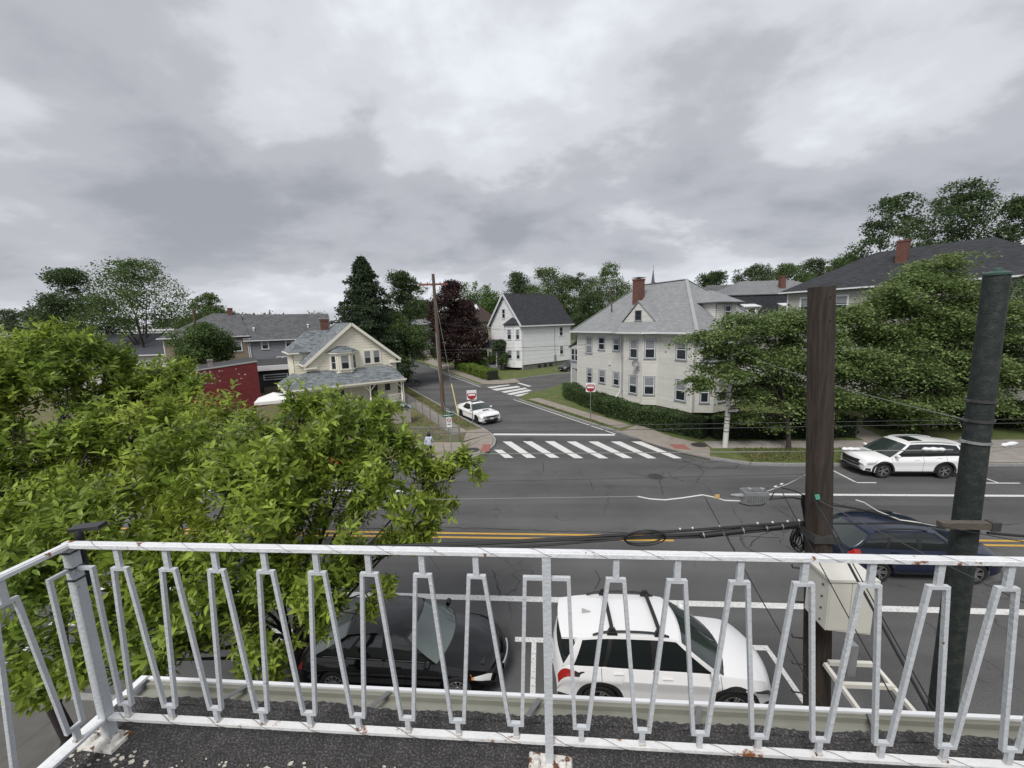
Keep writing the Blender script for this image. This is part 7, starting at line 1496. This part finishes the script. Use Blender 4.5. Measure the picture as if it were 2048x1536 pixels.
tree('yard_tree', 'dark yard tree filling the gap behind the steel pole', (30.5, 30.5, .1), E_, 20000, .24, DARKG, .2, 33, group=None, per=30)

# near trees: leaf sprays built from single folded leaves
def leaf_proto(rng, L_=.12, n=11, droop=.45):
    """a young shoot: leaves set alternately along a short arching twig (local +z is the shoot's direction)"""
    V, F = [], []
    for i in range(n):
        t = (i + .6) / n; a = i * 2.4 + rng.normal() * .35; s = L_ * rng.uniform(.65, 1.15) * (.75 + .5 * math.sin(math.pi * t)); rad = np.array([math.cos(a), math.sin(a), 0]); d = rad * (1.0 - .45 * t) + np.array([0, 0, .25 + .7 * t * t + rng.normal() * .15]); d /= np.linalg.norm(d); side = np.cross(np.array([0, 0, 1.0]), d); side /= max(1e-6, np.linalg.norm(side)); nr = np.cross(d, side); o = np.array([.02 * math.sin(t * 3), 0, -.13 + .26 * t])
        tw = .35 * rng.normal(); side = side * math.cos(tw) + nr * math.sin(tw); nr = np.cross(d, side); w = s * .185; k = len(V); dz = lambda u: -nr * droop * s * u * u * .55
        for u, ww, fz in ((0, 0, 0), (.3, .9, .12), (.3, 0, 0), (.3, -.9, .12), (.65, .8, .12), (.65, 0, 0), (.65, -.8, .12), (1, 0, 0)): V.append(o + d * s * u + side * w * ww + nr * w * fz * 2.2 * abs(ww) + dz(u))
        F += [(k, k + 1, k + 2), (k, k + 2, k + 3), (k + 1, k + 4, k + 5), (k + 1, k + 5, k + 2), (k + 2, k + 5, k + 6), (k + 2, k + 6, k + 3), (k + 4, k + 7, k + 5), (k + 5, k + 7, k + 6)]
    return np.array(V), np.array(F)
rng = np.random.default_rng(9); PROT = [leaf_proto(rng, .142, int(rng.integers(8, 13))) for _ in range(12)]
PMESH = [np_mesh('leaf_spray', v, f, NEARG) for v, f in PROT]
def near_tree(label, base, lobes, dens, seed, r0, forkz, singles):
    rng = np.random.default_rng(seed); root = thing('street_tree', label, 'tree', base, 0, 'street trees on the near pavement'); o = np.array(base); mb = MB()
    lb_ = [(*(np.array(l[:3]) - o), l[3]) for l in lobes]; limbs(mb, (0, 0, -.05), (.15, .25, forkz), [l[:3] for l in lb_], r0, rng, wob=.1, rf=.34, twigs=4, rt=.22)
    items = []
    for l in lb_:
        c = np.array(l[:3]); r = l[3]; k = int(dens * r * r)
        nb = max(4, int(r * 9)); tips = unitv(rng.normal(size=(nb, 3)) + np.array([0, 0, .35])) * r * rng.uniform(.75, 1.1, (nb, 1))
        for tp in tips: mb.tube([tuple(c), tuple(c + tp * .5 + np.array([0, 0, .05])), tuple(c + tp)], [.016, .01, .004], 4)
        for i in range(k):
            tp = tips[rng.integers(0, nb)]; u = rng.uniform(.3, 1.05); p = c + tp * u + rng.normal(size=3) * r * .16; ax = tp / np.linalg.norm(tp) * .75 + np.array([0.2, -.05, .42]) + rng.normal(size=3) * .28; items.append((p, ax / np.linalg.norm(ax), rng.uniform(.62, 1.25), rng.uniform(0, 6.28), int(rng.integers(0, 12))))
    mb.build('trunk', BARKD, root, 50)
    items.sort(key=lambda it: np.linalg.norm(it[0] + o - np.array([0, 0, 8.2])))
    Vs, Fs, off = [], [], 0; crown = link('crown', None, root); cnt = 0
    for p, ax, s, a, k in items:
        z = ax; h_ = np.array([1.0, 0, 0]) if abs(z[0]) < .9 else np.array([0, 1.0, 0]); x = np.cross(h_, z); x /= np.linalg.norm(x); y = np.cross(z, x); ca, sa = math.cos(a), math.sin(a); Rm = np.stack([x * ca + y * sa, -x * sa + y * ca, z], 1) * s
        q = p + o - np.array([0, 0, 8.2]); 
        if cnt < singles:
            ob_ = link('leaf_spray', PMESH[k], crown); ob_.matrix_local = Matrix([[*Rm[0], p[0]], [*Rm[1], p[1]], [*Rm[2], p[2]], [0, 0, 0, 1]]); cnt += 1; continue
        v, f = PROT[k]; Vs.append(v @ Rm.T + p); Fs.append(f + off); off += len(v)
    link('foliage', np_mesh('foliage', np.concatenate(Vs), np.concatenate(Fs), NEARG), crown, kind='stuff'); return root
T1 = [(*at(x, y, Y), r) for x, y, Y, r in ((560, 900, 6.8, 1.15), (440, 900, 7.2, 1.0), (690, 880, 7.3, .95), (740, 860, 7.6, .75), (600, 855, 7.4, .75), (845, 975, 7.2, .62), (905, 950, 7.3, .42), (760, 990, 6.9, .95), (600, 1040, 6.2, 1.05), (450, 1000, 6.3, 1.2), (300, 980, 6.5, 1.1), (230, 1100, 5.6, .95), (420, 1150, 5.5, .85), (600, 1180, 5.7, .75), (720, 1120, 6.2, .7), (835, 1075, 6.8, .5), (500, 1270, 5.2, .5), (360, 1290, 5.1, .55), (210, 1250, 5.0, .75), (80, 1180, 5.0, .8), (60, 1330, 4.9, .7), (330, 860, 7.4, .85), (750, 1180, 6.4, .4), (930, 935, 7.3, .36), (875, 1020, 7.0, .45), (800, 905, 7.4, .5), (770, 835, 7.6, .45), (300, 1190, 5.5, .8), (520, 1150, 5.9, .7), (450, 1240, 5.4, .6), (150, 1340, 5.0, .6), (640, 1240, 5.6, .42), (110, 1080, 5.6, .8), (560, 1320, 5.2, .35), (250, 1340, 5.0, .5))]
near_tree('leafy yellow-green street tree rising in front of the railing', (-4.7, 5.75, .13), T1, 270, 41, .10, 2.6, 300)
T2 = [(*at(x, y, Y), r) for x, y, Y, r in ((110, 770, 8.2, 1.2), (125, 705, 8.2, .75), (30, 820, 7.8, 1.3), (195, 790, 8.8, 1.0), (290, 800, 9.2, .85), (345, 770, 9.6, .65), (60, 950, 7.2, 1.2), (180, 890, 7.8, 1.1), (20, 730, 8.2, .9), (260, 890, 8.2, 1.0), (40, 1060, 6.6, 1.0), (-60, 900, 7.4, 1.4), (-80, 760, 8, 1.2), (150, 1000, 7.0, .9), (240, 760, 9.0, .8), (315, 770, 9.6, .7), (372, 800, 9.2, .6), (205, 735, 9.0, .6), (385, 760, 10, .4), (350, 850, 8.6, .8))]
near_tree('leafy street tree at the left edge behind the nearer one', (-9.6, 6.0, .13), T2, 260, 42, .11, 3.0, 120)
# hedges
def hedge(label, line, w, h, m, n, leaf, seed, name='hedge', z0=.1):
    rng = np.random.default_rng(seed); root = thing(name, label, 'hedge', (line[0][0], line[0][1], z0)); o = Vector((line[0][0], line[0][1])); core = MB(); P = []
    pts = [Vector(p) - o for p in line]; tot = sum((b - a).length for a, b in zip(pts, pts[1:]))
    for a, b in zip(pts, pts[1:]):
        d = (b - a); l = d.length; d /= l; nr = Vector((-d.y, d.x)); c = (a + b) / 2
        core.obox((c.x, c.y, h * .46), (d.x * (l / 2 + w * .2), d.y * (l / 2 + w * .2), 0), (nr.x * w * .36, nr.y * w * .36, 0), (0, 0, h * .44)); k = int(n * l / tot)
        u = rng.uniform(-.3, l + .3, k); f = rng.uniform(0, 1, k); s = np.where(f < .36, -1.0, np.where(f < .72, 1.0, 0.0)); lat = np.where(s == 0, rng.uniform(-1, 1, k), s * rng.uniform(.75, 1.05, k)) * w / 2; z = np.where(s == 0, h * rng.uniform(.9, 1.04, k), rng.uniform(0.02, 1.0, k) * h); wob = 1 + .1 * np.sin(u * 2.1 + seed) + rng.normal(size=k) * .06
        z = z * (1 + .05 * np.sin(u * 1.3 + 1) + .03 * np.sin(u * 3.7)); P.append(np.stack([a.x + d.x * u + nr.x * lat * wob, a.y + d.y * u + nr.y * lat * wob, z], 1))
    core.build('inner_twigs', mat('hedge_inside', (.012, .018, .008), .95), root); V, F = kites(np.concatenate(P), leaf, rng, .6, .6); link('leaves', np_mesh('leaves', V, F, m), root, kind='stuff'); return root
HEDG = leafmat('leaf_hedge_dark', (.085, .135, .042), (.06, .10, .034), .5); YHED = leafmat('leaf_hedge_yellow', (.20, .27, .035), (.10, .17, .03), .4); DHED = leafmat('leaf_hedge_deep', (.036, .062, .024), None, .5)
hl = [(2.9, 42.9), (3.0, 41.0), (5.9, 33.3), (8.9, 28.9), (10.7, 27.0)]
hedge('long clipped dark green hedge in front of the grey house', hl, 1.5, 1.35, HEDG, 26000, .12, 51)
hedge('dark hedge along the main road pavement behind the lamp post', [(11.6, 26.95), (15, 26.9), (20.0, 27.1)], 1.3, 1.35, DHED, 13000, .12, 52)
hedge('dark hedge beyond the front walk behind the parked SUV', [(23.5, 29.4), (36, 29.2)], 1.4, 1.6, DHED, 12000, .14, 53)
y0, y1, y2 = G(985, 760, .1), G(918, 738, .1), G(962, 728, .1); hedge('clipped yellow-green hedge at the white house corner', [(y0.x, y0.y), (y1.x + 1, y1.y - 2), (y2.x, y2.y - 3)], 2.0, 1.45, YHED, 12000, .16, 54)
# loose grass tufts on the verges
rng = np.random.default_rng(3); P = []
for k in range(2600): b = rng.uniform(2, 26); P.append(tuple(sl(rng.uniform(-1.35, -.25), b))[:2])
for k in range(2200): P.append((rng.uniform(11.5, 15.5) if rng.random() < .8 else rng.uniform(15, 22), rng.uniform(22.1, 24.4)))
for k in range(2600): q = sl(rng.uniform(-7.5, -2.9), rng.uniform(0, 9)); P.append((q.x, q.y))
for k in range(1200): P.append(tuple(sr(rng.uniform(.45, .95), rng.uniform(1.5, 14)))[:2])
P = np.array([(x, y, .12) for x, y in P]); V, F = kites(P, .13, rng, -.0, .3, np.array([[0, 0, 1.6]])); link('verge_grass', np_mesh('verge_grass', V, F, leafmat('grass_blade', (.10, .15, .035), (.14, .13, .05), .4, .2)), None, kind='stuff', label='short tufts of grass on the verges and lawn', category='grass')
